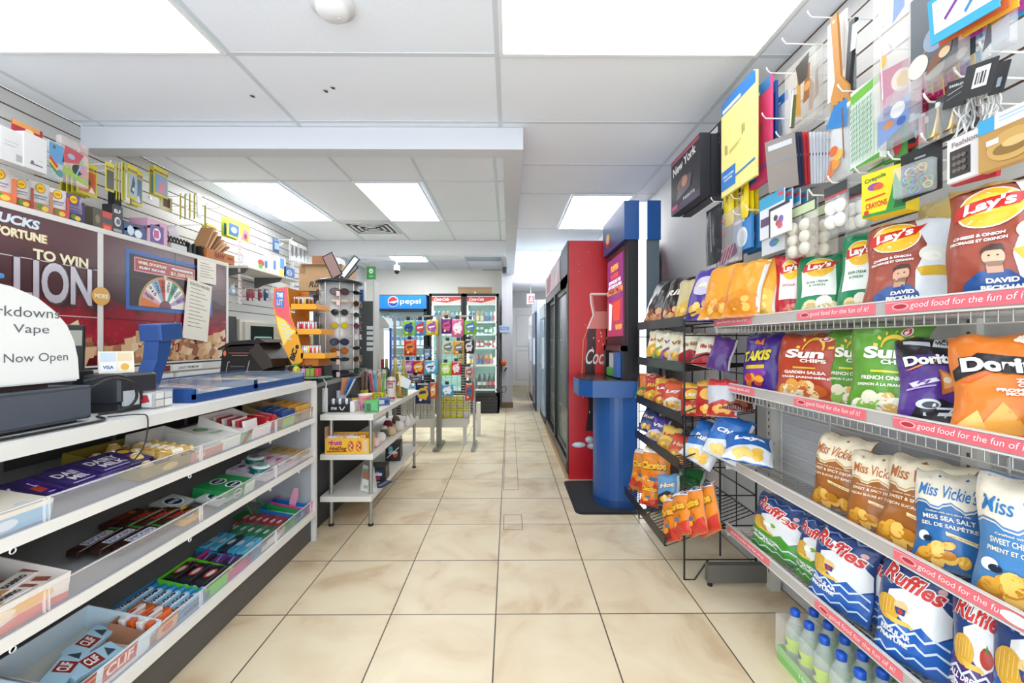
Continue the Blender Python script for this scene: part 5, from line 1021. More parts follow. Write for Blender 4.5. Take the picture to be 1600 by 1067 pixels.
hang('straw_pack', 'straw pack', 'pack of green and white striped straws with a green header', '#e2e9e2', [('P', [(-1, 0.82), (1, 0.9), (1, 1), (-1, 0.95)], '#6cb83c'), ('P', [(-1, 0.0), (1, 0.0), (1, 0.06), (-1, 0.02)], '#4d9a34')]+[('S', [(-0.85+0.24*i, 0.06), (-0.85+0.24*i, 0.84)], 0.13, '#cfdccf') for i in range(8)]+[('S', [(-0.9+0.24*i, 0.10+0.07*j), (-0.78+0.24*i, 0.14+0.07*j)], 0.03, '#6fa582') for i in range(8) for j in range(10)], 1.06, 1334, 1380, 128, 255, 0.02, 'card', 2, 0.05, 0.02, labels=['second pack of green and white striped straws behind the first'])
hang('balloon_card', 'card', 'colourful green and red cards below the large clear bags, front one', '#4f9a4a', [('R', -0.9, 0.1, 0.1, 0.6, '#c8d0d4'), ('E', 0.4, 0.4, 0.4, 0.3, '#c23a48'), ('R', -0.9, -0.5, 0.2, 0.9, '#2c5f9e')], 1.09, 1382, 1416, 196, 248, 0.01, 'card', 3, 0.03, 0.05, labels=['green and red card behind the front colourful one', 'third colourful card, partly hidden below the clear bags'])
hang('whistle_card', 'card', 'red and black card hanging near the colourful cards', '#b92a36', [('P', [(-0.8, 0.2), (0.3, 0.1), (0.8, 0.7), (-0.2, 0.8)], '#2b2b2e'), ('E', 0.4, 0.4, 0.2, 0.15, '#d9d4d0')], 1.1, 1418, 1442, 186, 226, 0.01)
# large clear bags
hang('clear_bag_roll', 'plastic bag', 'tall clear plastic bag with white and gold contents near the camera', '#eeeae4', [('E', -0.3, 0.35, 0.2, 0.04, '#d9b04a'), ('P', [(0.2, 0.55), (0.8, 0.6), (0.8, 0.85), (0.4, 0.9)], '#6f92cc'), ('E', 0.2, 0.9, 0.5, 0.06, '#f4efe4'), ('E', -0.1, 0.7, 0.4, 0.05, '#ddd0bc'), ('S', [(-0.6, 0.9), (-0.3, 0.1)], 0.05, '#fbfbfa')], 1.03, 1372, 1432, -70, 172, 0.04, 'clear')
hang('blue_bottle_bag', 'plastic bag', 'clear bag with blue and white printing below the tall clear bag', '#dfe6f0', [('P', [(-0.9, 0.05), (0.8, 0.3), (0.9, 0.8), (-0.9, 0.7)], '#7d98cc'), ('E', 0.2, 0.6, 0.4, 0.15, '#eef2f7'), ('E', -0.3, 0.4, 0.3, 0.08, '#c98a5a'), ('E', 0.4, 0.35, 0.25, 0.08, '#3f62ac'), ('E', -0.4, 0.7, 0.3, 0.08, '#4a5fae')], 1.06, 1378, 1436, 140, 220, 0.03, 'clear')
hang('clothing_pack', 'clothing pack', 'large clear pack with dark cloth and orange shapes near the ceiling', '#e3e2e2', [('R', -0.8, 0.95, 0.1, 0.98, '#4d565e'), ('P', [(-0.3, 0.3), (0.5, 0.8), (0.9, 0.85), (0.2, 0.4)], '#d9863c'), ('E', 0.2, 0.4, 0.5, 0.14, '#8fa3bd'), ('E', 0.6, 0.5, 0.3, 0.1, '#e0a060'), ('E', -0.5, 0.2, 0.4, 0.12, '#e9e2d4'), ('P', [(-0.2, 0.05), (0.7, 0.15), (0.8, 0.3), (0.0, 0.2)], '#7a4a2c'), ('E', 0.5, 0.18, 0.2, 0.05, '#e8c89a')], 1.03, 1425, 1510, -30, 118, 0.03, 'clear', 2, 0.04, 0.02, labels=['second large clear pack with dark cloth, behind the first'])
for k, c in enumerate(['#c03a80', '#d9a42c', '#b82e74', '#e0b43a', '#a82a6a', '#c23f86', '#d9a42c', '#8a3a9a', '#3a4a9a', '#e0b43a', '#2c8aa8']):
    p = at(1408+k*8.5, 96, X=1.05+k*0.017); pkg(0.10, 0.115, 0.004, c, [('E', 0, 0.6, 0.5, 0.25, '#f0e6dc'), ('E', 0.1, 0.6, 0.35, 0.17, '#e8c23a'), ('R', -1, 1, 0, 0.12, '#c83a7c')]).obj('sticker_card', label=('magenta sticker card at the aisle end of the fan', 'yellow sticker card second from the aisle in the fan', 'dark magenta sticker card third from the aisle in the fan', 'golden sticker card fourth from the aisle in the fan', 'plum sticker card near the middle of the fan', 'magenta sticker card in the middle of the fan', 'yellow sticker card beside the violet one in the fan', 'violet sticker card in the fan', 'navy sticker card in the fan', 'golden sticker card beside the teal one in the fan', 'teal sticker card at the wall end of the fan')[k], cat='card', mw=T(1.05+k*0.017, p.y, p.z, -math.pi/2+0.3, 0.12, 0.0))
for k, c in enumerate(['#3fa8d4', '#d9622c', '#e8b43a', '#a83a90', '#3fa8d4']):
    p = at(1500+k*14, -30, X=0.98+k*0.02); pkg(0.12, 0.10, 0.004, c, [('R', -0.85, 0.9, 0.2, 0.9, '#e9e6ea'), ('S', [(-0.5, 0.4), (0.1, 0.8)], 0.08, '#7a3a90'), ('S', [(0.1, 0.3), (0.6, 0.7)], 0.08, '#3a86c0')]).obj('sticker_card', label=['cyan edged card cut by the top of the picture, frontmost', 'orange edged card at the top edge of the picture', 'yellow edged card at the top edge of the picture', 'purple edged card at the top edge of the picture', 'cyan edged card at the top edge, nearest the wall'][k], cat='card', mw=T(0.98+k*0.02, p.y, p.z, -math.pi/2+0.2, 0.1, 0))
hang('tool_card', 'card', 'clear pack with orange and grey things near the upper picture corner', '#dfdfe0', [('E', -0.1, 0.6, 0.5, 0.2, '#c98a4a'), ('R', -0.2, 0.9, 0.1, 0.5, '#c9cdd2'), ('P', [(-0.8, 0.1), (-0.2, 0.2), (-0.3, 0.8)], '#6a7078')], 1.05, 1538, 1588, -10, 75, 0.02, 'clear')
hang('earbud_card', 'earphone card', 'black card with white barcode label holding white cables', '#232427', [('R', -0.3, 0.7, 0.25, 0.85, '#dfe0e2'), ('R', -0.15, -0.05, 0.35, 0.7, '#26282a'), ('R', 0.05, 0.1, 0.35, 0.7, '#26282a'), ('R', 0.2, 0.32, 0.35, 0.7, '#26282a'), ('R', 0.42, 0.5, 0.35, 0.7, '#26282a')], 0.99, 1512, 1562, 92, 142, 0.004, 'card', 1, roll=0.25)
hang('earbud_card', 'earphone card', 'black card left of the barcode card holding white cables', '#232427', [('S', [(-0.7, 0.5), (0.6, 0.7)], 0.03, '#c9c9c9'), ('S', [(-0.7, 0.3), (0.6, 0.5)], 0.03, '#8a8a8a'), ('T', 'EARBUDS', 0, 0.8, 1.4, 0.1, '#dcdcdc')], 1.04, 1482, 1518, 120, 160, 0.004, 'card', roll=0.25)
hang('earbud_card', 'earphone card', 'small black card beside the barcode card at the picture edge', '#232427', [('R', 0.0, 0.6, 0.2, 0.5, '#9fb4c4')], 1.04, 1556, 1580, 92, 138, 0.004, 'card', roll=0.25)
q = MB(); rr = random.Random(12)
for k in range(26):
    y0 = rr.uniform(-0.05, 0.05); pts = [(rr.uniform(-0.01, 0.01), y0+rr.uniform(-0.012, 0.012), 0.05-0.13*j/6+rr.uniform(-0.01, 0.01)) for j in range(7)]
    q.tube(spl(pts, 3), 0.0018, mat('#e3e2df' if k % 3 else '#a9a6a2', 0.3), 4)
q.obj('cable_bunch', label='bunch of thin white cables hanging in a clear bag', cat='cables', mw=T(1.05, at(1528, 160, X=1.05).y, at(1528, 165, X=1.05).z))
t = thing('bell_pack', 'clear pack with two small golden bells', 'bell pack', mw=T(1.06, at(1480, 168, X=1.06).y, at(1480, 160, X=1.06).z, -math.pi/2)); gm = mat('#c9a86a', 0.25, 0.8)
MB().box(-0.06, 0.06, 0.014, 0.016, -0.085, 0.03, mat('#55565a', 0.5)).box(-0.06, 0.06, -0.012, -0.011, -0.085, 0.0, glassy(0.14)).obj('card', t)
for x in (-0.022, 0.018): MB().lathe([(0.003, 0), (0.004, -0.02), (0.009, -0.045), (0.014, -0.065), (0.021, -0.075)], gm, 16, (x, 0, 0)).cyl((x, 0, 0), (x, 0, 0.012), 0.005, mat('#ece9e2'), 8).obj('bell', t)
hang('red_scissors_card', 'card', 'long red card behind the bells', '#b3203a', [('S', [(-0.8, 0.2), (0.8, 0.8)], 0.15, '#2a2226')], 1.12, 1452, 1496, 148, 172, 0.006, roll=0.3)
hang('hair_clip_card', 'hair clip card', 'white card of black hair clips with red tabs, front one', '#e6e4e6', [('R', -0.85, 0.2, 0.1, 0.72, '#36322f'), ('T', 'Fashion', -0.1, 0.85, 1.3, 0.12, '#9a8a80'), ('E', 0.75, 0.88, 0.15, 0.07, '#c2303c')]+[('E', -0.6+0.25*i, 0.25+0.15*j, 0.12, 0.05, '#6b625a') for i in range(3) for j in range(3)], 1.02, 1484, 1548, 205, 275, 0.012, 'card')
hang('hair_clip_card', 'hair clip card', 'red card showing below the white hair clip card', '#b31f2e', [('S', [(-0.8, 0.3), (0.8, 0.5)], 0.1, '#8a1420')], 1.07, 1492, 1564, 248, 280, 0.01, 'card', roll=0.1)
t = hang('gold_toy_blister', 'blister pack', 'golden blister card with a blue corner at the picture edge', '#b98f4e', [('R', -1, -0.45, 0.72, 1, '#3f9fd0'), ('R', -0.45, 1, 0.72, 1, '#ece8e0'), ('R', -0.3, 0.6, 0.9, 0.93, '#9fc0dc'), ('R', -0.3, 0.8, 0.84, 0.86, '#9fc0dc'), ('E', 0.1, 0.35, 0.8, 0.28, '#c9a05a'), ('E', 0.1, 0.3, 0.6, 0.12, '#8c6a34'), ('E', 0.2, 0.38, 0.4, 0.08, '#d9b878'), ('R', -0.7, -0.3, 0.45, 0.55, '#f0ede4')], 1.0, 1536, 1640, 166, 252, 0.02, 'card')
# crayons and elastics
t = thing('crayon_box', 'yellow and green crayon box hanging by its back', 'crayon box', mw=T(1.07, at(1390, 262, X=1.07).y, at(1390, 266, X=1.07).z, -math.pi/2+0.35)); w_, h_ = 0.105, 0.125
mb = MB(); mb.box(-w_/2, w_/2, -0.03, 0.03, -h_, 0, mat('#efcf20', 0.45)); f = lambda x, y, l=0: Vector((x*w_/2, -0.03-l*0.0006, -h_+y*h_))
ops_draw(mb, f, [('P', [(0.1, 0), (1, 0), (1, 1), (0.75, 0.6), (0.55, 0.85), (0.35, 0.4)], '#2f8a3c'), ('P', [(0.45, 0), (1, 0), (1, 0.55), (0.8, 0.3), (0.65, 0.45)], '#1f5f2c'), ('R', -0.95, 1, 0, 0.07, '#2f8a3c'), ('T', 'Crayola', -0.35, 0.84, 1.0, 0.12, '#2c6a3a', 0.15), ('T', 'CRAYONS', -0.3, 0.25, 1.0, 0.13, '#c8342c', 0.05), ('E', -0.35, 0.66, 0.35, 0.08, '#7a4aa0'), ('E', -0.2, 0.64, 0.25, 0.07, '#d9542c'), ('P', [(-0.8, 0.42), (0.1, 0.46), (0.15, 0.43), (-0.8, 0.38)], '#d0442c'), ('E', -0.75, 0.1, 0.12, 0.06, '#c8342c')], h_/(w_/2)); mb.obj('carton', t)
MB().box(-w_/2, w_/2, 0.028, 0.031, -0.01, 0.02, mat('#3f9a48')).obj('hang_tab', t)
t = thing('hair_elastics_pack', 'black blister card of coloured hair elastics', 'hair elastics', mw=T(1.06, at(1438, 240, X=1.06).y, at(1440, 232, X=1.06).z, -math.pi/2+0.25))
mb = MB().prism([(-0.045, 0), (0.03, 0.012), (0.045, 0.0), (0.045, -0.115), (-0.04, -0.125)], 0.0, 0.003, mat('#1f1f22', 0.4), axis='y'); mb.rect(lambda x, y, l: Vector((x, -0.001, y)), -0.012, 0.012, -0.022, -0.017, mat('#9a9a9a'), 1); mb.obj('card', t)
MB().rbox(-0.05, 0.04, -0.026, -0.001, -0.115, -0.035, mat('#dfe8ea', 0.1, alpha=0.25), r=0.008).obj('blister', t)
rr = random.Random(3); q = MB()
for k in range(22):
    c = (rr.uniform(-0.036, 0.026), -0.014+rr.uniform(-0.006, 0.006), -0.075+rr.uniform(-0.028, 0.028)); a_ = rr.uniform(0, 3); r_ = rr.uniform(0.008, 0.012)
    q.tube([(c[0]+r_*math.cos(u*math.pi/5), c[1]+0.3*r_*math.sin(u*math.pi/5+a_), c[2]+r_*math.sin(u*math.pi/5)) for u in range(10)], 0.0016, mat(rr.choice(['#3f7fc0', '#e0b43a', '#5fa848', '#d9622c', '#dfe3e4', '#2f4f9a', '#8fd0d8']), 0.5), 4, True)
q.obj('elastic', t, kind='stuff')

# ---------------------------------------------------------------- left slatted wall
def L_(name, cat, label, col, ops, pl, pr, yt, yb, X=-2.42, t=0.004, kind='card', n=1, dx=-0.02, **k): return hang(name, cat, label, col, ops, X, pl, pr, yt, yb, t, kind, n, abs(dx), **k)
L_('gift_box', 'box', 'white printed box hanging at the picture edge, front one', '#cfcecc', [('R', -0.7, 0.5, 0.6, 0.62, '#b9b6b4'), ('R', -0.7, 0.2, 0.5, 0.52, '#b9b6b4'), ('R', 0.3, 0.8, 0.1, 0.3, '#a8a4a4')], -10, 28, 205, 256, X=-2.30, t=0.06, kind='box')
L_('gift_box', 'box', 'white box with small dark printing hanging near the camera', '#d2d1cf', [('R', -0.5, 0.6, 0.14, 0.18, '#6a6a78'), ('E', -0.3, 0.2, 0.15, 0.06, '#6a6a78'), ('R', 0.2, 0.6, 0.3, 0.32, '#b9b6b4')], 26, 62, 214, 268, X=-2.30, t=0.07, kind='box')
L_('balloon_banner', 'card', 'dark red card with golden lettering behind the white boxes', '#a52a3c', [('T', '50', 0.6, 0.7, 0.6, 0.16, '#e8a03c'), ('R', -1, 0.8, 0.85, 1, '#d9944a'), ('E', 0.1, 0.8, 0.3, 0.08, '#e9c8a8')], 18, 66, 198, 246, X=-2.36)
L_('toy_bag', 'toy bag', 'clear bag with blue card and rainbow toy', '#cfe0ea', [('R', -0.9, 0.9, 0.45, 0.95, '#5f9ac8'), ('E', -0.3, 0.85, 0.2, 0.05, '#4a6a40'), ('P', [(-0.9, 0.5), (0, 0.3), (0.2, 0.38), (-0.8, 0.58)], '#d93a30'), ('P', [(-0.9, 0.42), (0, 0.22), (0.1, 0.28), (-0.9, 0.5)], '#e8c42c'), ('P', [(-0.9, 0.35), (0.1, 0.12), (0.2, 0.2), (-0.9, 0.42)], '#3f8a48'), ('E', 0.4, 0.2, 0.4, 0.1, '#3f8a90')], 71, 96, 224, 282, X=-2.34, t=0.03, kind='clear')
L_('toy_bag', 'toy bag', 'clear bag with red and green toy pieces', '#e8dcd8', [('P', [(-0.9, 0.4), (0.2, 0.5), (0.6, 0.75), (-0.7, 0.8)], '#c0505a'), ('E', 0.1, 0.35, 0.35, 0.12, '#26262c'), ('P', [(-0.9, 0.2), (0.9, 0.05), (0.9, 0.14), (-0.8, 0.32)], '#8fb83a'), ('E', 0.5, 0.4, 0.3, 0.1, '#c88a9a'), ('E', -0.3, 0.6, 0.25, 0.06, '#9fb0c8'), ('S', [(0.0, 0.2), (0.5, 0.6)], 0.06, '#7ac0c8'), ('S', [(0.2, 0.95), (0.9, 0.7)], 0.04, '#e8909a')], 90, 136, 222, 290, X=-2.34, t=0.03, kind='clear')
yl = lambda c, c2='#7a3040': [('R', -1, 1, 0.82, 1, '#d9cf2c'), ('R', -0.95, 0.95, 0.80, 0.87, c2), ('T', 'Little Toys', 0, 0.835, 1.5, 0.04, '#e8d8c8'), ('R', -0.85, 0.85, 0.08, 0.74, c)]
Y_ = '#cfc62e'
L_('toy_card', 'toy card', 'yellow toy card with orange figure beside the clear toy bags', Y_, yl('#c9602c')+[('E', 0, 0.4, 0.3, 0.1, '#3a3230'), ('P', [(0.1, 0.1), (0.8, 0.1), (0.4, 0.3)], '#ece4dc')], 120, 151, 256, 306, X=-2.38)
L_('toy_card', 'toy card', 'yellow toy card behind the orange one, low edge showing', Y_, yl('#8a8430'), 112, 140, 262, 306, X=-2.44, n=3, dx=0.03, labels=['yellow toy card, second behind the orange one', 'yellow toy card, third behind the orange one'])
L_('toy_card', 'toy card', 'yellow toy card with dark grey picture, first in the long row', Y_, yl('#4a4a44'), 165, 178, 256, 300, X=-2.32)
for k in range(4): L_('toy_card', 'toy card', ['yellow edged toy card seen side on, first in the bunch', 'yellow edged toy card seen side on, second in the bunch', 'yellow edged toy card seen side on, third in the bunch', 'yellow edged toy card seen side on, fourth in the bunch'][k], Y_, yl('#d8d090'), 176+4*k, 188+5*k, 258, 314, X=-2.36, rot=0.7)
L_('toy_card', 'toy card', 'toy card with a white cloth picture in the long row', '#dcd9c8', yl('#e8e6dc'), 186, 206, 258, 316, X=-2.36, rot=0.3)
L_('toy_card', 'toy card', 'toy card with a grey dinosaur shape in the long row', Y_, yl('#9fb4c4')+[('P', [(-0.5, 0.2), (0.2, 0.15), (0.5, 0.5), (0.1, 0.7), (-0.2, 0.45)], '#2c3444'), ('E', 0.1, 0.3, 0.2, 0.06, '#dfe4e8')], 199, 214, 260, 312, X=-2.34)
L_('toy_card', 'toy card', 'blue toy card at the end of the long row', Y_, yl('#3f6fa4')+[('P', [(-0.6, 0.1), (0.6, 0.1), (0.3, 0.3)], '#dfe0dc')], 205, 222, 266, 322, X=-2.38, n=2, dx=0.03, labels=['orange tinted toy card just below the blue one'])
L_('toy_card', 'toy card', 'pink and blue toy card hanging alone in the middle of the wall', Y_, yl('#7fa0c0')+[('P', [(-0.5, 0.1), (0.4, 0.1), (0.5, 0.5), (0, 0.6)], '#d07a8a')], 240, 262, 264, 308, X=-2.36, n=2, dx=0.03, labels=['toy card right behind the pink and blue one'])
L_('wood_frame_pack', 'small pack', 'clear pack with a dark brown piece under the pink and blue toy card', '#e4dcae', [('R', -0.6, 0.6, 0.25, 0.9, '#553a2a')], 250, 268, 308, 330, X=-2.42, t=0.01)
for k in range(5): L_('toy_card', 'toy card', ['yellow toy card seen side on, first of the middle cluster', 'yellow toy card seen side on, second of the middle cluster', 'yellow toy card seen side on, third of the middle cluster', 'yellow toy card seen side on, fourth of the middle cluster', 'silver fronted toy card closing the middle cluster'][k], Y_ if k < 4 else '#dcdad0', yl('#8f9830' if k < 4 else '#b9bcc0'), 278+7*k, 286+7.5*k, 304, 342, X=-2.38, rot=0.75 if k < 4 else 0.2)
L_('toy_card', 'toy card', 'single narrow yellow card hanging past the middle cluster', Y_, yl('#a8a030'), 317, 324, 322, 355, X=-2.4, rot=0.8)
L_('toy_card', 'toy card', 'yellow and pink toy card above the brown display box, nearer one', Y_, yl('#c8909a'), 322, 338, 352, 376, X=-2.44, n=2, dx=0.03, labels=['yellow and pink toy card behind the nearer one over the brown box'])
L_('toy_card', 'toy card', 'yellow and blue toy card above the hanging strip', '#cddc4a', [('R', -1, 1, 0.85, 1, '#d8d83a'), ('R', -0.7, 0.7, 0.1, 0.7, '#3f6f9c'), ('E', 0, 0.4, 0.4, 0.15, '#dfe8ec')], 354, 376, 342, 372, X=-2.44, n=2, dx=0.04, labels=['yellow topped toy card behind the blue one above the strip'])
L_('toy_card', 'toy card', 'yellow green and pink toy card past the hanging strip', '#d0dc4a', [('R', -1, 1, 0.75, 1, '#c8dc3a'), ('P', [(-0.8, 0.1), (0.6, 0), (0.7, 0.6), (-0.4, 0.7)], '#d07a8c'), ('E', 0, 0.3, 0.3, 0.15, '#7a3a3a')], 376, 390, 350, 378, X=-2.44)
mb = MB()
for k in range(9): mb.box(-0.035, 0.035, -0.01, 0.01, -0.07*k-0.055, -0.07*k, mat('#e8dfe0', 0.3)); mb.box(-0.03, 0.03, -0.011, -0.0102, -0.07*k-0.04, -0.07*k-0.015, mat('#c8808c', 0.4))
mb.box(-0.005, 0.005, 0.009, 0.011, -0.65, 0.02, mat('#e4e4e4')); p = at(375, 368, X=-2.44); mb.obj('clip_strip', label='long hanging strip of small pink and white packs', cat='clip strip', mw=T(-2.44, p.y, p.z, math.pi/2+0.4))
L_('blue_pouch', 'small pack', 'small dark blue pack hanging alone high on the wall', '#3f5f8c', [('R', -0.7, 0.7, 0.2, 0.7, '#8fa8c0')], 426, 436, 374, 394, X=-2.38, t=0.02, kind='pouch')
for k, px in enumerate((452, 458, 465, 471)): L_('cable_pack', 'cable pack', ['clear cable pack at the far corner of the wall, first', 'clear cable pack at the far corner of the wall, second', 'clear cable pack at the far corner of the wall, third', 'clear cable pack at the far corner of the wall, fourth'][k], '#c9cac8', [('E', 0, 0.5, 0.5, 0.3, '#6a6c6e'), ('R', -0.8, 0.8, 0.82, 1, '#e8e8e4')], px, px+7, 376+3*k, 408+2*k, X=-2.42, t=0.02, kind='clear')
t = thing('wall_hook_bar', 'white vertical bar with black prongs near the far corner of the wall', 'hook bar', (XL+0.02, at(455, 400, X=XL+0.02).y, 1.9)); MB().box(0, 0.025, -0.015, 0.015, -0.25, 0.32, mat('#e4e3e0')).obj('bar', t)
for z in (-0.15, -0.05, 0.05): MB().cyl((0.02, 0, z), (0.22, 0, z), 0.004, blackm, 6).obj('prong', t)
# goods under the wall shelf
for k, (px, c) in enumerate(((385, '#7c2c38'), (391, '#8a3440'), (403, '#7a2f3a'), (412, '#2c4a66'), (419, '#c9ccd0'), (428, '#26384f'))):
    L_('accessory_pack', 'small pack', ['dark red small pack under the wall shelf, first', 'dark red small pack under the wall shelf, second', 'dark red small pack under the wall shelf, third', 'dark blue small pack under the wall shelf', 'pale grey small pack under the wall shelf', 'navy small pack under the wall shelf, last'][k], c, [('R', -0.6, 0.6, 0.0, 0.25, '#c9b9b9')], px, px+7, 452, 470, X=-2.44, t=0.03, kind='pouch', n=1)
L_('accessory_pack', 'small pack', 'small pale blue pack just past the poster cabinet', '#8fa8bc', [('R', -0.6, 0.6, 0.3, 0.6, '#dfe6ea')], 359, 367, 446, 462, X=-2.42, t=0.02, kind='pouch')

# ================================================================ candy on the gondola shelves
_before = set(C.objects)
TOPF = lambda x0, y0, z: plane((x0, y0, z), (0, 1, 0), (-1, 0, 0), 0.0005)
def yat(px, x=GX-0.03): return at(px, 533, X=x).y
def tray(label, pl, pr, z, dep, h, col, name='candy_box', cat='candy box', back=None, ops=None, inner='#cfc9c0', xo=0.018, hf=None, lid=None, topops=None, full=False, sq=1.0):
    y0, y1 = yat(pl), yat(pr); x1 = GX-xo; x0 = x1-dep; W = y1-y0; t = thing(name, label, cat, ((x0+x1)/2, (y0+y1)/2, z+0.001)); a, b = dep/2, W/2; e = 0.003; m = mat(col, 0.5); mi = mat(inner, 0.6); hf = hf or h*0.7; hb = back or h
    mb = MB()
    if full: mb.box(-a, a, -b, b, 0, h, m)
    else:
        mb.box(-a, a, -b, b, 0, e, mi).box(a-e, a, -b, b, e, hf, m).box(-a, -a+e, -b, b, e, hb, m)
        for s_ in (-1, 1):
            y_ = s_*(b-e/2)
            vs = [(-a+e, y_-e/2, e), (a-e, y_-e/2, e), (a-e, y_-e/2, hf), (-a+e, y_-e/2, hb), (-a+e, y_+e/2, e), (a-e, y_+e/2, e), (a-e, y_+e/2, hf), (-a+e, y_+e/2, hb)]
            mb.add(vs, [(0, 1, 2, 3), (7, 6, 5, 4), (0, 4, 5, 1), (1, 5, 6, 2), (2, 6, 7, 3), (3, 7, 4, 0)], m)
    mb.obj('carton', t)
    if ops:
        q = MB(); f = lambda x, y, l=0: Vector((a+l*0.0005, x*b, y*(h if full else hf))); ops_draw(q, f, ops, hf/b); q.obj('front_print', t)
    if topops:
        q = MB(); f = lambda x, y, l=0: Vector((a-y*dep, x*b, h+l*0.0005)); ops_draw(q, f, topops, dep/b); q.obj('top_print', t)
    if lid: q = MB(); q.box(-a-0.002, -a, -b, b, h*0.9, h*0.9+lid, m); q.obj('lid', t)
    return t, x0, x1, y0, y1
def slab(name, cat, label, x, y, z, lx, ly, h, col, ops=None, group=None, rz=0.0, rx=0.0, ry=0.0, r=0.006, foilm=False, sub=None):
    mb = MB(); m = foil(col) if foilm else mat(col, 0.4); mb.rbox(-lx/2, lx/2, -ly/2, ly/2, 0, h, m, r=min(r, lx*0.3, ly*0.3))
    if ops: f = lambda u, v, l=0: Vector((lx/2-v*lx, u*ly/2, h+l*0.0005)); ops_draw(mb, f, ops, lx/(ly/2))
    return mb.obj(name, label=label, cat=cat, group=group, mw=T(x, y, z, rz, rx, ry))
S1, S2, S3 = 0.736, 0.506, 0.183
# --- upper shelf
tray('white and pale blue card box at the near end of the upper candy shelf', -60, 72, S1, 0.22, 0.05, '#ece6d8', full=True, ops=[('R', -1, 1, 0, 0.75, '#8fc0dc'), ('E', -0.2, 0.4, 0.3, 0.25, '#dfe9ee'), ('P', [(-1, 0), (-0.3, 0), (-0.5, 0.6), (-1, 0.8)], '#e0843c')], topops=[('E', 0.4, 0.1, 0.2, 0.06, '#c9d8dc')])
pur = '#33206f'
dm = lambda c: [('R', -0.98, -0.8, 0.05, 0.95, '#241650'), ('T', c[0], -0.15, 0.66, 1.0, 0.24, '#f2f0f6'), ('T', c[1], -0.1, 0.38, 0.8, 0.22, '#f2f0f6'), ('P', [(0.45, 0.2), (0.8, 0.25), (0.7, 0.5), (0.5, 0.5)], '#b8432c'), ('R', -0.7, 0.2, 0.12, 0.17, '#b9b0d8')]
for k, (px, dx, dz, rz, lb, tx) in enumerate([(20, 0.09, 0.030, 0.12, 'purple chocolate bar on top of the pile, nearest the register', ('DAIRY', 'MILK')), (62, 0.10, 0.022, 0.05, 'purple chocolate bar with an orange line, second in the pile', ('DAIRYMILK', 'CARAMEL')), (104, 0.09, 0.030, -0.04, 'purple chocolate bar in the middle of the pile', ('DAIRYMILK', 'FRUIT NUT')),
        (128, 0.08, 0.046, 0.06, 'purple chocolate bar lying across the middle bars', ('DAIRY', 'MILK')), (160, 0.10, 0.040, -0.06, 'purple chocolate bar beside the gold box, lower one', ('DAIRY', 'MILK')), (176, 0.085, 0.056, 0.03, 'purple chocolate bar with a yellow spot, topmost beside the gold box', ('DAIRY', 'MILK'))]):
    o = dm(tx)
    if k == 5: o = o+[('E', 0.75, 0.75, 0.18, 0.12, '#e8c83a')]
    if k in (1, 2): o = o+[('R', -0.6, 0.5, 0.50, 0.54, '#d9562c')]
    slab('chocolate_bar', 'chocolate bar', lb, GX-0.03-dx, yat(px, GX-0.1), S1+dz*0.6+0.012, 0.115, 0.20, 0.014, pur, o, rz=rz, ry=0.12, foilm=True)
slab('chocolate_bar', 'chocolate bar', 'purple chocolate bar at the back of the pile with a white band', GX-0.2, yat(70, GX-0.2), S1, 0.09, 0.24, 0.02, '#2a1a5c', [('R', -0.6, 0.2, 0.5, 0.8, '#d9d6e4')], ry=0.15, foilm=True)
gt, x0, x1, y0, y1 = tray('olive gold display box of wrapped round chocolates', 214, 298, S1, 0.26, 0.055, '#8c7a2c', inner='#6d5f22', hf=0.04, ops=[('E', 0, 0.5, 0.3, 0.3, '#c9b25a')])
rr = random.Random(5)
gproto = None
for k in range(16):
    x = x1-0.03-(k % 5)*0.042; y = y0+0.05+(k//5)*0.055+rr.uniform(-0.008, 0.008); y = min(y, y1-0.03)
    mb = MB(); mb.ball((0, 0, 0), 0.021, foil(['#c9a860', '#d9bd7a', '#b08e46'][k % 3])); mb.lathe([(0.008, 0.012), (0.012, 0.02), (0.0001, 0.0215)], mat('#f2e8d4', 0.5), 10); mb.lathe([(0.019, -0.016), (0.024, -0.010), (0.020, -0.008)], mat('#4a3226', 0.5), 12)
    mb.obj('round_chocolate', label='gold wrapped round chocolate in the olive gold box', cat='chocolate', group='gold wrapped chocolates in the gold box', mw=T(x, y, S1+0.030+0.018*(k % 2), rr.uniform(0, 6), rr.uniform(-0.8, 0.8)))
for k in range(5): 
    mb = MB(); mb.cyl((0, -0.045, 0), (0, 0.045, 0), 0.012, foil('#c9a24a'), 10); mb.cyl((0, -0.02, 0), (0, 0.02, 0), 0.0125, mat('#f0e6cf', 0.5), 10); mb.cyl((0, -0.06, 0), (0, -0.045, 0), 0.012, foil('#d9bd7a'), 8, 0.004); mb.cyl((0, 0.045, 0), (0, 0.06, 0), 0.004, foil('#d9bd7a'), 8, 0.012)
    mb.obj('chocolate_roll', label='gold and white wrapped chocolate roll in the olive gold box', cat='chocolate roll', group='chocolate rolls in the gold box', mw=T(x1-0.02-0.027*k, y1-0.075, S1+0.058, 0.1*(k-2)))
tray('empty white open carton beside the gold box', 292, 342, S1, 0.25, 0.055, '#dcdad8', inner='#c9c7c5', back=0.07, ops=[('R', -1, 1, 0, 0.9, '#c8907c'), ('T', 'BARS', -0.4, 0.45, 0.5, 0.4, '#e8e0dc')])
tray('closed white carton with green printing', 338, 388, S1, 0.22, 0.05, '#e4e6e2', full=True, ops=[('R', 0.2, 1, 0, 1, '#7fb48a')], topops=[('E', -0.1, 0.7, 0.3, 0.12, '#5fa878'), ('T', 'Thin', -0.1, 0.4, 0.7, 0.1, '#4f9a68')])
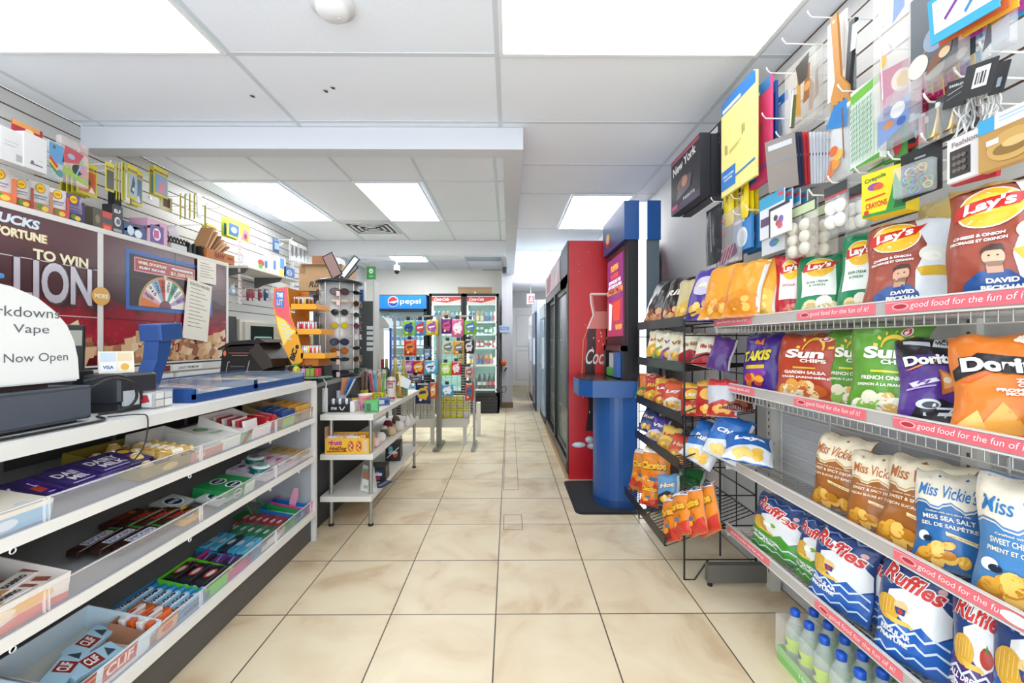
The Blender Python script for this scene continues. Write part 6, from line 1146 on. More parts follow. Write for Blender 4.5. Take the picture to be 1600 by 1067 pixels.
_, x0, x1, y0, y1 = tray('open carton with slanting red and white stripes', 372, 418, S1, 0.2, 0.075, '#ece6e4', inner='#d8d4d0', back=0.095, ops=[('P', [(-1, 0), (-0.7, 0), (-0.3, 1), (-0.6, 1)], '#b02a3a')])
for k in range(7):
    slab('candy_pack', 'candy pack', 'white and red striped candy pack in the striped carton', x0+0.035+0.022*k, (y0+y1)/2-0.005*(k % 3)+0.01, S1+0.012, 0.012, min(0.1, (y1-y0)*0.8), 0.07, ['#ece8e6', '#b02a3a'][k % 2], [('S', [(-0.8, 0.2), (0.6, 0.8)], 0.3, '#b02a3a' if k % 2 == 0 else '#ece8e6')], group='striped candy packs in the striped carton', ry=-0.25)
for px, c, lb in ((420, '#b8202c', 'bright red candy pack past the striped carton'), (430, '#c42c38', 'second red candy pack past the striped carton')):
    slab('candy_pack', 'candy pack', lb, GX-0.09, yat(px), S1, 0.10, 0.035, 0.075, c, [('E', 0, 0.5, 0.5, 0.3, '#e8c8c8')], foilm=True)
_, x0, x1, y0, y1 = tray('brown open carton holding blue packs', 437, 466, S1, 0.22, 0.07, '#9b8a5c', inner='#7a6c48', hf=0.05, back=0.09, ops=[('R', -1, 0.2, 0, 1, '#a8c86a')])
for k in range(4): slab('candy_pack', 'candy pack', 'dark blue and white candy pack in the brown carton', x1-0.03-0.04*k, (y0+y1)/2, S1+0.02, 0.03, (y1-y0)*0.7, 0.055, '#20468c', [('R', -0.6, 0.6, 0.3, 0.6, '#dfe4ee')], group='blue packs in the brown carton', ry=-0.2, foilm=True)
_, x0, x1, y0, y1 = tray('kraft carton of yellow packs at the end of the upper shelf', 462, 488, S1, 0.24, 0.07, '#b09470', inner='#8a7250', hf=0.06, back=0.095)
for k in range(4): slab('candy_pack', 'candy pack', 'orange yellow candy pack in the kraft carton', x1-0.03-0.045*k, (y0+y1)/2, S1+0.03, 0.035, (y1-y0)*0.8, 0.05, '#e0a83a', [('R', -0.6, 0.6, 0.3, 0.6, '#c8502c')], group='yellow packs in the kraft carton', ry=-0.25, foilm=True)
# --- middle shelf
_, x0, x1, y0, y1 = tray('large white carton of white and red chocolate bars near the camera', -110, 98, S2, 0.26, 0.075, '#e9e2dc', inner='#bdb6ae', hf=0.07, back=0.085, ops=[('P', [(-1, 0), (1, 0), (1, 0.25), (0.2, 0.45), (-0.4, 0.2), (-1, 0.3)], '#d8604c'), ('E', 0.3, 0.6, 0.4, 0.22, '#e6b878'), ('E', -0.3, 0.6, 0.35, 0.2, '#f0dcc0')])
for k in range(15):
    slab('chocolate_bar', 'chocolate bar', 'white wrapped chocolate bar with red ends in the large white carton', x0+0.045+0.042*(k % 5), y0+0.075+0.05*(k//5)+0.008*((k*3) % 4), S2+0.022+0.009*((k*2) % 4), 0.042, 0.135, 0.02, '#e9e2dc', [('R', -1, -0.72, 0, 1, '#b0202c'), ('R', 0.75, 1, 0, 1, '#8c3a24'), ('T', 'bueno', 0.1, 0.5, 0.9, 0.5, '#2c2426'), ('P', [(-0.7, 0), (-0.4, 0), (-0.6, 1), (-0.75, 1)], '#c8945a')], group='white chocolate bars in the large white carton', rz=0.12+0.1*(k % 4), rx=0.12*(k % 3-1), foilm=True)
for k in range(3):
    slab('chocolate_bar', 'chocolate bar', 'dark wrapped nut bar with white panel, one of three side by side', GX-0.06-0.045*k, yat(206-12*k, GX-0.08), S2+0.022, 0.036, 0.17, 0.02, '#2e1a14', [('R', -0.55, 0.6, 0.15, 0.85, '#e6e4ea'), ('T', 'SNICKERS', 0.02, 0.5, 1.05, 0.5, '#22408c'), ('R', 0.72, 0.85, 0, 1, '#3f8a34')], group='three nut bars side by side', rz=0.05*k, foilm=True)
for k in range(3):
    slab('chocolate_bar', 'chocolate bar', 'brown and red chocolate bar behind the nut bars', GX-0.14-0.04*k, yat(236-8*k, GX-0.15), S2+0.012, 0.034, 0.15, 0.018, '#4a1e16', [('R', -0.4, 0.4, 0.2, 0.8, '#7a2a1c'), ('E', 0.5, 0.5, 0.15, 0.3, '#b8862c')], group='brown and red bars behind the nut bars', foilm=True)
for k in range(3):
    slab('chocolate_bar', 'chocolate bar', 'dark bar with red lettering, one of three past the nut bars', GX-0.06-0.045*k, yat(266-8*k, GX-0.08), S2+0.024, 0.034, 0.16, 0.018, '#3a2016', [('R', -0.9, 0.6, 0.1, 0.2, '#3a9a3c'), ('T', 'TWIX', 0.0, 0.5, 0.9, 0.65, '#d0303a'), ('R', 0.3, 0.8, 0.1, 0.2, '#e0b040')], group='three bars with red lettering', foilm=True)
ex = lambda c: [('E', 0, 0.5, 0.62, 0.36, '#e9eef0'), ('E', 0, 0.5, 0.5, 0.29, '#14204a'), ('T', 'excel', 0, 0.52, 0.8, 0.22, '#f2f4f6')]
for k, (px, dx) in enumerate(((285, 0.07), (262, 0.14))): slab('gum_pack', 'gum pack', ('yellow gum pack near the shelf edge beside the dark bars', 'amber gum pack behind the yellow one')[k], GX-dx, yat(px, GX-dx), S2+0.006, 0.085, 0.10, 0.02, ('#e0a81e', '#b08a3c')[k], ex(0), ry=0.1)
for k, px in enumerate((322, 296)): slab('gum_pack', 'gum pack', ('silver gum pack lying flat nearer the shelf edge', 'silver gum pack lying flat behind the first')[k], GX-0.065-0.105*k, yat(px+4, GX-0.09), S2+0.018, 0.10, 0.115, 0.012, '#9aa5a3', [('R', -0.95, 0.95, 0.03, 0.97, '#b6bfbc')]+ex(0), ry=0.08)
_, x0, x1, y0, y1 = tray('green gum box with two round logos', 350, 392, S2, 0.15, 0.05, '#1e8a4a', full=True, ops=[('E', -0.3, 0.5, 0.3, 0.4, '#e9eef0'), ('E', -0.3, 0.5, 0.25, 0.33, '#14204a'), ('T', 'excel', -0.3, 0.5, 0.4, 0.25, WHITE), ('R', 0.2, 1, 0, 1, '#c9d8cc')], topops=[q for d_ in (0.27, 0.72) for q in (('E', 0, d_, 0.42, 0.19, '#e9eef0'), ('E', 0, d_, 0.34, 0.15, '#14204a'), ('T', 'excel', 0, d_, 0.5, 0.1, WHITE))])
for k, (px, dx, lb) in enumerate(((404, 0.08, 'round teal mint tin nearer the shelf edge'), (396, 0.17, 'round teal mint tin behind the first'))):
    t = thing('mint_tin', lb, 'mint tin', (GX-dx, yat(px, GX-dx), S2)); MB().lathe([(0.0001, 0), (0.042, 0), (0.043, 0.004), (0.043, 0.05), (0.04, 0.054)], mat('#0f6a66', 0.3), 24).obj('tub', t)
    q = MB().lathe([(0.041, 0.054), (0.041, 0.06), (0.034, 0.064), (0.0001, 0.064)], mat('#d9e2e0', 0.3), 24); q.text(TOPF(0, 0, 0.0645), 'ICE', 0, 0.0, 0.04, 0.018, mat('#0f5a58'), 1); q.ell(TOPF(0, 0, 0.0642), 0, 0, 0.03, 0.03, mat('#9fb4b2'), 0.4); q.obj('lid', t)
    q = MB(); q.text(lambda x, y, l: Vector(((0.0435+l*0.0003)*math.cos(x/0.043-0.7), (0.0435+l*0.0003)*math.sin(x/0.043-0.7), 0.028+y)), 'BREAKERS', 0, 0, 0.07, 0.016, mat('#d9f0ee'), 1); q.obj('label', t)
def flats(label, px0, px1, z, n, dep, col, pc, ops, lab2, grp, h=0.03, cols=None, inner='#d8d4d0'):
    _, x0, x1, y0, y1 = tray(label, px0, px1, z, dep, h, col, inner=inner, hf=h*0.8, back=h)
    st = (dep-0.012)/n
    for k in range(n): slab('gum_pack', 'gum pack', lab2, x1-0.006-st*(k+0.5), (y0+y1)/2, z+0.008, st*0.86, (y1-y0)*0.86, h*0.75, (cols or [pc])[k % len(cols or [pc])], ops, group=grp, r=0.003)
flats('pale tray of white and purple gum packs', 412, 446, S2, 4, 0.20, '#ddd8e0', '#d8d0dc', [('R', -0.9, 0.9, 0.15, 0.85, '#e9e6ee'), ('E', -0.3, 0.5, 0.3, 0.3, '#6a3f9a'), ('E', 0.4, 0.5, 0.2, 0.25, '#b84a8a')], 'white and purple gum pack in the pale tray', 'white and purple gum packs')
flats('pale pink tray of white and magenta gum packs', 438, 468, S2, 4, 0.22, '#e0d4da', '#e0c8d4', [('R', -0.9, 0.9, 0.15, 0.85, '#ecdfe6'), ('P', [(-0.6, 0.2), (0.4, 0.2), (0.1, 0.8)], '#c23a7c')], 'white and magenta gum pack in the pale pink tray', 'white and magenta gum packs')
flats('white tray of yellowish packs at the end of the middle shelf', 462, 489, S2, 4, 0.22, '#dedbd2', '#d0b070', [('E', 0, 0.5, 0.4, 0.3, '#b8863a')], 'yellowish gum pack in the end tray of the middle shelf', 'yellowish gum packs in the end tray')
# --- bottom shelf
tray('white carton with a brown inside, nearest the camera on the bottom shelf', -20, 108, S3, 0.24, 0.06, '#d9dde0', inner='#b9bcc4', hf=0.06, back=0.075, ops=[('P', [(0.2, 0), (1, 0), (1, 1), (0.5, 0.8)], '#5fa8c8')])
_, x0, x1, y0, y1 = tray('large white and blue carton of energy bars on the bottom shelf', 95, 242, S3, 0.25, 0.075, '#cfe0ea', inner='#dcdad0', hf=0.07, back=0.085, ops=[('R', -0.35, 0.4, 0.2, 0.9, '#b8342c'), ('T', 'CLIF', 0.02, 0.55, 0.6, 0.45, '#e9e0d8'), ('R', -1, -0.5, 0, 1, '#a8452c')])
for k, (y_, x_, rz) in enumerate(((0.35, 0.12, 0.35), (0.68, 0.15, 0.1), (0.5, 0.08, -0.2))):
    slab('energy_bar', 'energy bar', ('pale blue energy bar standing askew in the front of its carton', 'pale blue energy bar at the far end of its carton', 'white ended energy bar lying low in its carton')[k], x0+0.25-x_, y0+(y1-y0)*y_, S3+0.03-0.008*(k == 2), 0.06, 0.13, 0.018, '#a8cde0', [('R', -0.4, 0.25, 0.1, 0.85, '#8c2a24'), ('T', 'CLIF', -0.08, 0.5, 0.5, 0.5, WHITE), ('P', [(0.4, 0.2), (0.8, 0.3), (0.6, 0.8)], '#3a4a54')], rz=rz, ry=0.2, foilm=True)
_, x0, x1, y0, y1 = tray('small brown carton with orange and white packets', 226, 272, S3, 0.14, 0.065, '#b07a5c', inner='#9a7a60', hf=0.05, ops=[('R', -0.5, 0.9, 0.1, 0.9, '#d8a884'), ('E', 0.2, 0.5, 0.4, 0.25, '#c8502c')])
for k in range(4): slab('candy_pack', 'candy pack', 'orange and white packet in the small brown carton', x1-0.02-0.03*k, (y0+y1)/2, S3+0.03, 0.022, (y1-y0)*0.75, 0.04, ['#d9622c', '#ece6e0'][k % 2], [('E', 0, 0.5, 0.4, 0.3, '#ece6e0' if k % 2 == 0 else '#c8402c')], group='packets in the small brown carton', ry=-0.2, foilm=True)
_, x0, x1, y0, y1 = tray('blue carton of mint rolls', 246, 322, S3, 0.21, 0.045, '#3f86b4', inner='#c9dce6', hf=0.035, back=0.05, ops=[('T', 'mentos', 0.2, 0.5, 0.7, 0.5, '#12284c')])
q = MB(); g = plane((0, 0, 0), (-1, 0, 0), (0, 0, 1)); q.text(g, 'mentos', 0, 0.022, 0.12, 0.022, mat('#12284c'), 1, bold=0.05); q.obj('side_print', _, mw=T(0, -(y1-y0)/2-0.0006, 0, math.pi))
for k in range(6):
    mb = MB(); L2 = (y1-y0)*0.88/2; xx = x1-0.02-0.034*k; mb.cyl((0, -L2, 0.0), (0, L2, 0.0), 0.0145, mat('#8fc4e2', 0.3), 12); mb.cyl((0, L2*0.6, 0), (0, L2*0.9, 0), 0.0149, mat('#2f86c0', 0.3), 12)
    f = lambda x, y, l=0: Vector(((0.0147+l*0.0003)*math.sin(-y/0.0147), x, (0.0147+l*0.0003)*math.cos(-y/0.0147))); mb.poly(f, [(-L2*0.85, -0.011), (L2*0.5, -0.011), (L2*0.5, 0.011), (-L2*0.85, 0.011)], mat('#e4eef4', 0.3), 1, 0.02); mb.text(f, 'mentos', -L2*0.15, 0, L2*1.2, 0.015, mat('#12284c'), 2, bold=0.04)
    mb.obj('mint_roll', label='pale blue and white mint roll in the blue carton', cat='mint roll', group='mint rolls in the blue carton', mw=T(xx, (y0+y1)/2, S3+0.034, 0, 0, 0.0))
def gumtray(label, px0, px1, dep, h, col, packs, pops, lab2, grp, inner=None, pz=0.02, n=4, ph=0.04, twist=0.0):
    _, x0, x1, y0, y1 = tray(label, px0, px1, S3, dep, h, col, inner=inner or col, hf=h*0.8, back=h*1.1); st = (dep-0.01)/n
    for k in range(n): slab('gum_pack', 'gum pack', lab2, x1-0.008-st*(k+0.5), (y0+y1)/2, S3+pz, st*0.85, (y1-y0)*0.8, ph, packs[k % len(packs)], pops, group=grp, ry=-0.15, r=0.004)
    return _
gumtray('lime green tray of black gum packs', 314, 358, 0.19, 0.055, '#59c81e', ['#26262a', '#26262a', '#1e1e20'], [('E', 0.1, 0.5, 0.5, 0.35, '#d8524c'), ('E', 0.1, 0.5, 0.35, 0.2, '#e9e4e2'), ('R', -0.95, -0.6, 0.1, 0.9, '#3a3a3e')], 'black gum pack with a red splash in the lime green tray', 'black gum packs in the lime tray', pz=0.006, n=3, ph=0.05)
gumtray('magenta tray of dark gum packs', 350, 388, 0.17, 0.05, '#c8287c', ['#2a2a30', '#5a2a6a', '#2a2a30'], [('E', 0.1, 0.5, 0.5, 0.3, '#6a3a9a'), ('S', [(-0.5, 0.3), (0.5, 0.7)], 0.1, '#b9b6c0')], 'dark gum pack in the magenta tray', 'dark gum packs in the magenta tray', pz=0.006, n=3, ph=0.04)
gumtray('teal blue tray of blue gum packs', 376, 412, 0.22, 0.05, '#2c7ea0', ['#4fa4c4', '#3f94b8', '#23303c', '#4fa4c4'], [('E', 0, 0.5, 0.4, 0.3, '#dfe9ee'), ('S', [(-0.5, 0.5), (0.5, 0.5)], 0.1, '#1d5a80')], 'blue gum pack in the teal blue tray', 'blue gum packs in the teal tray', inner='#9fb9c4', n=5)
gumtray('white tray of dark green gum packs', 404, 434, 0.20, 0.045, '#dfe0da', ['#2f6a4c', '#3a7a58'], [('E', 0, 0.5, 0.35, 0.3, '#c9ded0')], 'dark green gum pack in the white tray', 'green gum packs in the white tray', n=5)
gumtray('pale tray of dark red gum packs', 426, 452, 0.22, 0.045, '#d0b4b4', ['#8a2a34', '#9a3440'], [('E', 0, 0.5, 0.35, 0.3, '#e4c8cc')], 'dark red gum pack in the pale tray', 'red gum packs in the pale tray', n=6)
for (a_, b_, c_, lb, lidc) in ((440, 466, '#159a44', 'bright green open tray with its lid folded back', 1), (456, 478, '#1b76c0', 'bright blue open tray between the green and the pink ones', 0), (470, 491, '#e0559c', 'pink open tray at the end of the bottom shelf', 2)):
    t, x0, x1, y0, y1 = tray(lb, a_, b_, S3, 0.2, 0.055, c_, inner=c_, hf=0.05, back=0.06)
    MB().box(-0.09, 0.09, -(y1-y0)/2+0.008, (y1-y0)/2-0.008, 0.01, 0.028, mat('#e9eef0', 0.4)).obj('insert', t)
    if lidc == 1: MB().tube([(-0.10, -0.05, 0.06), (-0.16, -0.05, 0.13), (-0.19, 0.02, 0.16), (-0.10, 0.06, 0.06)], 0.003, mat('#159a44')).box(-0.2, -0.12, -0.05, 0.05, 0.02, 0.024, mat('#159a44', 0.3, alpha=0.7)).obj('lid', t)
    if lidc == 2: q = MB(); q.prism([(0, 0), (0.03, 0.0), (0.045, 0.10), (0.035, 0.15), (0.015, 0.15), (0.0, 0.08)], -0.06, -0.057, mat('#f0a8c8', 0.3, alpha=0.8), axis='y'); q.obj('lid', t)

# the candy decks slope down towards the customer: tip everything on them about the front edge
for o in [o for o in C.objects if o not in _before and o.parent is None]:
    bpy.context.view_layer.update(); break
for o in [o for o in C.objects if o not in _before and o.parent is None]:
    z = S1 if o.matrix_world.translation.z > S1-0.02 else (S2 if o.matrix_world.translation.z > S2-0.02 else S3)
    P = Matrix.Translation((GX, 0, z)); o.matrix_world = P @ Matrix.Rotation(0.147, 4, 'Y') @ P.inverted() @ o.matrix_world

# ================================================================ things on the counter
CT = 0.956
gr_ = mat('#454a53', 0.5)
t = thing('cash_drawer', 'dark grey cash drawer at the picture edge of the counter', 'cash drawer', (-1.43, 1.06, CT))
MB().rbox(-0.19, 0.19, -0.22, 0.215, 0.008, 0.105, gr_, r=0.008).obj('body', t); MB().box(0.19, 0.194, -0.21, 0.205, 0.016, 0.096, mat('#4a5059', 0.55, bump=0.1, bscale=300)).obj('drawer', t)
MB().box(-0.17, 0.17, -0.2, 0.19, 0.0, 0.008, blackm).obj('base', t)
t = thing('register_screen', 'register screen whose back carries a white paper sign', 'monitor', (-1.30, 1.06, CT+0.106))
MB().box(-0.06, 0.02, -0.15, 0.13, 0.0, 0.02, mat('#3a2a28', 0.5)).obj('stand', t)
arc_ = [(0.198*math.cos(a)*1.0, 0.24*math.sin(a)) for a in [math.pi/2*k/10 for k in range(11)]]
outl = [(-0.2, 0.015)]+[(0.2-0.12+0.12*math.cos(a), 0.16+0.12*math.sin(a)) for a in [math.pi/2*k/8 for k in range(9)]]+[(-0.2, 0.30)]
outl = [(0.20, 0.018), (0.196, 0.08), (0.185, 0.13), (0.165, 0.175), (0.135, 0.21), (0.09, 0.245), (0.03, 0.268), (-0.05, 0.28), (-0.2, 0.285), (-0.2, 0.018)]
MB().prism([(y*0.97, z-0.004) for y, z in outl], 0.0, 0.035, mat('#d0d2d0', 0.4), axis='x').obj('casing', t)
q = MB().prism(outl, 0.0352, 0.0362, mat('#e9eae7', 0.6), axis='x'); g = plane((0.0362, 0, 0), (0, 1, 0), (0, 0, 1), 0.0006); tx_ = mat('#5f6468', 0.6)
q.text(g, 'Markdowns', 0.045, 0.205, 0.20, 0.026, tx_, 1, bold=0.0); q.text(g, 'Vape', 0.075, 0.158, 0.085, 0.03, tx_, 1, bold=0.0); q.text(g, 'Now Open', 0.09, 0.082, 0.155, 0.03, tx_, 1, bold=0.0); q.obj('paper_sign', t)
t = thing('customer_display', 'tilted black screen peeking over the paper sign at the picture edge', 'screen', mw=T(-1.42, 1.02, 1.30, 0.0))
MB().cyl((0, 0, -0.22), (0, 0, 0.05), 0.012, blackm, 10).cyl((0, 0, -0.239), (0, 0, -0.22), 0.05, blackm, 14).obj('pole', t)
MB(T(0.02, -0.02, 0.09, 0.9, -0.5)).rbox(-0.11, 0.11, -0.02, 0.02, -0.06, 0.06, mat('#1c2222', 0.3), r=0.01).obj('casing', t)
MB(T(0.02, -0.02, 0.09, 0.9, -0.5)).box(-0.095, 0.095, -0.0215, -0.02, -0.05, 0.05, mat('#3f4f4a', 0.15)).obj('screen', t)
slab('blue_cloth', 'cloth', 'small blue and white cloth lying on top of the register screen', -1.29, 0.99, 1.347, 0.07, 0.16, 0.012, '#3f86c4', [('R', -0.6, 0.3, 0.2, 0.6, '#dfe9f0')])
t = thing('receipt_printer', 'dark grey receipt printer beside the cash drawer', 'printer', (-1.36, 1.47, CT))
MB().rbox(-0.09, 0.09, -0.075, 0.085, 0.03, 0.125, mat('#2c2e33', 0.4), r=0.02).obj('body', t); MB().rbox(-0.085, 0.085, -0.07, 0.08, 0.0, 0.03, mat('#1f2125', 0.5), r=0.01).obj('base', t); MB().box(-0.02, 0.03, -0.02, 0.01, 0.1251, 0.1256, mat('#d9dcdf')).obj('sticker', t)
MB().box(0.085, 0.0915, -0.06, 0.0, 0.02, 0.07, mat('#b9bfc4', 0.3)).obj('port_panel', t)
t = thing('phone_stand', 'black handset standing in a cradle behind the printer', 'phone', (-1.44, 1.40, CT+0.0)); pm_ = mat('#1d1f22', 0.3)
MB(T(0, 0, 0, 0.9, 0.15)).rbox(-0.035, 0.035, -0.012, 0.012, 0.13, 0.29, pm_, r=0.006).obj('handset', t); MB(T(0, 0, 0, 0.9, 0.15)).box(-0.026, 0.026, -0.0135, -0.012, 0.225, 0.275, mat('#a9a89c', 0.2)).obj('screen', t); MB().rbox(-0.05, 0.05, -0.04, 0.04, 0.0, 0.14, pm_, r=0.01).obj('cradle', t)
o = pkg(0.09, 0.075, 0.002, '#e6e2d2', [('R', -0.9, -0.05, 0.55, 0.95, '#c4d0dc'), ('R', 0.05, 0.9, 0.55, 0.95, '#dcc8a4'), ('R', -0.9, -0.05, 0.08, 0.48, '#e9ecf0'), ('T', 'VISA', -0.48, 0.27, 0.6, 0.16, '#1f3f8a'), ('R', 0.05, 0.9, 0.08, 0.48, '#ece4d0'), ('E', 0.45, 0.28, 0.25, 0.16, '#e0a83a')]).obj('payment_card_sign', label='small payment card sign with four logos standing on the printer', cat='sign', mw=T(-1.34, 1.46, CT+0.2, 0.9, -0.25))
t = thing('card_holder_box', 'clear acrylic box of small cards on the counter', 'card box', (-1.26, 1.52, CT))
MB().box(-0.05, 0.03, -0.035, 0.045, 0, 0.062, glassy(0.3, '#dfe3e2')).obj('case', t); MB().box(-0.045, 0.025, -0.03, 0.04, 0.004, 0.055, mat('#d9d4cc')).obj('cards', t)
q = MB(); f = lambda x, y, l=0: Vector((0.0302+l*0.0005, x*0.04+0.005, y*0.06)); ops_draw(q, f, [('R', -0.9, -0.05, 0.55, 0.9, '#e4e2e0'), ('R', 0.05, 0.9, 0.55, 0.9, '#cdd2d4'), ('R', -0.9, -0.05, 0.1, 0.5, '#d8d2cc'), ('R', 0.05, 0.9, 0.1, 0.5, '#e6e4e2'), ('S', [(0, 0), (0, 1)], 0.03, '#7a706c'), ('S', [(-1, 0.52), (1, 0.52)], 0.03, '#7a706c')]); f2 = lambda x, y, l=0: Vector((x*0.04-0.01, -0.0352-l*0.0005, y*0.06)); ops_draw(q, f2, [('R', -0.8, 0.8, 0.1, 0.9, '#e2e6ea'), ('P', [(-0.2, 0.3), (0.6, 0.4), (0.4, 0.8), (-0.1, 0.8)], '#c23a3c'), ('P', [(-0.7, 0.1), (-0.2, 0.1), (-0.3, 0.7), (-0.6, 0.7)], '#2f5fa4')]); q.obj('card_print', t)
q = MB()
q.tube(spl([(-1.25, 1.275, 1.05), (-1.22, 1.31, 1.075), (-1.20, 1.36, 1.06), (-1.205, 1.385, 1.01), (-1.22, 1.36, 0.975), (-1.245, 1.30, 0.968)]), 0.0042, blackm)
q.obj('black_cable', label='thick black cable looping beside the cash drawer', cat='cable')
MB().tube(spl([(-1.28, 1.29, 1.07), (-1.24, 1.36, 1.082), (-1.25, 1.43, 1.05), (-1.255, 1.46, 1.01)]), 0.0035, blackm).obj('black_cable', label='black cable running over the printer front', cat='cable')
MB().tube(spl([(-1.25, 1.30, 0.962), (-1.185, 1.25, 0.961), (-1.18, 1.12, 0.961), (-1.185, 0.98, 0.961), (-1.2, 0.85, 0.961)]), 0.004, blackm).obj('black_cable', label='black cable lying along the counter edge under the cash drawer', cat='cable')
MB().tube(spl([(-1.22, 1.30, 0.961), (-1.165, 1.345, 0.961), (-1.148, 1.36, 0.945), (-1.148, 1.345, 0.86), (-1.165, 1.30, 0.80)]), 0.002, blackm).obj('black_cable', label='thin black cable hanging over the counter edge', cat='cable')
# blue lottery trays
bt = mat('#1c4786', 0.35); gl = mat('#e4f0f2', 0.05, alpha=0.22)
def lotto(y0, y1, x1, dep, h, label, seed):
    t = thing('lottery_ticket_tray', label, 'ticket tray', (x1-dep/2, (y0+y1)/2, CT)); a, b = dep/2, (y1-y0)/2
    MB().box(-a, a, -b, b, 0, 0.012, bt).box(a-0.01, a, -b, b, 0.012, h*0.55, bt).box(-a, -a+0.01, -b, b, 0.012, h, bt).box(-a, a, -b, -b+0.01, 0.012, h*0.9, bt).box(-a, a, b-0.01, b, 0.012, h*0.9, bt).obj('frame', t)
    MB().box(-a, a, -b, b, h, h+0.004, gl).box(a-0.003, a, -b, b, h*0.55, h, gl).box(-a, -a+0.012, -b, b, h+0.004, h+0.01, bt).obj('glass_top', t)
    rr = random.Random(seed); k = 0
    for i in range(3):
        for j in range(int((y1-y0)/0.085)):
            c = rr.choice(['#c23a4a', '#3fa08a', '#e0b84a', '#7a9ac8', '#d8d4c8', '#8ac0b0', '#c89aa8', '#5a7a9a'])
            mb = MB(); w2, l2 = 0.038, dep/3*0.45; mb.box(-l2, l2, -w2, w2, 0, 0.002, mat(c, 0.3)); f = lambda x, y, l=0, l2=l2, w2=w2: Vector((l2-2*y*l2, x*w2, 0.002+l*0.0004)); ops_draw(mb, f, [('R', -0.8, 0.8, 0.6, 0.85, rr.choice(['#f0e8d8', '#2c3a5a', '#e8c23a'])), ('E', 0, 0.3, 0.5, 0.2, rr.choice(['#d8e4e8', '#b83a3a', '#3a6a4a']))])
            mb.obj('lottery_ticket', label='scratch ticket under the glass of the blue counter trays', cat='lottery ticket', group='scratch tickets under the glass', mw=T(x1-dep+dep/3*(i+0.5), y0+0.05+0.085*j, CT+0.018+0.008*(2-i), rr.uniform(-0.05, 0.05), 0, 0.1)); k += 1
    return t
lotto(1.63, 2.02, -1.20, 0.36, 0.058, 'blue ticket tray with glass top nearest the register', 1)
lotto(2.03, 2.50, -1.20, 0.36, 0.058, 'blue ticket tray with glass top at the end of the counter', 2)
t = thing('ticket_scanner', 'blue angled ticket checker stand rising behind the ticket tray', 'ticket checker', (-1.46, 1.77, CT))
MB().rbox(-0.10, 0.22, -0.13, -0.05, 0, 0.05, bt, r=0.02).obj('base', t)
MB().prism([(-0.09, 0.03), (-0.03, 0.03), (0.035, 0.19), (0.045, 0.255), (-0.02, 0.25), (-0.03, 0.16)], -0.03, 0.03, bt, axis='x').obj('arm', t)
MB(T(0, 0.035, 0.275, 0.0, 0.1)).rbox(-0.05, 0.045, -0.065, 0.055, -0.035, 0.035, bt, r=0.01).obj('head', t)
# black machine with lid
t = thing('black_counter_machine', 'black carry case like machine with an open flap behind the ticket trays', 'machine', (-1.70, 2.84, 0.93), -math.pi/2); t.scale = (1, 0.5, 1); kb_ = mat('#17171a', 0.25)
MB().prism([(-0.26, 0.025), (0.30, 0.025), (0.26, 0.21), (0.20, 0.235), (-0.18, 0.225), (-0.22, 0.20)], -0.14, 0.14, kb_, axis='x').obj('body', t)
MB().prism([(-0.27, 0.215), (-0.1, 0.262), (0.26, 0.275), (0.34, 0.255), (0.2, 0.245), (-0.1, 0.24), (-0.26, 0.205)], -0.15, 0.15, mat('#242326', 0.2), axis='x').obj('lid', t)
MB().prism([(0.12, 0.20), (0.30, 0.08), (0.42, 0.10), (0.40, 0.15), (0.24, 0.25)], -0.10, 0.15, mat('#3a352f', 0.2), axis='x').obj('flap', t)
q = MB(); g = plane((0.1405, 0, 0), (0, 1, 0), (0, 0, 1)); q.ell(g, -0.19, 0.185, 0.018, 0.018, mat('#d8704a'), 1); q.rect(g, -0.14, 0.12, 0.185, 0.19, mat('#9a5a54'), 1); q.rect(g, -0.1, 0.1, 0.17, 0.174, mat('#9a6a64'), 1); q.strip(g, [(-0.18, 0.05), (-0.15, 0.13), (-0.13, 0.13)], 0.008, chrome, 1); q.strip(g, [(0.08, 0.05), (0.12, 0.14)], 0.008, chrome, 1); q.rect(g, -0.12, 0.06, 0.10, 0.105, mat('#5a5c60'), 1); q.obj('front_trim', t)
MB().box(-0.26, -0.2, -0.26, 0.3, 0.0, 0.025, kb_).box(0.05, 0.14, -0.26, 0.3, 0.0, 0.025, kb_).obj('foot', t)

